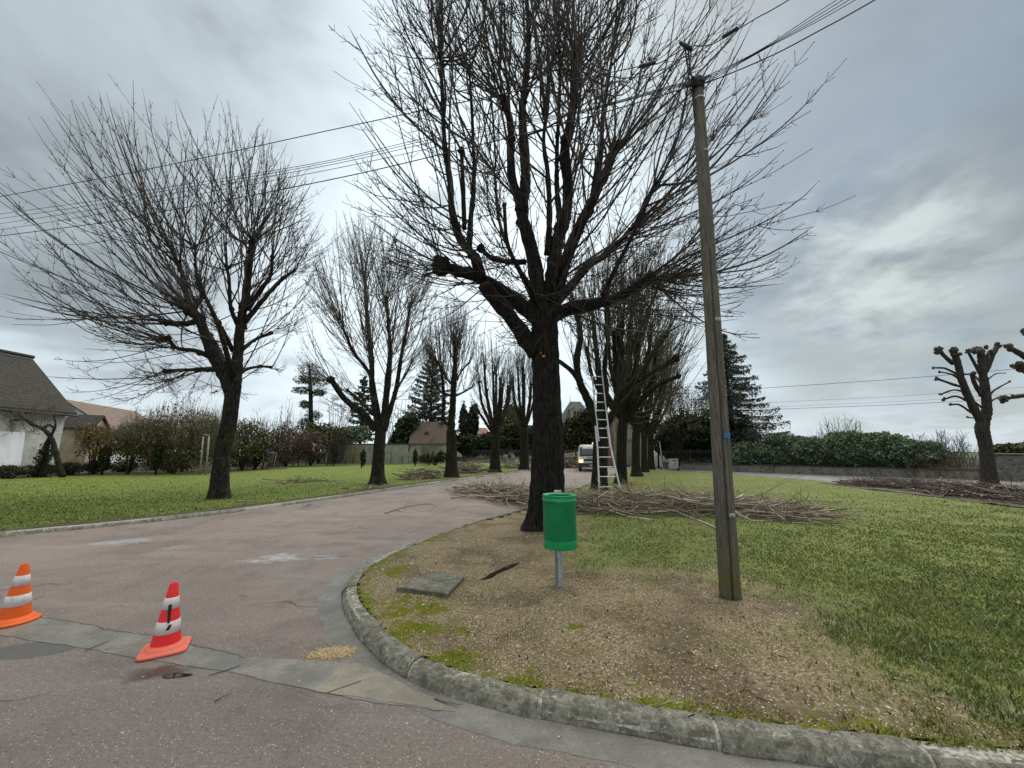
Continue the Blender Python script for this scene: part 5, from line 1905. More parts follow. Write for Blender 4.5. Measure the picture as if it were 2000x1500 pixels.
b.tubes(np.array([P(1327, 82, Yp - .05), P(1342, 92, Yp - .05), P(1352, 98, Yp - .05)]), np.array([.018, .034, .022]), 8)
b.build('insulator', dkm, root)
b = MB()
arm = ptop + np.array([0, 0, -.04])
for (px, py, dy) in ((1342, 168, -.1), (1386, 148, .0), (1352, 150, -.14), (1376, 158, -.1)):
    q = P(px, py, Yp + dy)
    b.tubes(np.array([arm, (arm + q) / 2 + [0, 0, .01], q]), np.array([.030, .024, .016]), 8)
b.build('cable_anchor', dkm, root)

# ---- overhead wires
mwire = simple('black_cable', (0.012, 0.012, 0.013), (0.03, 0.03, 0.03), 5, .5)


def wire(name, pts, r, label, K=60, sleeves=()):
    b_ = MB()
    c_ = catmull(np.array(pts), K)
    b_.tubes(c_, np.full(K, r), 6)
    o_ = b_.build(name, mwire)
    tag(o_, label, 'cable', 'overhead cables at the pole')
    for (p_, q_) in sleeves:
        sb_ = MB()
        n_ = 18
        cc = np.linspace(p_, q_, n_)
        rr_ = np.where(np.arange(n_) % 2 == 0, .028, .022)
        rr_[0] = rr_[-1] = .008
        sb_.tubes(cc, rr_, 8)
        so_ = sb_.build('splice_sleeve', dkm, None)
        so_.parent = o_
    return o_


def far_left(px, py, px2, py2, Y2):
    return P(px2, py2, Y2)


# depth of the line at each photo column to the left (runs away to the next pole)
def lineY(px):
    u = (px - 1000) / F
    # X = 2.5 - .966 t, Y = Yp + .259 t
    t = (2.5 - u * 1.02 * Yp) / (.966 + u * 1.02 * .259)
    return Yp + .259 * t


def wl_pts(lst):
    return [P(x, y, lineY(x)) for x, y in lst]


ut2 = P(1342, 92, Yp - .05)
lft = wl_pts([(-900, 545), (0, 384), (330, 322), (660, 251), (940, 192), (1160, 148), (1248, 130)])
rgt = [P(1420, 70, 4.25), P(1480, 34, 4.08), P(1540, 0, 3.92), P(1900, -220, 3.1)]
wire('overhead_cable', lft + [P(1290, 122, Yp)] + [ut2] + [P(1385, 88, Yp - .15)] + rgt, .0070,
     'topmost cable with black splice sleeves, passing over the pole head', 90, sleeves=((lft[-1] + np.array([-.0, 0, 0]), P(1280, 122, Yp)), (P(1410, 74, 4.28), P(1442, 54, 4.2))))
head = P(1352, 158, Yp - .1)
names_l = ['second cable from the top, sagging from the pole head to the left', 'third cable down on the left of the pole', 'fourth cable down on the left of the pole', 'thin cable just above the lowest one on the left']
for k, (ly, my, ry) in enumerate(((418, 318, 150), (427, 322, 153), (437, 327, 156), (449, 336, 160))):
    pl = wl_pts([(-900, ly + 118 + k * 6), (0, ly), (300, (ly * .55 + my * .45) - 3), (620, my), (860, my - 55 + (ry - 150) * .4), (1120, 218 + k * 2), (1300, 170 + k * 2)])
    rx = 1634 + k * 12
    pr = [P(1380 + k * 2, 148 + k * 3, Yp - .1), P(1480 + k * 4, 100 - k, 4.05), P(rx, 0, 3.62), P(rx + 420, -262, 2.6)]
    wire('overhead_cable', pl + [P(1352, 157 + k * 2, Yp - .1)] + pr, .0045, names_l[k], 90)
pl = wl_pts([(-900, 572), (0, 461), (300, 416), (640, 352), (900, 292), (1120, 236), (1300, 184)])
wire('overhead_cable', pl + [P(1354, 166, Yp - .1), P(1384, 160, Yp - .1), P(1500, 112, 4.0), P(1600, 60, 3.75), P(1708, 0, 3.5), P(2100, -230, 2.6)], .0075, 'thick lowest cable sagging to the left from the pole head', 90)

# ---- aluminium ladder against the mossy tree
alu = M('aluminium', .35, .5, .75)
alu.col(alu.mix(alu.mr(alu.noise(9, 5), .35, .65), (.70, .71, .72), (.88, .89, .90)))
alu = alu.m
Yl0, Yl1 = G(1190, 962, LZ)[1], G(1190, 962, LZ)[1] + .55


def LP(px, py):
    f = (962 - py) / (962 - 735)
    return P(px, py, Yl0 + (Yl1 - Yl0) * f)


lb0 = (LP(1171, 962) + LP(1213, 962)) / 2
root = empty('ladder', lb0, 'aluminium extension ladder leaning on the mossy trunk', 'ladder')


def rail(name, pts, r=.022, off=0.0):
    b_ = MB()
    c_ = np.array([LP(x, y) + [0, off, 0] for x, y in pts])
    b_.tubes(c_, np.full(len(c_), r), 4)
    return b_.build(name, alu, root, smooth=False)


rail('rail', [(1171, 962), (1169, 920), (1167, 875), (1163, 832)], .034)
rail('rail', [(1213, 961), (1202, 915), (1192, 870), (1186, 832)], .034)
rail('rail', [(1169, 862), (1165, 820), (1160, 780), (1156, 735)], .026, -.05)
rail('rail', [(1191, 862), (1185, 815), (1180, 770), (1175, 727)], .026, -.05)
for k, y in enumerate((951, 931, 912, 893, 874, 855, 837, 820, 802, 786, 769, 752, 736)):
    if y > 865:
        xa, xb = np.interp(y, [875, 962], [1167, 1171]), np.interp(y, [870, 961], [1192, 1213])
        off = 0
    else:
        xa, xb = np.interp(y, [735, 862], [1156, 1169]), np.interp(y, [727, 862], [1175, 1191])
        off = -.05
    b = MB()
    b.tubes(np.array([LP(xa, y) + [0, off, 0], LP(xb, y) + [0, off, 0]]), np.array([.022, .022]), 8)
    b.build('rung', alu, root)
for x, y in ((1171, 962), (1213, 961)):
    b = MB()
    q = LP(x, y)
    b.rbox(q[0] - .035, q[0] + .035, q[1] - .035, q[1] + .035, q[2] - .03, q[2] + .04, .008)
    b.build('rubber_foot', dkm, root)

# ================================================================== CUT BRANCHES
STICK = M('cut_branch_bark', .85, .2)
STICK.col(STICK.ramp(STICK.g.outputs['Random Per Island'], (0, (0.12, 0.092, 0.066)), (.4, (0.26, 0.208, 0.150)), (.8, (0.42, 0.355, 0.265)), (1, (0.64, 0.59, 0.48))))
STICK.bump(STICK.noise(60, 4), .4, .004)
STICK_P = M('purplish_branch_bark', .9, .2)
STICK_P.col(STICK_P.ramp(STICK_P.g.outputs['Random Per Island'], (0, (0.06, 0.045, 0.040)), (.5, (0.14, 0.11, 0.10)), (1, (0.28, 0.23, 0.20))))


CUTW = simple('pale_cut_wood', (.55, .44, .28), (.72, .62, .44), 30, .8)


def heap(name, label, spine, width, height, n, lmin, lmax, r, mat, align=.35, up=.10, z=LZ, fork=2, kind='stuff', dirv=None, seg=7):
    """tangle of long whips lying along the spine"""
    sp_ = resample(np.array(spine, float), .1)
    k = rng.integers(0, len(sp_), n)
    tg = nrm(np.gradient(sp_, axis=0))[k]
    if dirv is not None:
        tg = np.tile(nrm(np.array(dirv, float)), (n, 1))
    nv = np.stack([-tg[:, 1], tg[:, 0]], -1)
    e = np.abs(k / len(sp_) - .5) * 2
    hh_ = height * (1 - .55 * e ** 2)
    off = np.clip(rng.normal(0, .42, n), -1, 1)
    c_ = sp_[k][:, :2] + nv * (off * width / 2)[:, None]
    zc = z + rng.uniform(0, 1, n) ** 1.2 * hh_ * (1 - off ** 2) + .01
    L_ = rng.uniform(lmin, lmax, n)
    sg = rng.choice([-1, 1], n)
    ang = np.arctan2(tg[:, 1], tg[:, 0]) + rng.normal(0, align, n) + np.where(sg > 0, 0, math.pi)
    d = np.stack([np.cos(ang), np.sin(ang), rng.normal(0.02, up, n)], -1)
    s_ = np.linspace(-.5, .5, seg)
    pts = np.concatenate([c_, zc[:, None]], 1)[:, None] + d[:, None] * (s_[None, :, None] * L_[:, None, None])
    cv = rng.normal(0, .12, (n, 1, 3)) * L_[:, None, None] * ((s_ ** 2)[None, :, None] * 4 - .3)
    cv[..., 2] = np.abs(cv[..., 2]) * .6
    pts = pts + cv + np.cumsum(rng.normal(0, .012, (n, seg, 3)), 1) * L_[:, None, None]
    pts[..., 2] = np.maximum(pts[..., 2], z + .01)
    rr_ = r * np.exp(rng.normal(-.1, .5, n))[:, None] * np.linspace(1.25, .35, seg)[None]
    b_ = MB()
    b_.tubes(pts, rr_, 5)
    e_ = pts[:, 0] - nrm(pts[:, 1] - pts[:, 0]) * .004
    big_ = rr_[:, 0] > r * 1.5
    cut_ = (e_[big_], nrm(pts[:, 1] - pts[:, 0])[big_], rr_[big_, 0])
    for f in range(fork):
        i_ = rng.integers(2, seg - 2, n)
        ii = np.arange(n)
        p_ = pts[ii, i_]
        tg_ = nrm(pts[ii, i_ + 1] - pts[ii, i_])
        dd = nrm(tg_ + rng.normal(0, .45, (n, 3)) + np.array([0, 0, .12]))
        ln = rng.uniform(.25, .9, n) * L_ * .4
        q = p_[:, None] + dd[:, None] * (np.linspace(0, 1, 4)[None, :, None] * ln[:, None, None])
        q[..., 2] += np.linspace(0, 1, 4)[None] ** 2 * rng.normal(.03, .08, n)[:, None]
        q[..., 2] = np.maximum(q[..., 2], z + .008)
        b_.tubes(q, rr_[ii, i_][:, None] * np.array([.8, .6, .5, .3])[None], 4)
    o_ = b_.build(name, mat.m if isinstance(mat, M) else mat)
    if len(cut_[0]):
        cb_ = MB()
        cb_.tubes(np.stack([cut_[0], cut_[0] + cut_[1] * .006], 1), np.stack([cut_[2] * 1.03] * 2, 1), 7)
        co_ = cb_.build('cut_ends', CUTW)
        co_.parent = o_
        co_['kind'] = 'stuff'
    return tag(o_, label, 'brushwood', None, kind)


g_ = lambda x, y: G(x, y, LZ)
heap('brushwood_heap', 'long heap of pruned branches behind the bin and the pole', [g_(1090, 992), g_(1200, 996), g_(1350, 1000), g_(1480, 1002), g_(1560, 1012)], 2.1, .40, 1050, .6, 2.4, .0080, STICK, .60, .14, fork=3)
heap('brushwood_heap', 'low tangle of branches spilling over the kerb left of the big trunk', [G(925, 962), G(985, 972), G(1040, 985), g_(1100, 975)], 2.0, .40, 420, .9, 2.4, .012, STICK, .6, .08, z=.03)
heap('brushwood_heap', 'long purplish brushwood strip at the foot of the pollard by the wall', [g_(1680, 947), g_(1800, 956), g_(1920, 968), g_(2050, 983), g_(2300, 1012)], 2.9, .36, 900, .8, 2.4, .012, STICK_P, .45, .05)
heap('brushwood_heap', 'small heap of branches on the left lawn before the third tree', [g_(800, 936), g_(850, 932)], 1.5, .5, 90, 1.0, 2.6, .018, STICK, .5, .08)
heap('brushwood_heap', 'rounded heap of branches right behind the third tree of the left row', [g_(890, 922), g_(925, 924)], 2.4, .75, 130, 1.2, 2.8, .02, STICK, .5, .08)
heap('brushwood_heap', 'far heap of branches between the fourth and fifth left trees', [g_(985, 915), g_(1015, 913)], 2.0, .6, 100, 1.2, 2.8, .022, STICK, .5, .08)
heap('brushwood_heap', 'tall brown heap of branches beside the parked truck', [g_(1098, 912), g_(1125, 911)], 4.5, 1.4, 260, 1.2, 3.0, .022, STICK, .7, .12)
heap('brushwood_heap', 'loose scatter of thin branches on the lawn right of the nearest left tree', [g_(545, 945), g_(600, 942), g_(640, 940)], 1.2, .18, 28, .8, 2.2, .012, STICK, .7, .12, fork=3)
heap('brushwood_heap', 'thin green twigs dropped at the foot of the second left tree', [g_(690, 958), g_(760, 952)], .8, .12, 18, .6, 1.5, .010, STICK, .7, .12)

# single branches one can tell apart
def stick(label, pts, r, forks=(), z=None, mat=STICK, name='cut_branch', grp='single cut branches lying about'):
    b_ = MB()
    c_ = catmull(np.array(pts), 16)
    c_ = c_ + np.cumsum(rng.normal(0, .004, c_.shape), 0) * np.array([1, 1, .3])
    b_.tubes(c_, np.linspace(r, r * .35, 16), 7)
    for fk in forks:
        f_ = catmull(np.array(fk), 8)
        b_.tubes(f_, np.linspace(r * .6, r * .25, 8), 5)
    o_ = b_.build(name, mat.m if isinstance(mat, M) else mat)
    return tag(o_, label, 'branch', grp)


r_ = lambda x, y, z=.02: G(x, y, z)
stick('forked branch lying on the avenue left of the brushwood', [r_(752, 1002), r_(790, 990), r_(830, 984), r_(845, 985)], .022, [[r_(790, 990), r_(800, 975, .1), r_(806, 962, .2)], [r_(775, 994), r_(795, 1000), r_(838, 996)]])
stick('branch jutting out to the right of the long heap, tip raised', [g_(1440, 1000) + [0, 0, .25], g_(1500, 985) + [0, 0, .35], g_(1545, 968) + [0, 0, .5], g_(1590, 950) + [0, 0, .6]], .016, [[g_(1500, 985) + [0, 0, .35], g_(1550, 960) + [0, 0, .6], g_(1575, 945) + [0, 0, .75]]], mat=STICK_P)
stick('pale forked branch on the grass in front of the long heap', [g_(1330, 1005) + [0, 0, .05], g_(1345, 1012), g_(1375, 1028), g_(1400, 1050)], .010, [[g_(1345, 1012), g_(1348, 1025), g_(1346, 1040)]])
stick('long thin stick pointing right from the heap over the lawn', [g_(1420, 1012), g_(1500, 1010), g_(1600, 1004), g_(1690, 1022)], .010)
stick('upright pale stick standing out of the heap behind the ladder side', [g_(1297, 960), P(1297, 935, 11.2), P(1296, 917, 11.3)], .012)
stick('dark stick lying by the foot of the bin post', [g_(1075, 1130), g_(1100, 1120), g_(1125, 1113), g_(1147, 1108)], .008, [[g_(1138, 1110), g_(1139, 1100) + [0, 0, .04], g_(1140, 1094) + [0, 0, .07]]])
stick('short dark twig on the asphalt in front of the tape cone', [r_(420, 1369, .008), r_(432, 1362, .008), r_(447, 1355, .008)], .005, mat=STICK_P)
stick('thin twig lying in the gutter at the kerb', [r_(850, 1362, .012), r_(880, 1371, .012), r_(912, 1376, .012)], .006, mat=STICK_P)
stick('short broken twig upright in the gravel before the pole', [g_(1263, 1270), g_(1267, 1283) + [0, 0, .01], g_(1271, 1292)], .005)
stick('dark twig lying in the gravel between bin and kerb', [g_(1268, 1265) + [0, 0, .008], g_(1290, 1272) + [0, 0, .008], g_(1312, 1282) + [0, 0, .008]], .004, mat=STICK_P)
stick('pale stick lying on the turf edge by the left kerb', [g_(463, 981) + [0, 0, .03], g_(480, 981) + [0, 0, .03], g_(495, 981) + [0, 0, .03]], .03)
stick('curved twig reaching out of the brushwood left of the trunk', [r_(985, 948, .3), r_(988, 975, .15), r_(1000, 995, .08), r_(1018, 1012, .09)], .014)
# orange dead leaves in the heap
ml = M('orange_dead_leaf', .8, .2)
ml.col(ml.ramp(ml.g.outputs['Random Per Island'], (0, (.35, .08, .02)), (1, (.62, .22, .06))))
c_ = P(1242, 946, G(1242, 958, LZ)[1])
b = MB()
C = c_ + rng.normal(size=(110, 3)) * np.array([.28, .12, .08])
C[:, 2] = np.maximum(C[:, 2], LZ + .02)
b.leaves(C, rng.uniform(.02, .045, 110))
tag(b.build('dead_leaves', ml.m), 'patch of orange dead leaves on the heap right of the ladder', 'leaves', kind='stuff')
# fallen leaves and chips on both lawns
n = 900
px, py = rng.uniform(0, 2000, n), 910 + 560 * rng.uniform(0, 1, n) ** 1.6
g = np.array([G(a_, b_, LZ) for a_, b_ in zip(px, py)])
ok = inpoly(g[:, 0], g[:, 1], isl_poly) | inpoly(g[:, 0], g[:, 1], ll_poly)
g = g[ok]
g[:, 2] = LZ + relief(g[:, 0], g[:, 1]) + rng.uniform(.012, .035, len(g))
md_ = M('pale_dead_leaf', .8, .2)
md_.col(md_.ramp(md_.g.outputs['Random Per Island'], (0, (.16, .10, .05)), (.6, (.38, .28, .15)), (1, (.62, .52, .34))))
tag(MB().leaves(g, np.clip(rng.uniform(.008, .022, len(g)) * (1 + np.hypot(g[:, 0], g[:, 1]) * .03), 0, .04), .35, 2.0).build('leaf_litter', md_.m), 'pale dead leaves and wood chips scattered over the lawns', 'leaf litter', kind='stuff')

# ================================================================== BACKGROUND
def leaf_mat(name, c0, c1, c2):
    m = M(name, .75, .25)
    m.col(m.ramp(m.g.outputs['Random Per Island'], (0, c0), (.6, c1), (1, c2)))
    return m.m


LF_DARK = leaf_mat('dark_evergreen', (0.012, 0.018, 0.008), (0.03, 0.044, 0.018), (0.07, 0.088, 0.034))
LF_LAUREL = leaf_mat('laurel_leaf', (0.075, 0.105, 0.062), (0.145, 0.195, 0.11), (0.26, 0.33, 0.19))
LF_OLIVE = leaf_mat('olive_leaf', (0.05, 0.052, 0.018), (0.105, 0.105, 0.036), (0.19, 0.18, 0.065))
LF_GOLD = leaf_mat('golden_brown_leaf', (0.07, 0.045, 0.012), (0.15, 0.10, 0.02), (0.26, 0.20, 0.035))
LF_RED = leaf_mat('reddish_brown_leaf', (0.055, 0.038, 0.024), (0.11, 0.072, 0.046), (0.18, 0.12, 0.075))
LF_FIR = leaf_mat('fir_needle', (0.03, 0.038, 0.027), (0.075, 0.088, 0.062), (0.15, 0.16, 0.11))
TW_BROWN = simple('brown_twig', (0.09, 0.065, 0.042), (0.20, 0.15, 0.10), 2, .9)
TW_GREY = simple('pale_grey_twig', (0.10, 0.09, 0.085), (0.19, 0.175, 0.165), 2, .9)
TW_PURP = simple('purple_twig', (0.10, 0.07, 0.065), (0.20, 0.15, 0.14), 2, .9)
TW_DARK = simple('dark_twig', (0.02, 0.018, 0.014), (0.05, 0.045, 0.035), 2, .9)


def blob_pts(c, r, n, seed, hollow=.45, gap=.0):
    d = nrm(rng.normal(size=(n, 3)))
    k = 1 + .30 * vnoise(d * 1.0 + seed * 3.1, 2.2, seed) + .16 * vnoise(d + seed, 6, seed + 1)
    rr_ = rng.uniform(hollow ** 2, 1, n) ** .5
    p = c + d * (k * rr_)[:, None] * r
    keep = vnoise(p, 2.2 / max(np.mean(r), .4) * 1.6, seed + 2) > -1 + gap
    return p[keep]


def bush(label, blobs, leafm, n, size, name='shrub', cat='shrub', grp=None, stemm=None, nst=8, foot=None, twig=None, gap=.35, z0=.05, tw_r=.008, ntw=60):
    """blobs: (px, py, wpx, hpx, Y, depth) ellipses in the photo standing at distance Y"""
    cs = []
    for (px, py, wp, hp, Y, dp) in blobs:
        c_ = P(px, py, Y)
        rx = (P(px + wp / 2, py, Y)[0] - P(px - wp / 2, py, Y)[0]) / 2
        rz_ = (P(px, py - hp / 2, Y)[2] - P(px, py + hp / 2, Y)[2]) / 2
        cs.append((c_, np.array([rx, dp, rz_])))
    fx = np.mean([c[0][0] for c in cs])
    fy = np.mean([c[0][1] for c in cs])
    base = np.array([fx, fy, z0])
    root = empty(name, base, label, cat, grp)
    tot = sum((c[1][0] * c[1][2] + c[1][1] * c[1][2]) for c in cs)
    b_ = MB()
    for k, (c_, r_) in enumerate(cs):
        nn = int(1.7 * n * (r_[0] * r_[2] + r_[1] * r_[2]) / tot)
        p = blob_pts(c_, r_, nn, k + len(label), gap=gap)
        p = p[p[:, 2] > z0]
        b_.leaves(p, size * 1.3 * rng.uniform(.6, 1.4, len(p)), .6)
    b_.build('foliage', leafm, root)
    sb_ = MB()
    k = rng.integers(0, len(cs), nst)
    for q in k:
        c_, r_ = cs[q]
        f = np.array([fx, fy, z0 - .05]) + rng.uniform(-.06, .06, 3)
        t_ = c_ + rng.uniform(-.5, .5, 3) * r_
        if t_[2] < z0 + .3:
            t_[2] = z0 + .3
        sb_.tubes(catmull(np.array([f, (f + t_) / 2 + rng.normal(size=3) * .1, t_]), 8), np.linspace(.05, .02, 8), 6)
    sb_.build('stem', stemm or TW_DARK, root)
    if twig is not None:
        tb_ = MB()
        for (c_, r_) in cs:
            S_ = c_ + rng.uniform(-.7, .7, (ntw, 3)) * r_ * np.array([1, 1, .3]) - np.array([0, 0, .4]) * r_
            S_[:, 2] = np.maximum(S_[:, 2], z0)
            shoots(tb_, S_, np.tile([0, 0, 1.], (ntw, 1)), c_ - np.array([0, 0, r_[2] * 2.0]), c_, r_ * 1.22, tw_r, K=6, spread=.25, up=.5, twigs=2, twig_len=.4, twig_r=tw_r * .6, sides=3, floor=z0)
        tb_.build('twigs', twig, root)
    return root


def bare_shrub(label, px, py_foot, Y, w_px, top_py, n, mat, r=.012, name='bare_shrub', cat='shrub', grp=None, depth=1.5, z0=.05, twigs=3, spread=.5, up=.5, tw=.4, tr=None, nfoot=6, footw=.3):
    f = P(px, py_foot, Y)
    f[2] = z0
    top = P(px, top_py, Y)[2]
    rx = (P(px + w_px / 2, py_foot, Y)[0] - P(px - w_px / 2, py_foot, Y)[0]) / 2
    cen = np.array([f[0], Y, z0 + (top - z0) * .45])
    rad = np.array([rx, depth, (top - z0) * .56])
    root = empty(name, f, label, cat, grp)
    b_ = MB()
    S_ = f + rng.normal(size=(n, 3)) * np.array([rx * footw, depth * footw, .0])
    S_[:, 2] = z0 - .03 + rng.uniform(0, 1, n) ** 2 * (top - z0) * .35
    Dd = np.tile([0, 0, 1.], (n, 1))
    shoots(b_, S_, Dd, f - np.array([0, 0, (top - z0) * .35]), cen, rad, r, K=7, spread=spread, up=up, twigs=twigs, twig_len=tw, twig_r=tr or r * .5, sides=3, floor=z0 + .1)
    b_.build('branches', mat, root)
    tb_ = MB()
    for k in range(nfoot):
        a_ = f + rng.normal(size=3) * r
        a_[2] = z0 - .05
        e_ = a_ + np.array([rng.normal() * .25 * rx, rng.normal() * .2, (top - z0) * rng.uniform(.35, .6)])
        tb_.tubes(catmull(np.array([a_, (a_ + e_) / 2 + rng.normal(size=3) * .08, e_]), 8), np.linspace(r * 3.2, r * 1.4, 8), 6)
    tb_.build('stems', mat, root)
    return root


def conifer(label, apex, foot_py, Y, w_px, nb, leafm, droop=.35, n_per=60, size=.13, name='fir_tree', z0=.05, start=.10, seed=1, shape=1.0, dens=1.0, lop=None, clump=.16):
    tip = P(apex[0], apex[1], Y)
    f = tip.copy()
    f[2] = z0
    Hh = tip[2] - z0
    hw = (P(apex[0] + w_px / 2, 800, Y)[0] - P(apex[0] - w_px / 2, 800, Y)[0]) / 2
    root = empty(name, f, label, 'tree')
    tb = MB()
    trunk_mesh(tb, np.array([f - [0, 0, .1], (f + tip) / 2, tip - [0, 0, .1]]), [Hh * .022, Hh * .013, .02], .15, 14, .3, seed=seed)
    tb.build('trunk', BARK, root)
    b_ = MB()
    lb = MB()
    t = start + (1 - start) * (np.arange(nb) + rng.uniform(0, 1, nb)) / nb
    for k in range(nb):
        z = z0 + Hh * t[k]
        L_ = hw * (1 - t[k]) ** shape * rng.uniform(.72, 1.12) + .15
        a_ = k * 2.399 + rng.normal(0, .3)
        if lop and math.cos(a_) * lop < 0:
            L_ *= .55
        s_ = np.linspace(0, 1, 7)
        q = np.stack([f[0] + math.cos(a_) * L_ * s_, f[1] + math.sin(a_) * L_ * s_, z + L_ * (.10 * s_ - droop * s_ ** 1.6 + .22 * s_ ** 3)], -1)
        lb.tubes(q, np.linspace(.045, .012, 7) * (.5 + L_ / hw), 5)
        m_ = int(n_per * dens * (L_ / hw + .12))
        u_ = rng.uniform(.12, 1.04, m_)
        p = np.stack([np.interp(u_, s_, q[:, i]) for i in range(3)], -1)
        side = rng.normal(0, clump * L_ * .55 + .08, (m_, 1)) * (1.1 - u_[:, None] * .8)
        p = p + side * np.array([-math.sin(a_), math.cos(a_), 0]) + np.array([0, 0, -1]) * (np.abs(rng.normal(0, .20, (m_, 1))) * (.5 + L_ / hw)) + rng.normal(size=(m_, 3)) * .04
        b_.leaves(p, size * rng.uniform(.6, 1.5, m_), .38, 0)
    lb.build('limbs', BARK, root)
    b_.build('foliage', leafm, root)
    return root


# ---- long low wall with railing (from the right, away to the back left)
def stonewall_mat(name, mort, c1, c2, sc, cap=False):
    m = M(name, .9, .2)
    v = m.scl((1, 1, 1.5))
    vc = m.n('ShaderNodeSeparateColor')
    m.l(m.vor(sc, v, out='Color'), vc.inputs[0])
    ed = m.vor(sc, v, feature='DISTANCE_TO_EDGE')
    c = m.mix(vc.outputs[0], c1, c2)
    c = m.mix(m.mr(m.noise(14, 6, .8), .4, .65), c, (c1[0] * .6, c1[1] * .6, c1[2] * .55))
    c = m.mix(m.mr(ed, .10, .03), c, mort)
    c = m.mix(m.math('MULTIPLY', m.mr(m.noise(1.2, 6, .75), .48, .62), .7), c, mort)
    st = m.mr(m.noise(2.4, 6, .7, m.scl((1, 1, .25))), .55, .66)
    c = m.mix(m.math('MULTIPLY', st, .6), c, (0.05, 0.05, 0.035))
    m.col(c)
    m.bump(m.mr(ed, 0, .1), .8, .03)
    m.bump(m.noise(30, 5, .8), .5, .01)
    return m.m


MW_LOW = stonewall_mat('low_wall_rubble', (0.40, 0.38, 0.32), (0.19, 0.16, 0.13), (0.42, 0.38, 0.31), 5.5)
MW_HIGH = stonewall_mat('high_wall_rubble', (0.27, 0.25, 0.225), (0.14, 0.125, 0.11), (0.30, 0.275, 0.24), 5)
M_CAP = simple('mossy_coping', (0.035, 0.033, 0.026), (0.11, 0.10, 0.08), 5, .9, bump=.5)
M_IRON = simple('dark_iron', (0.05, 0.053, 0.05), (0.10, 0.105, 0.095), 8, .6)


def wp(X):
    return np.array([X, 48.8 - 1.02 * X, 0])


wdir = nrm(np.array([1, -1.02, 0]))
wang = math.atan2(-1.02, 1)


def wall_run(name, X0, X1, h, th, matw, label, capw=.0, z0=0.0):
    a_, c_ = wp(X0), wp(X1)
    L_ = np.linalg.norm(c_ - a_)
    root = empty(name, a_, label, 'wall')
    Lm = Loc(a_, wang)
    n_ = max(2, int(L_ / .5))
    b_ = MB()
    xs_ = np.linspace(0, L_, n_)
    for k in range(n_ - 1):
        pass
    top = z0 + h + vnoise(np.c_[xs_, xs_ * 0, xs_ * 0], .8, 3) * .02
    V = []
    for k in range(n_):
        V += [[xs_[k], 0, -.2], [xs_[k], 0, top[k]], [xs_[k], th, top[k]], [xs_[k], th, -.2]]
    i_ = np.arange(n_ - 1) * 4
    F_ = np.concatenate([np.stack([i_ + j, i_ + 4 + j, i_ + 4 + (j + 1) % 4, i_ + (j + 1) % 4], -1) for j in range(4)])
    b_.add(Lm(np.array(V)), [F_, np.array([[0, 1, 2, 3]]), np.array([[3, 2, 1, 0]]) + (n_ - 1) * 4])
    b_.build('wall', matw, root, smooth=False)
    b_ = MB()
    V = []
    for k in range(n_):
        V += [[xs_[k], -.05, top[k] + .003], [xs_[k], -.05, top[k] + .07], [xs_[k], th / 2, top[k] + .12], [xs_[k], th + .05, top[k] + .07], [xs_[k], th + .05, top[k] + .003]]
    i_ = np.arange(n_ - 1) * 5
    F_ = np.concatenate([np.stack([i_ + j, i_ + 5 + j, i_ + 5 + (j + 1) % 5, i_ + (j + 1) % 5], -1) for j in range(5)])
    b_.add(Lm(np.array(V)), [F_, np.array([[0, 1, 2, 3, 4]]), np.array([[4, 3, 2, 1, 0]]) + (n_ - 1) * 5])
    b_.build('coping', M_CAP, root, smooth=False)
    return root, L_


XL0, XL1 = 13.4, 26.6
wall_run('low_wall', XL0, XL1, .52, .35, MW_LOW, 'low pale rubble wall under the railing, right of the avenue')
wall_run('stone_wall', 26.65, 60, 1.36, .4, MW_HIGH, 'higher rough stone wall behind the pollard at the right edge')
wall_run('low_wall', -9.0, 8.2, .62, .35, MW_LOW, 'low stone wall far at the back behind the left row')


def railing(X0, X1, zb_, zt, sp_, label, post=2.5, r=.011, finial=True):
    a_, c_ = wp(X0), wp(X1)
    L_ = np.linalg.norm(c_ - a_)
    root = empty('railing', a_ + [0, 0, zb_], label, 'railing')
    Lm = Loc(a_, wang)
    n_ = int(L_ / sp_)
    x = (np.arange(n_) + .5) * sp_
    z_ = np.array([zb_ + .004, zt + .09, zt + .14]) if finial else np.array([zb_ + .004, zt, zt + .01])
    pts = np.stack([np.repeat(x[:, None], 3, 1), np.full((n_, 3), .17), np.repeat(z_[None], n_, 0)], -1)
    b_ = MB()
    b_.tubes(Lm(pts.reshape(-1, 3)).reshape(n_, 3, 3), np.tile([r, r, r * .2], (n_, 1)), 4)
    b_.build('bars', M_IRON, root)
    for z in (zb_ + .12, zt - .06):
        b_ = MB()
        b_.box(0, L_, .155, .185, z, z + .03, M=Lm)
        b_.build('rail', M_IRON, root, smooth=False)
    for k in range(int(L_ / post) + 1):
        b_ = MB()
        xx = min(k * post, L_)
        b_.box(xx - .025, xx + .025, .145, .195, zb_ + .002, zt + .12, M=Lm)
        b_.build('post', M_IRON, root, smooth=False)
    return root


railing(XL0, XL1, .64, 1.58, .13, 'dark iron railing on the low wall in front of the laurels')
railing(-9.0, 8.2, .74, 1.75, .16, 'dark iron railing far at the back behind the left row', r=.014, finial=False)

# ---- evergreens behind the railing at the right
def wl_at(px, back):
    """distance of a point 'back' metres behind the wall line in photo column px"""
    u = (px - 1000) / F * 1.017
    return (48.8 + back * 1.43) / (1 + 1.02 * u)


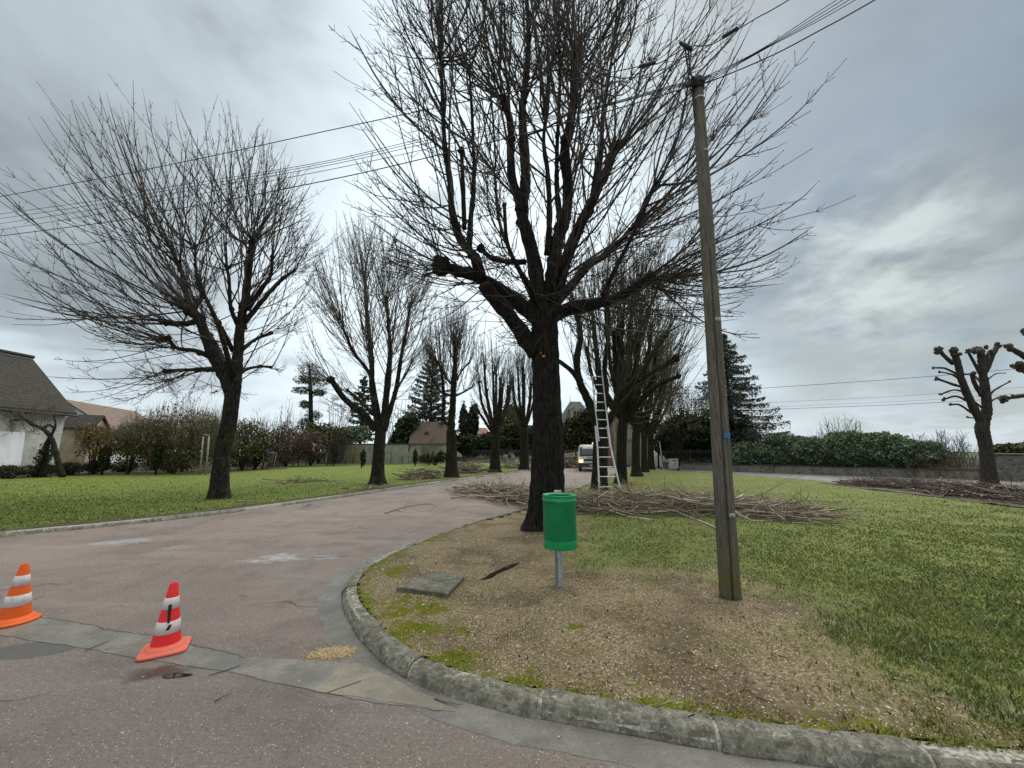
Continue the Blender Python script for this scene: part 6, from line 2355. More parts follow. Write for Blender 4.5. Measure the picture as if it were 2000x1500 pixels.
lab = ['laurel bush behind the railing, just right of the pole', 'laurel bush behind the railing with two tufts on top', 'broad laurel bush in the middle of the hedge row', 'tallest rounded laurel bush below the bare treetop', 'laurel bush with a shaggy top right of the tallest', 'low end of the laurel row next to the bare shrub']
for k, (x, yt, wd) in enumerate(((1468, 866, 80), (1535, 850, 95), (1600, 856, 90), (1660, 846, 100), (1725, 848, 95), (1785, 862, 90))):
    Yk = wl_at(x, 1.6)
    bush(lab[k], [(x, (yt + 915) / 2, wd * 1.05, (915 - yt) * 1.02, Yk, 1.2), (x - wd * .2, yt + 10, wd * .45, 26, Yk, .9), (x + wd * .22, yt + 13, wd * .4, 24, Yk, .9)], LF_LAUREL, 9500, .058, 'laurel_bush', 'shrub', 'laurel row behind the railing', gap=.2)
bare_shrub('bare brownish treetop rising behind the laurels', 1645, 900, wl_at(1645, 4.5), 120, 808, 90, TW_PURP, .022, spread=.55, twigs=4, tw=.7)
bare_shrub('bare pinkish shrub beyond the right end of the laurels', 1822, 905, wl_at(1822, 3), 85, 838, 80, TW_PURP, .018, spread=.5, twigs=4, tw=.6)
bare_shrub('pale bare shrub left of the pollard, spreading wide', 1862, 905, wl_at(1862, 4), 70, 836, 55, TW_GREY, .018, spread=.6, twigs=4, tw=.6)
bare_shrub('grey-brown thicket against the railing left of the pollard', 1845, 915, wl_at(1845, .9), 130, 875, 170, TW_BROWN, .012, spread=.5, twigs=3, tw=.35, footw=.55)
bare_shrub('pale thin bare shrub between the fir and the laurels', 1492, 900, wl_at(1492, 5), 60, 812, 50, TW_GREY, .018, spread=.45, twigs=4, tw=.6)
bush('dark hedge beyond the high stone wall at the right edge', [(1985, 878, 70, 26, 34, 1.5), (2040, 874, 70, 34, 34, 1.5)], LF_OLIVE, 2200, .12, 'hedge', 'hedge')
conifer('tall drooping fir behind the railing right of the utility pole', (1412, 652), 900, 36, 225, 160, LF_FIR, droop=.33, n_per=330, size=.10, start=.06, shape=.8, clump=.10, seed=3)
bush('dark yew mass left of the fir behind the railing', [(1345, 852, 120, 95, 37.5, 3), (1310, 866, 60, 66, 37, 2), (1395, 868, 90, 60, 37.5, 2.5), (1440, 858, 60, 72, 36.5, 2)], LF_DARK, 9000, .14, 'yew_bush', 'shrub', gap=.1)
bush('pale green brambly crown between the row trees and the fir', [(1330, 800, 110, 85, 33, 2.5), (1300, 760, 60, 60, 33, 2)], LF_OLIVE, 1500, .06, 'shrub', 'shrub', gap=.6, twig=SHOOT_OLIVE, ntw=110, tw_r=.016, stemm=BARK_MOSS)

# ---- evergreens at the back, centre
bush('dark clipped evergreen hedge at the back left of the big trunk', [(915, 868, 70, 44, 56.5, 2), (970, 866, 80, 50, 57, 2), (1020, 862, 60, 60, 57.5, 2)], LF_DARK, 5200, .2, 'hedge', 'hedge', gap=.05)
bush('bronze-green evergreen behind the parked truck', [(1128, 855, 72, 84, 47, 3), (1150, 828, 60, 60, 47.5, 3), (1112, 872, 50, 50, 46.5, 2)], leaf_mat('bronze_evergreen', (0.014, 0.016, 0.006), (0.035, 0.04, 0.014), (0.08, 0.082, 0.03)), 6500, .14, 'evergreen_tree', 'tree', gap=.1)
bush('pair of columnar cypresses above the back hedge', [(905, 822, 16, 64, 62, 1), (925, 820, 18, 68, 62, 1), (915, 832, 24, 50, 61, 1)], leaf_mat('cypress_leaf', (0.02, 0.026, 0.018), (0.045, 0.055, 0.035), (0.08, 0.09, 0.06)), 2600, .2, 'cypress', 'tree', gap=.05)
bush('round olive evergreen between the fourth and fifth left trees', [(1000, 820, 50, 70, 60, 3), (990, 850, 60, 50, 60, 3)], LF_OLIVE, 2600, .2, 'evergreen_tree', 'tree', gap=.15)
conifer('wide dark cedar behind the third tree of the left row', (845, 697), 880, 58, 140, 90, LF_FIR, droop=.12, n_per=190, size=.20, start=.12, shape=.62, seed=5, name='cedar_tree')  # cedars take a lighter needle colour in place of distance haze
conifer('smaller blue-green cedar behind the second left tree', (712, 735), 880, 60, 76, 46, LF_FIR, droop=.2, n_per=110, size=.24, start=.25, shape=.6, seed=7, name='cedar_tree')
bush('dark green bush under the cedar beside the tiled outbuilding', [(800, 846, 56, 74, 55, 2.5), (780, 866, 40, 46, 54, 2)], LF_DARK, 3000, .2, 'evergreen_bush', 'shrub', gap=.05)
# pine with bare trunk and clumped crown
pine = empty('pine_tree', (*P(606, 900, 56)[:2], .05), 'pine with a bare trunk and tufted crown behind the left gardens', 'tree')
Yp_ = 56
tb = MB()
trunk_mesh(tb, np.array([[P(606, 880, Yp_)[0], Yp_, 0], P(607, 810, Yp_), P(606, 750, Yp_), P(604, 712, Yp_)]), [.38, .3, .24, .1], .2, 16, .3, seed=4)
pb_ = MB()
for k, (x, y, w_, h_) in enumerate(((604, 722, 52, 34), (592, 742, 34, 18), (622, 745, 54, 20), (590, 762, 36, 16), (622, 768, 30, 14), (608, 735, 60, 24), (596, 790, 24, 18), (612, 812, 34, 22), (598, 826, 30, 18))):
    c_ = P(x, y, Yp_)
    r_ = np.array([w_ / 2 / 13.4, w_ / 2 / 13.4 * .8, h_ / 2 / 13.4])
    q = blob_pts(c_, r_, 620, k + 3, gap=.5)
    pb_.leaves(q, .15 * rng.uniform(.6, 1.4, len(q)), .3)
    limb_mesh(tb, np.array([[P(606, y + 8, Yp_)[0], Yp_, P(606, y + 10, Yp_)[2]], c_]), .09, .05, 6, seed=k)
tb.build('trunk', BARK, pine)
pb_.build('foliage', LF_DARK, pine)

# ---- gardens at the left
bush('big olive coppice bush left of the nearest left tree', [(345, 855, 190, 130, 27.5, 2.2), (290, 865, 90, 100, 27, 2), (405, 862, 80, 110, 27, 2)], leaf_mat('coppice_leaf', (0.045, 0.040, 0.018), (0.10, 0.088, 0.036), (0.17, 0.15, 0.06)), 5200, .055, 'coppice_bush', 'shrub', gap=.5, twig=simple('coppice_twig', (0.10, 0.085, 0.05), (0.22, 0.19, 0.12), 2, .9), ntw=420, tw_r=.014, nst=16, stemm=SHOOT_OLIVE)
bush('golden brown shrub beside the cream outbuilding', [(205, 866, 90, 72, 26, 1.3), (180, 850, 40, 46, 26, 1)], LF_GOLD, 1700, .05, 'golden_shrub', 'shrub', gap=.6, twig=TW_BROWN, ntw=120, tw_r=.010)
bush('golden tuft next to the golden brown shrub', [(258, 872, 60, 70, 26, 1)], LF_GOLD, 600, .05, 'golden_shrub', 'shrub', gap=.7, twig=TW_BROWN, ntw=130, tw_r=.010)
# low dark row at the edge of the lawn
lows = ['low dark shrub at the left edge below the house wall', 'low dark ivy clump below the house wall', 'low dark shrub right of the ivy tree', 'low dark shrub under the golden shrub', 'low shrub under the golden tuft', 'black low brushy shrub under the coppice bush', 'black low brushy shrub left of the nearest tree', 'dark clump behind the nearest left tree', 'dark clump right of the nearest left tree']
for k, (x, y, w_, h_) in enumerate(((15, 921, 75, 26), (75, 918, 70, 22), (130, 915, 70, 26), (185, 912, 60, 22), (240, 911, 60, 26), (305, 905, 70, 34), (365, 902, 80, 36), (460, 898, 80, 36), (530, 898, 90, 30))):
    bush(lows[k], [(x, y, w_, h_, min(G(x, y + h_ * .42)[1], 28.6 / max((1000 - x) / F * .985, .01)), .5)], LF_DARK if k > 3 else leaf_mat('low_leaf%d' % k, (0.018, 0.022, 0.010), (0.045, 0.052, 0.022), (0.10, 0.105, 0.05)), 700, .05, 'low_shrub', 'shrub', 'low dark shrubs along the lawn edge', gap=.3, twig=TW_BROWN, ntw=40, tw_r=.007)
for (lb_, x, y, w_, h_, Y_, mt) in (('small upright ivy-covered stump in the shrub bed', 205, 893, 18, 52, 25.5, LF_DARK), ('dark ivy-covered stump in front of the coppice bush', 308, 888, 22, 60, 25.5, LF_DARK),
                                    ('ivy-clad post left of the white garden frame', 500, 890, 14, 40, 32, LF_DARK), ('ivy-clad post between the first and second left trees', 709, 894, 10, 34, 36, LF_DARK), ('ivy-clad post right of the second left tree', 811, 892, 9, 30, 40, LF_DARK)):
    bush(lb_, [(x, y, w_, h_, Y_, .3)], mt, 420, .06, 'ivy_post', 'plant', 'ivy-covered stumps and posts', gap=.05, nst=2)
# crooked ivy-clad tree by the house
cr = empty('crooked_tree', (*P(95, 915, 24)[:2], .05), 'crooked old tree with ivy at its foot before the white house wall', 'tree')
tb = MB()
q = lambda x, y, dy=0.0: P(x, y, 23.2 + dy)
for pp, r0, r1 in (([q(122, 931), q(113, 900), q(108, 880), q(100, 855), q(84, 838), q(60, 828)], .15, .09), ([q(84, 931), q(87, 900), q(92, 868), q(100, 852)], .16, .10), ([q(66, 893), q(78, 904), q(88, 912)], .06, .07),
                   ([q(84, 838), q(95, 830), q(104, 835)], .1, .05), ([q(70, 832), q(50, 820), q(20, 822), q(5, 832)], .08, .04), ([q(100, 852), q(108, 830), q(105, 812)], .08, .04), ([q(60, 828), q(40, 812), q(30, 800)], .07, .03)):
    limb_mesh(tb, np.array(pp), r0, r1, 8, 0, seed=int(r0 * 100))
tb.build('trunk', BARK_MOSS, cr)
cb = MB()
S_ = np.array([q(rng.uniform(10, 112), rng.uniform(812, 850), rng.normal(0, .5)) for _ in range(150)])
shoots(cb, S_, np.tile([0, 0, 1.], (150, 1)), q(75, 870), q(65, 825), np.array([2.2, 1.6, 1.5]), .014, K=6, twigs=3, twig_len=.4, twig_r=.007, sides=3, floor=1.0, up=.2, spread=.7)
cb.build('crown', SHOOT_FAR, cr)
iv = MB()
iv.leaves(blob_pts(q(88, 890), np.array([.34, .34, .95]), 900, 4, gap=.1), .06)
iv.build('ivy', LF_DARK, cr)
# shrubs and small trees between the nearest and the second tree
bush('reddish brown shrub behind the fence, left part', [(560, 868, 90, 76, 40, 2.2)], LF_RED, 1500, .09, 'red_shrub', 'shrub', 'reddish shrubs behind the garden fence', gap=.5, twig=TW_PURP, ntw=150, tw_r=.014)
bush('reddish brown shrub next to the pine trunk', [(610, 872, 70, 60, 42, 2)], LF_RED, 1200, .09, 'red_shrub', 'shrub', 'reddish shrubs behind the garden fence', gap=.5, twig=TW_PURP, ntw=120, tw_r=.014)
bush('dark green bush right behind the nearest left tree', [(478, 862, 90, 80, 31, 2)], LF_OLIVE, 2200, .07, 'garden_bush', 'shrub', gap=.4, twig=SHOOT_OLIVE, ntw=150, tw_r=.012)
bush('mossy green bush under the pine', [(640, 850, 56, 44, 48, 2), (612, 846, 40, 40, 48, 2)], LF_OLIVE, 1800, .12, 'garden_bush', 'shrub', gap=.25)
bush('laurel mass above the cream wall, left of the second tree', [(690, 848, 70, 34, 53, 2), (668, 852, 40, 34, 52.5, 1.5)], LF_LAUREL, 2400, .14, 'laurel_bush', 'shrub', gap=.2)
bare_shrub('gnarled dark fruit tree behind the nearest left trunk', 500, 880, 33, 130, 780, 130, TW_DARK, .022, 'bare_tree', 'tree', spread=.8, up=.2, twigs=5, tw=.7, depth=2.2)
bare_shrub('bare thicket top rising over the coppice bush', 360, 880, 29, 150, 765, 130, SHOOT_FAR, .014, spread=.35, up=.9, twigs=3, tw=.5, footw=.5)
bare_shrub('slender bare tree left of the pine', 560, 890, 50, 70, 772, 60, TW_GREY, .03, 'bare_tree', 'tree', spread=.45, twigs=4, tw=.9, grp='slender bare trees beyond the gardens')
bare_shrub('slender bare tree between the pine and the second left tree', 657, 890, 50, 80, 770, 70, TW_GREY, .03, 'bare_tree', 'tree', spread=.45, twigs=4, tw=.9, grp='slender bare trees beyond the gardens')
bare_shrub('small leaning tree in front of the cream wall', 652, 898, 42, 60, 835, 60, TW_DARK, .02, 'bare_tree', 'tree', spread=.6, twigs=3, tw=.5)
bare_shrub('slender bare tree beyond the barn roof', 428, 890, 48, 90, 775, 60, TW_GREY, .028, 'bare_tree', 'tree', spread=.5, twigs=4, tw=.9, grp='slender bare trees beyond the gardens')
bare_shrub('bare bush before the tiled outbuilding', 838, 905, 44, 50, 850, 80, TW_BROWN, .016, spread=.5, twigs=3, tw=.5)
bush('dark low bush in front of the tiled outbuilding', [(838, 896, 46, 18, 43, .8), (862, 892, 24, 22, 43, .8)], LF_DARK, 900, .08, 'low_bush', 'shrub', gap=.3)
bare_shrub('yellowish shoots above the cream wall', 690, 888, 49, 46, 855, 60, simple('yellow_twig', (.16, .11, .03), (.30, .20, .05), 3, .9), .016, spread=.3, up=.9, twigs=1)
bare_shrub('bare hedge tops behind the left row', 780, 890, 62, 100, 760, 70, TW_GREY, .035, 'bare_tree', 'tree', spread=.5, twigs=4, tw=1.0, grp='slender bare trees beyond the gardens')
bare_shrub('bare crown between second and third left trees', 600, 890, 66, 110, 775, 70, TW_GREY, .035, 'bare_tree', 'tree', spread=.5, twigs=4, tw=1.0, grp='slender bare trees beyond the gardens')

# ---- garden fence and small garden things
mpost = simple('old_fence_post', (.045, .035, .025), (.10, .08, .06), 8, .9)
fence = empty('wire_fence', (*G(640, 909)[:2], .05), 'low wire fence on wooden posts between lawn and gardens', 'fence')
posts = [(560, 913), (582, 912), (597, 912), (638, 911), (675, 909), (763, 906), (786, 906), (870, 903)]
pts_ = []
for k, (x, y) in enumerate(posts):
    g0 = G(x, y)
    h_ = (1.55, .9, 1.2, 1.75, 1.65, 1.5, 1.0, 1.2)[k]
    b = MB()
    b.tubes(np.array([g0 + [0, 0, -.1], g0 + [.01, 0, h_]]), np.array([.055, .045]), 7)
    b.build('post', mpost, fence)
    pts_.append(g0)
for z in (.45, .85):
    b = MB()
    b.tubes(np.array([p_ + [0, 0, z] for p_ in pts_]), np.full(len(pts_), .006), 4)
    b.build('wire', M_IRON, fence)
mwp = simple('greyed_white_post', (.20, .19, .17), (.36, .34, .30), 9, .8)
fr = empty('swing_frame', (*P(401, 898, 25.2)[:2], .1), 'two pale posts with a crossbar in front of the coppice bush', 'garden frame')
for x0, x1 in ((394, 397), (406, 408)):
    b = MB()
    a_, c_ = P(x0, 899, 25.2), P(x1, 852, 25.2)
    a_[2] = 0.05
    b.tubes(np.array([a_, c_]), np.array([.05, .045]), 8)
    b.build('post', mwp, fr)
b = MB()
b.tubes(np.array([P(396, 849, 25.2), P(409, 850, 25.2)]), np.array([.03, .03]), 8)
b.build('crossbar', mwp, fr)
gf = empty('garden_table', (*P(527, 900, 33)[:2], .1), 'small white metal garden frame beyond the nearest left tree', 'garden table')
mwh = simple('white_tube', (.5, .5, .48), (.65, .65, .62), 9, .5)
b = MB()
b.tubes(np.array([P(512, 885, 33), P(541, 885, 33)]), np.array([.03, .03]), 6)
b.tubes(np.array([P(512, 885, 33.6), P(541, 885, 33.6)]), np.array([.025, .025]), 6)
b.tubes(np.array([P(541, 885, 33), P(541, 885, 33.6)]), np.array([.02, .02]), 6)
b.tubes(np.array([P(512, 885, 33), P(512, 885, 33.6)]), np.array([.02, .02]), 6)
b.build('top_frame', mwh, gf)
for (x0, y0, x1, y1, Y_) in ((540, 886, 535, 901, 33), (514, 886, 520, 901, 33), (536, 886, 529, 900, 33.6)):
    b = MB()
    q_ = P(x1, y1, Y_)
    q_[2] = .08
    b.tubes(np.array([P(x0, y0, Y_), q_]), np.array([.022, .022]), 6)
    b.build('leg', mwh, gf)


# ---- buildings
def tile_mat(name, c1, c2, c3, ang=0.0, sc=1.0):
    m = M(name, .9, .15)
    f = m.noise(7 * sc, 6, .8)
    g = m.noise(.9, 5, .7)
    c = m.mix(m.mr(f, .36, .64), c1, c2)
    c = m.mix(m.math('MULTIPLY', m.mr(g, .45, .65), .7), c, c3)
    sx = m.n('ShaderNodeSeparateXYZ')
    m.l(m.pos, sx.inputs[0])
    wv = m.math('FRACT', m.math('MULTIPLY', sx.outputs[2], 5.0 * sc))
    c = m.mix(m.math('MULTIPLY', m.mr(wv, .75, 1.0), .5), c, (c1[0] * .4, c1[1] * .4, c1[2] * .4))
    m.col(c)
    m.bump(m.math('ADD', wv, f), .9, .04)
    return m.m


def plaster(name, c1, c2, dirt):
    m = M(name, .9, .2)
    c = m.mix(m.mr(m.noise(1.5, 6, .7), .35, .65), c1, c2)
    c = m.mix(m.math('MULTIPLY', m.mr(m.noise(1.1, 7, .75, m.scl((1, 1, .35))), .52, .68), .7), c, dirt)
    m.col(c)
    m.bump(m.noise(20, 5, .8), .4, .01)
    return m.m


def house(label, org, ang, L_, W_, eave, ridge, wallm, roofm, over=.3, name='house', cat='house', hip=0.0, z0=0.0, wins=(), glass=None, framem=None, th=.16):
    """org = near corner, long side along +x of the local frame turned by ang, depth W_ along +y"""
    root = empty(name, (*org[:2], z0), label, cat)
    Lm = Loc((org[0], org[1], z0), ang)
    b_ = MB()
    b_.box(0, L_, 0, W_, -.2, eave, M=Lm)
    if hip == 0:
        b_.add(Lm(np.array([[0, 0, eave + .002], [0, W_, eave + .002], [0, W_ / 2, ridge - .02], [L_, 0, eave + .002], [L_, W_, eave + .002], [L_, W_ / 2, ridge - .02]])), [np.array([[0, 2, 1], [3, 4, 5]]), np.array([[0, 3, 5, 2], [1, 2, 5, 4]])])
    wl_ = b_.build('wall', wallm, root, smooth=False)
    s_ = (ridge - eave) / (W_ / 2)
    ze = eave - over * s_
    b_ = MB()
    o = over
    lo = np.array([[-o, -o, ze], [L_ + o, -o, ze], [L_ + o, W_ + o, ze], [-o, W_ + o, ze], [-o + hip, W_ / 2, ridge], [L_ + o - hip, W_ / 2, ridge]])
    up = lo + np.array([0, 0, th])
    V = np.vstack([lo, up])
    b_.add(Lm(V), [np.array([[6, 7, 11, 10], [8, 9, 10, 11], [0, 4, 5, 1], [2, 5, 4, 3], [0, 1, 7, 6], [2, 3, 9, 8]]), np.array([[7, 8, 11], [9, 6, 10], [1, 5, 2], [3, 4, 0]])] if hip else
            [np.array([[6, 7, 11, 10], [8, 9, 10, 11], [0, 4, 5, 1], [2, 5, 4, 3], [0, 1, 7, 6], [2, 3, 9, 8], [0, 6, 10, 4], [3, 4, 10, 9], [1, 5, 11, 7], [2, 8, 11, 5]])])
    if hip:
        b_.add(Lm(V), [np.array([[1, 2, 8, 7], [3, 0, 6, 9]])])
    rf = b_.build('roof', roofm, root, smooth=False)
    for (wx, wz, ww, wh) in wins:
        f_ = MB()
        t_ = .07
        for (a0, a1, c0, c1) in ((wx, wx + ww, wz, wz + t_), (wx, wx + ww, wz + wh - t_, wz + wh), (wx, wx + t_, wz + t_, wz + wh - t_), (wx + ww - t_, wx + ww, wz + t_, wz + wh - t_), (wx + ww / 2 - t_ / 2, wx + ww / 2 + t_ / 2, wz + t_, wz + wh - t_)):
            f_.box(a0, a1, -.05, -.003, c0, c1, M=Lm)
        fo = f_.build('window', framem or mwh, root, smooth=False)
        f_ = MB()
        f_.box(wx + t_, wx + ww - t_, -.02, -.002, wz + t_, wz + wh - t_, M=Lm)
        f_.build('pane', glass or dkm, fo, smooth=False)
    return root, Lm, rf


R_DARK = tile_mat('dark_mossy_tiles', (0.040, 0.036, 0.032), (0.095, 0.085, 0.075), (0.075, 0.075, 0.045))
R_PINK = tile_mat('faded_pink_brown_tiles', (0.15, 0.105, 0.085), (0.30, 0.22, 0.18), (0.20, 0.17, 0.14), sc=.55)
R_BROWN = tile_mat('brown_flat_tiles', (0.12, 0.085, 0.065), (0.22, 0.15, 0.115), (0.13, 0.11, 0.085))
R_RED = tile_mat('red_tiles', (0.24, 0.11, 0.10), (0.34, 0.17, 0.15), (0.28, 0.16, 0.14))
R_SLATE = tile_mat('grey_slate', (0.10, 0.11, 0.115), (0.19, 0.20, 0.205), (0.15, 0.15, 0.14), sc=.8)
W_WHITE = plaster('whitewashed_wall', (0.60, 0.60, 0.58), (0.76, 0.76, 0.74), (0.22, 0.19, 0.15))
W_CREAM = plaster('cream_wall', (0.33, 0.28, 0.19), (0.46, 0.40, 0.29), (0.18, 0.15, 0.11))
W_GREYC = plaster('grey_cream_wall', (0.30, 0.28, 0.235), (0.44, 0.41, 0.345), (0.14, 0.13, 0.10))

# house at the left edge: its long side runs beside the lawn and away
he = P(135, 801, 26.0)
root, Lm, rf = house('old house with steep dark mossy roof and white wall at the left edge', (-30.2, 10.0), math.pi / 2, 16.0, 7.0, 4.35, 7.8, W_WHITE, R_DARK, over=.35, name='house')
b = MB()
b.tubes(Lm(np.array([[-.35, -.42, 3.98], [16.35, -.42, 3.98]])), np.array([.075, .075]), 8)
b.build('gutter', simple('zinc_gutter', (.03, .03, .03), (.08, .08, .08), 5, .5), rf)
b = MB()
b.tubes(Lm(np.array([[-.35, 3.5, 8.1], [16.35, 3.5, 8.1]])), np.array([.13, .13]), 8)
b.build('ridge_tiles', R_DARK, rf)
# pale sheet leaning on the house wall
sheet = simple('white_corrugated_sheet', (.72, .74, .78), (.84, .86, .90), 2, .5, stretch=(1, 1, .2))
b = MB()
V = Lm(np.array([[8.5, -.95, .05], [13.4, -.95, .05], [13.9, -.12, 2.75], [8.5, -.12, 2.75], [8.5, -.98, .05], [13.4, -.98, .05], [13.9, -.15, 2.75], [8.5, -.15, 2.75]]))
b.add(V, np.array([[0, 1, 2, 3], [7, 6, 5, 4], [0, 4, 5, 1], [1, 5, 6, 2], [2, 6, 7, 3], [3, 7, 4, 0]]))
tag(b.build('white_sheet', sheet, smooth=False), 'white sheet leaning against the old house wall at the left edge', 'sheet')
# small cream outbuilding behind
co = P(112, 860, 29.0)
house('small cream outbuilding with a little slate roof behind the old house', (co[0], co[1]), math.radians(25), 1.7, 2.6, P(112, 836, 29)[2], P(120, 813, 30)[2], W_CREAM, R_DARK, over=.15, name='outbuilding', cat='outbuilding')
# long barn, ridge running away to the right
b0, b1 = P(128, 783, 40), P(262, 806, 52)
an_ = math.atan2(b1[1] - b0[1], b1[0] - b0[0])
Lb_ = math.hypot(b1[0] - b0[0], b1[1] - b0[1])
dW = np.array([math.cos(an_), math.sin(an_)])
nW = np.array([-dW[1], dW[0]])
W_ = 9.0
# the side towards the camera/road is on the right of the direction of travel
org = b0[:2] - nW * W_ / 2
house('long barn with faded pinkish tiled roof behind the coppice bush', (org[0], org[1]), an_, Lb_, W_, b0[2] - 3.3, b0[2], W_WHITE, R_PINK, over=.3, name='barn', cat='barn')
# tiled outbuilding at the back and its walls
a_ = P(800, 905, 52)
house('low outbuilding with brown tiled roof beyond the third left tree', (a_[0] - .1, 52), .05, 5.1, 5.0, P(840, 866, 52)[2], P(840, 826, 54.5)[2], W_GREYC, R_BROWN, over=.15, name='outbuilding', cat='outbuilding')


def yard_wall(label, x0, x1, Y0, Y1, ytop, mat):
    a_, c_ = P(x0, ytop, Y0), P(x1, ytop, Y1)
    d_ = c_ - a_
    an = math.atan2(d_[1], d_[0])
    L_ = math.hypot(d_[0], d_[1])
    root = empty('garden_wall', (a_[0], a_[1], 0), label, 'wall')
    Lm = Loc((a_[0], a_[1], 0), an)
    b_ = MB()
    b_.box(0, L_, 0, .3, -.2, a_[2], M=Lm)
    b_.build('wall', mat, root, smooth=False)
    b_ = MB()
    b_.box(-.03, L_ + .03, -.06, .36, a_[2] + .003, a_[2] + .12, M=Lm)
    b_.build('coping', M_CAP, root, smooth=False)


yard_wall('pale rendered garden wall behind the wire fence', 640, 798, 51, 51.8, 868, W_GREYC)
yard_wall('short dark garden wall at the back of the shrubs', 545, 636, 50, 50.9, 888, MW_HIGH)
# red roof and mansion far away
a_ = P(922, 870, 82)
house('distant gabled house with red roof left of the fourth tree', (a_[0], 82), .5, 4.2, 5, P(940, 848, 82)[2], P(940, 836, 84)[2], W_CREAM, R_RED, over=.15, name='house')
a_ = P(1100, 870, 74)
mr_, Lmm, rfm = house('distant mansion with grey slate roof and a stone dormer', (a_[0] - .6, 74), 0, 7.5, 8, P(1110, 828, 74)[2], P(1120, 786, 78)[2], W_GREYC, R_SLATE, over=.3, name='mansion', cat='mansion', hip=3.0)
dz_ = P(1127, 822, 74)[2]
dx_ = P(1127, 822, 74)[0] - (a_[0] - .6)
b = MB()
b.box(dx_ - 1.1, dx_ + 1.1, .3, 3.0, dz_ - .3, dz_ + 2.3, M=Lmm)
b.add(Lmm(np.array([[dx_ - 1.35, .2, dz_ + 2.303], [dx_ + 1.35, .2, dz_ + 2.303], [dx_, .2, dz_ + 3.5], [dx_ - 1.35, 3.2, dz_ + 2.303], [dx_ + 1.35, 3.2, dz_ + 2.303], [dx_, 3.2, dz_ + 3.5]])), [np.array([[0, 1, 2], [5, 4, 3]]), np.array([[0, 2, 5, 3], [1, 4, 5, 2], [0, 3, 4, 1]])])
dm = b.build('dormer', W_CREAM, mr_, smooth=False)
for s_ in (-.55, .1):
    b = MB()
    b.box(dx_ + s_, dx_ + s_ + .42, .24, .297, dz_ + .3, dz_ + 1.9, M=Lmm)
    b.build('window', dkm, dm, smooth=False)
b = MB()
b.tubes(Lmm(np.array([[dx_ - .6, 4, P(1120, 790, 78)[2]], [dx_ - .6, 4, P(1120, 768, 78)[2]]])), np.array([.06, .02]), 6)
b.build('finial', M_IRON, rfm)

# brick and cream building with a slatted gate, seen between the right row trunks
def brick_mat():
    m = M('orange_brick', .9, .2)
    q = m.n('ShaderNodeTexBrick')
    m.l(m.n('ShaderNodeTexCoord').outputs['Object'], q.inputs['Vector'])
    q.inputs['Scale'].default_value = 3.5
    q.inputs['Color1'].default_value = (.34, .15, .09, 1)
    q.inputs['Color2'].default_value = (.26, .11, .07, 1)
    q.inputs['Mortar'].default_value = (.35, .30, .25, 1)
    m.col(q.outputs[0])
    return m.m


MBR = brick_mat()
Yb = 43
xa, xb = P(1189, 900, Yb)[0], P(1268, 900, Yb)[0]
zt = P(1200, 812, Yb)[2]
gh = empty('gatehouse', (xa, Yb, 0), 'cream gatehouse with brick corner behind the right row trunks', 'gatehouse')
Lg = Loc((xa, Yb, 0), 0)
wd_ = xb - xa
b = MB()
b.box(.5, wd_, 0, 5, -.2, zt, M=Lg)
b.build('wall', W_CREAM, gh, smooth=False)
b = MB()
nq = 9
for k in range(nq):
    w_ = .62 if k % 2 else .45
    b.box(-.02, w_, -.06, .5, k * zt / nq + .003, (k + 1) * zt / nq - .003, M=Lg)
b.build('brick_corner', MBR, gh, smooth=False)
b = MB()
b.box(-.25, wd_ + .25, -.3, 5.3, zt + .003, zt + .28, M=Lg)
b.add(Lg(np.array([[-.25, -.3, zt + .283], [wd_ + .25, -.3, zt + .283], [wd_ + .25, 5.3, zt + .283], [-.25, 5.3, zt + .283], [wd_ / 2, 2.5, zt + 1.3]])), [np.array([[0, 1, 4], [1, 2, 4], [2, 3, 4], [3, 0, 4]])])
b.build('roof', R_SLATE, gh, smooth=False)
for x_ in (.95, 1.45):
    b = MB()
    b.box(x_, x_ + .10, -.04, -.003, 1.6, zt - .5, M=Lg)
    b.build('pilaster', MBR, gh, smooth=False)
gx = P(1226, 900, Yb)[0] - xa
b = MB()
for k in range(11):
    b.box(gx - .9 + k * .17, gx - .9 + k * .17 + .15, -.12, -.07, .1, P(1226, 860, Yb)[2], M=Lg)
gate = b.build('gate_boards', simple('pale_painted_boards', (.30, .29, .24), (.42, .40, .33), 5, .7), gh, smooth=False)
b = MB()
b.box(gx - .95, gx + 1.0, -.2, -.003, P(1226, 859, Yb)[2], P(1226, 852, Yb)[2], M=Lg)
b.build('gate_lintel', W_GREYC, gh, smooth=False)

# ---- white sign board / box by the wall, thin white stake, grey pole, drain post
sb_ = G(1319, 917, LZ)
s0 = empty('notice_box', sb_, 'white weathered box with a dark slot standing before the low wall', 'notice box')
sc_ = sb_[1] / F * 1.0
m_white = plaster('weathered_white_board', (.42, .43, .42), (.58, .59, .58), (.22, .20, .17))
hw_ = 10 * sc_ * .98
hb = 20 * sc_
L_ = Loc(sb_, 0)
b = MB()
b.rbox(-hw_, hw_, 0, .25, .06, hb, .01, M=L_)
b.build('board', m_white, s0, smooth=False)
b = MB()
b.box(-hw_ * .6, hw_ * .6, -.012, -.001, hb * .80, hb * .87, M=L_)
b.build('slot', dkm, s0, smooth=False)
b = MB()
gm_ = simple('faded_grey_mark', (.22, .21, .2), (.36, .35, .33), 30, .9)
b.add(L_(np.array([[-.14, -.004, hb * .62], [.16, -.004, hb * .62], [.03, -.004, hb * .36], [-.02, -.004, hb * .36]])), np.array([[0, 1, 2, 3]]))
b.build('faded_mark', gm_, s0, smooth=False)
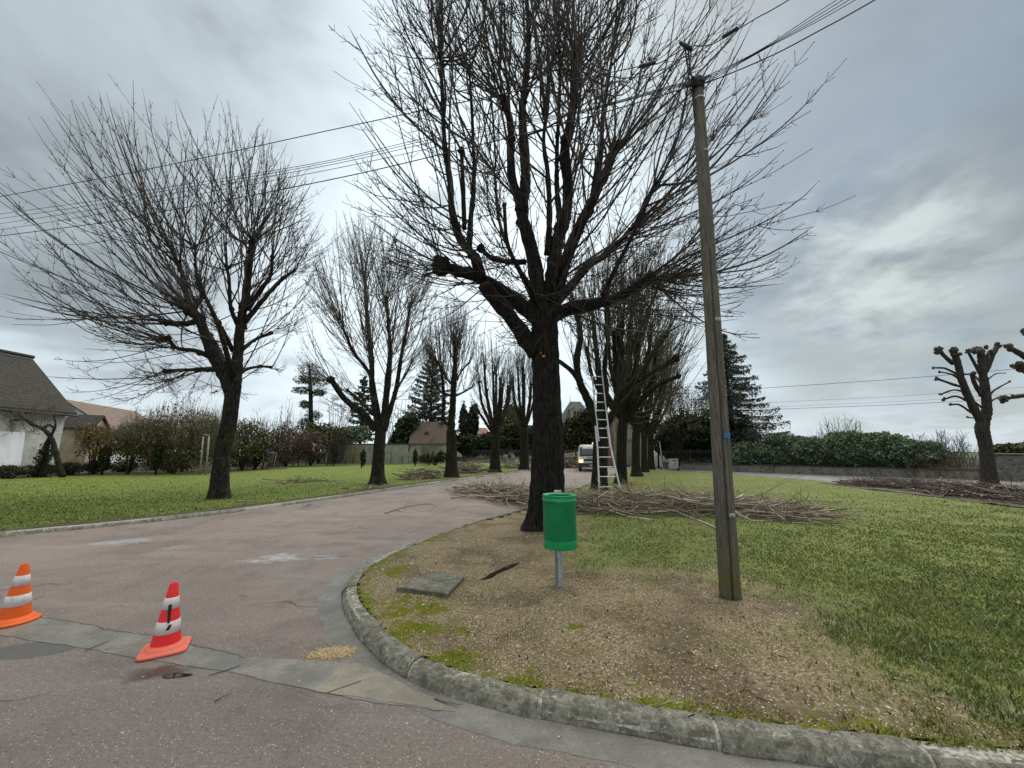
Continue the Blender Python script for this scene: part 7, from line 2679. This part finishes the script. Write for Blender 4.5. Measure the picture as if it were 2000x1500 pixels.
for s_ in (-1, 1):
    b = MB()
    b.box(s_ * hw_ * .8 - .03, s_ * hw_ * .8 + .03, .08, .16, -.05, .058, M=L_)
    b.build('foot', m_white, s0, smooth=False)
st0 = P(1294, 912, 33)
st0[2] = 0
b = MB()
b.tubes(np.array([st0, P(1291, 885, 33), P(1288, 863, 33)]), np.array([.045, .04, .035]), 8)
tag(b.build('white_stake', mwh), 'thin leaning white stake left of the white box', 'stake')
b = MB()
st0 = P(1286, 908, 37)
st0[2] = 0
b.tubes(np.array([st0, P(1285, 870, 37), P(1284, 835, 37)]), np.array([.09, .085, .08]), 10)
tag(b.build('grey_post', simple('grey_green_post', (.05, .055, .05), (.10, .105, .095), 6, .7)), 'grey-green post between the last right row trunk and the stake', 'post')
b = MB()
q_ = G(1250, 918, LZ)
b.tubes(np.array([q_, q_ + [0, 0, .8]]), np.array([.05, .05]), 8)
tag(b.build('white_marker', mwh), 'short white marker between the right row trunks', 'marker')

# ---- parked truck on the avenue, lamps on
Yt = 31.0
tx0, tx1 = P(1129, 890, Yt)[0], P(1172, 890, Yt)[0]
tw_ = 1.9
tcx = tx0 + tw_ / 2
trk = empty('truck', (tcx, Yt, 0), 'white flatbed truck facing us with its headlight and beacon lit', 'truck')
Lt = Loc((tcx, Yt, 0), -.16)
wp_ = M('white_truck_paint', .35, .5)
wp_.b.inputs['Base Color'].default_value = (.62, .62, .58, 1)
blk = simple('black_plastic', (.012, .012, .013), (.03, .03, .03), 9, .5)
gls = M('windscreen_glass', .08, .6)
gls.b.inputs['Base Color'].default_value = (.06, .075, .08, 1)


def loft(b_, secs, cap=True):
    """secs: list of (z, half width, y front, y back, corner) rounded rectangles"""
    n_ = 24
    V = []
    for (z, hw_, yf, yb, cr_) in secs:
        for k in range(n_):
            a_ = (k + .5) / n_ * 2 * math.pi
            c_, s_ = math.cos(a_), math.sin(a_)
            e = 6
            q_ = 1 / (abs(c_) ** e + abs(s_) ** e) ** (1 / e)
            V.append([c_ * q_ * hw_, (yf + yb) / 2 + s_ * q_ * (yb - yf) / 2, z])
    K = len(secs)
    i_, j_ = np.meshgrid(np.arange(K - 1), np.arange(n_), indexing='ij')
    j2 = (j_ + 1) % n_
    f_ = [np.stack([i_ * n_ + j_, i_ * n_ + j2, (i_ + 1) * n_ + j2, (i_ + 1) * n_ + j_], -1).reshape(-1, 4), np.arange(n_)[::-1][None], (np.arange(n_) + (K - 1) * n_)[None]]
    b_.add(Lt(np.array(V)), f_)


b = MB()
loft(b, [(.50, .90, .02, 1.9, .1), (.62, .93, -.02, 1.95, .1), (1.05, .95, .0, 1.95, .1), (1.22, .94, .06, 1.95, .1), (1.75, .87, .36, 1.93, .1), (2.02, .82, .52, 1.9, .1), (2.10, .72, .62, 1.8, .1)])
cab = b.build('cab', wp_.m, trk)
b = MB()


def front_y(z):
    return float(np.interp(z, [.5, .62, 1.05, 1.22, 1.75, 2.02, 2.1], [.02, -.02, 0, .06, .36, .52, .62]))


def front_panel(name, x0, x1, z0_, z1_, mat, parent, off=.012, th=.02, nx=6, nz=4):
    b_ = MB()
    V = []
    for k in range(nz + 1):
        z = z0_ + (z1_ - z0_) * k / nz
        for j in range(nx + 1):
            x = x0 + (x1 - x0) * j / nx
            V.append([x, front_y(z) - off + .10 * (abs(x) / .93) ** 6, z])
    i_, j_ = np.meshgrid(np.arange(nz), np.arange(nx), indexing='ij')
    f_ = np.stack([i_ * (nx + 1) + j_, i_ * (nx + 1) + j_ + 1, (i_ + 1) * (nx + 1) + j_ + 1, (i_ + 1) * (nx + 1) + j_], -1).reshape(-1, 4)
    b_.add(Lt(np.array(V)), f_)
    o_ = b_.build(name, mat, parent)
    sm = o_.modifiers.new('thickness', 'SOLIDIFY')
    sm.thickness = th
    return o_


front_panel('windscreen', -.80, .80, 1.20, 1.93, gls.m, trk)
front_panel('grille', -.50, .50, .83, .98, blk, trk)
front_panel('bumper', -.92, .92, .36, .66, simple('grey_bumper', (.05, .05, .06), (.09, .09, .10), 5, .6), trk, off=.06)
front_panel('number_plate', -.05, .47, .44, .55, simple('plate_white', (.6, .6, .6), (.7, .7, .7), 30, .5), trk, off=.085, th=.006)
front_panel('bonnet_lettering', -.25, .35, 1.06, 1.13, simple('brown_lettering', (.08, .06, .05), (.25, .22, .2), 45, .6, stretch=(1, 1, .3)), cab, off=.016, th=.003)
hl = M('headlight_lens', .2, .5)
hl.b.inputs['Base Color'].default_value = (.8, .7, .5, 1)
hl.b.inputs['Emission Color'].default_value = (1, .80, .45, 1)
hl.b.inputs['Emission Strength'].default_value = 1.0
ind = M('amber_lens', .3, .5)
ind.b.inputs['Base Color'].default_value = (.8, .25, .03, 1)
ind.b.inputs['Emission Color'].default_value = (1, .45, .1, 1)
ind.b.inputs['Emission Strength'].default_value = .5
for s_ in (-1, 1):
    front_panel('headlight', min(s_ * .56, s_ * .90), max(s_ * .56, s_ * .90), .70, .92, hl.m, trk, off=.035, th=.04)
    front_panel('indicator', min(s_ * .72, s_ * .91), max(s_ * .72, s_ * .91), .94, 1.10, ind.m, trk, off=.02, th=.03)
    b = MB()
    b.tubes(Lt(np.array([[s_ * .86, .35, 1.55], [s_ * 1.08, .2, 1.5]])), np.array([.02, .02]), 6)
    b.rbox(s_ * 1.10 - .08, s_ * 1.10 + .08, .12, .2, 1.22, 1.6, .02, M=Lt)
    b.build('mirror', blk, trk)
    for y_ in (.85, 3.7):
        b = MB()
        b.lathe([(.02, -.1), (.30, -.11), (.34, -.08), (.345, 0), (.34, .08), (.30, .11), (.02, .1)], seg=24, M=lambda V, s_=s_, y_=y_: Lt(np.stack([V[:, 2] + s_ * .78, V[:, 0] + y_, V[:, 1] + .345], -1)))
        wh = b.build('wheel', blk, trk)
        b = MB()
        b.lathe([(.02, .0), (.17, .0), (.19, .02), (.19, -.01)], seg=16, M=lambda V, s_=s_, y_=y_: Lt(np.stack([s_ * (V[:, 2] * 1 + .115) + s_ * .78, V[:, 0] + y_, V[:, 1] + .345], -1)))
        b.build('rim', galv, wh)
b = MB()
b.box(-.45, .45, 1.95, 5.0, .45, .70, M=Lt)
b.build('chassis', blk, trk, smooth=False)
b = MB()
b.box(-.95, .95, 2.1, 5.0, .90, 1.0, M=Lt)
b.box(-.95, -.90, 2.1, 5.0, 1.003, 1.4, M=Lt)
b.box(.90, .95, 2.1, 5.0, 1.003, 1.4, M=Lt)
b.box(-.897, .897, 2.1, 2.15, 1.003, 1.9, M=Lt)
b.build('flatbed', simple('grey_steel_bed', (.2, .2, .2), (.35, .35, .35), 5, .5), trk, smooth=False)
b = MB()
b.rbox(-.55, .55, 1.0, 1.2, 2.103, 2.16, .01, M=Lt)
lbar = b.build('light_bar', blk, trk)
b = MB()
b.tubes(Lt(np.array([[.30, 1.1, 2.162], [.30, 1.1, 2.27], [.30, 1.1, 2.29]])), np.array([.07, .065, .03]), 12)
bc_ = M('lit_orange_beacon', .3, .5)
bc_.b.inputs['Base Color'].default_value = (.9, .35, .1, 1)
bc_.b.inputs['Emission Color'].default_value = (1, .45, .18, 1)
bc_.b.inputs['Emission Strength'].default_value = 1.5
b.build('beacon', bc_.m, trk)

# ---- distant power lines at the right
for k, (a_, m_, c_, r_) in enumerate(((((1478, 759)), (1830, 734), (2300, 690), .035), ((1470, 788), (1830, 769), (2300, 728), .018), ((1470, 797), (1830, 780), (2300, 744), .016), ((1480, 801), (1835, 786), (2300, 752), .03))):
    b = MB()
    Y0_, Y1_, Y2_ = 62, 55, 46
    b.tubes(catmull(np.array([P(1300, a_[1] + 12, 66), P(*a_, Y0_), P(*m_, Y1_), P(*c_, Y2_), P(2700, c_[1] - 45, 38)]), 40), np.full(40, r_), 5)
    tag(b.build('power_line', mwire), ('highest of the distant lines behind the pollard', 'second distant line behind the pollard, thin', 'third distant line behind the pollard, faintest', 'lowest distant line behind the pollard, thicker')[k], 'cable', 'distant lines at the right')
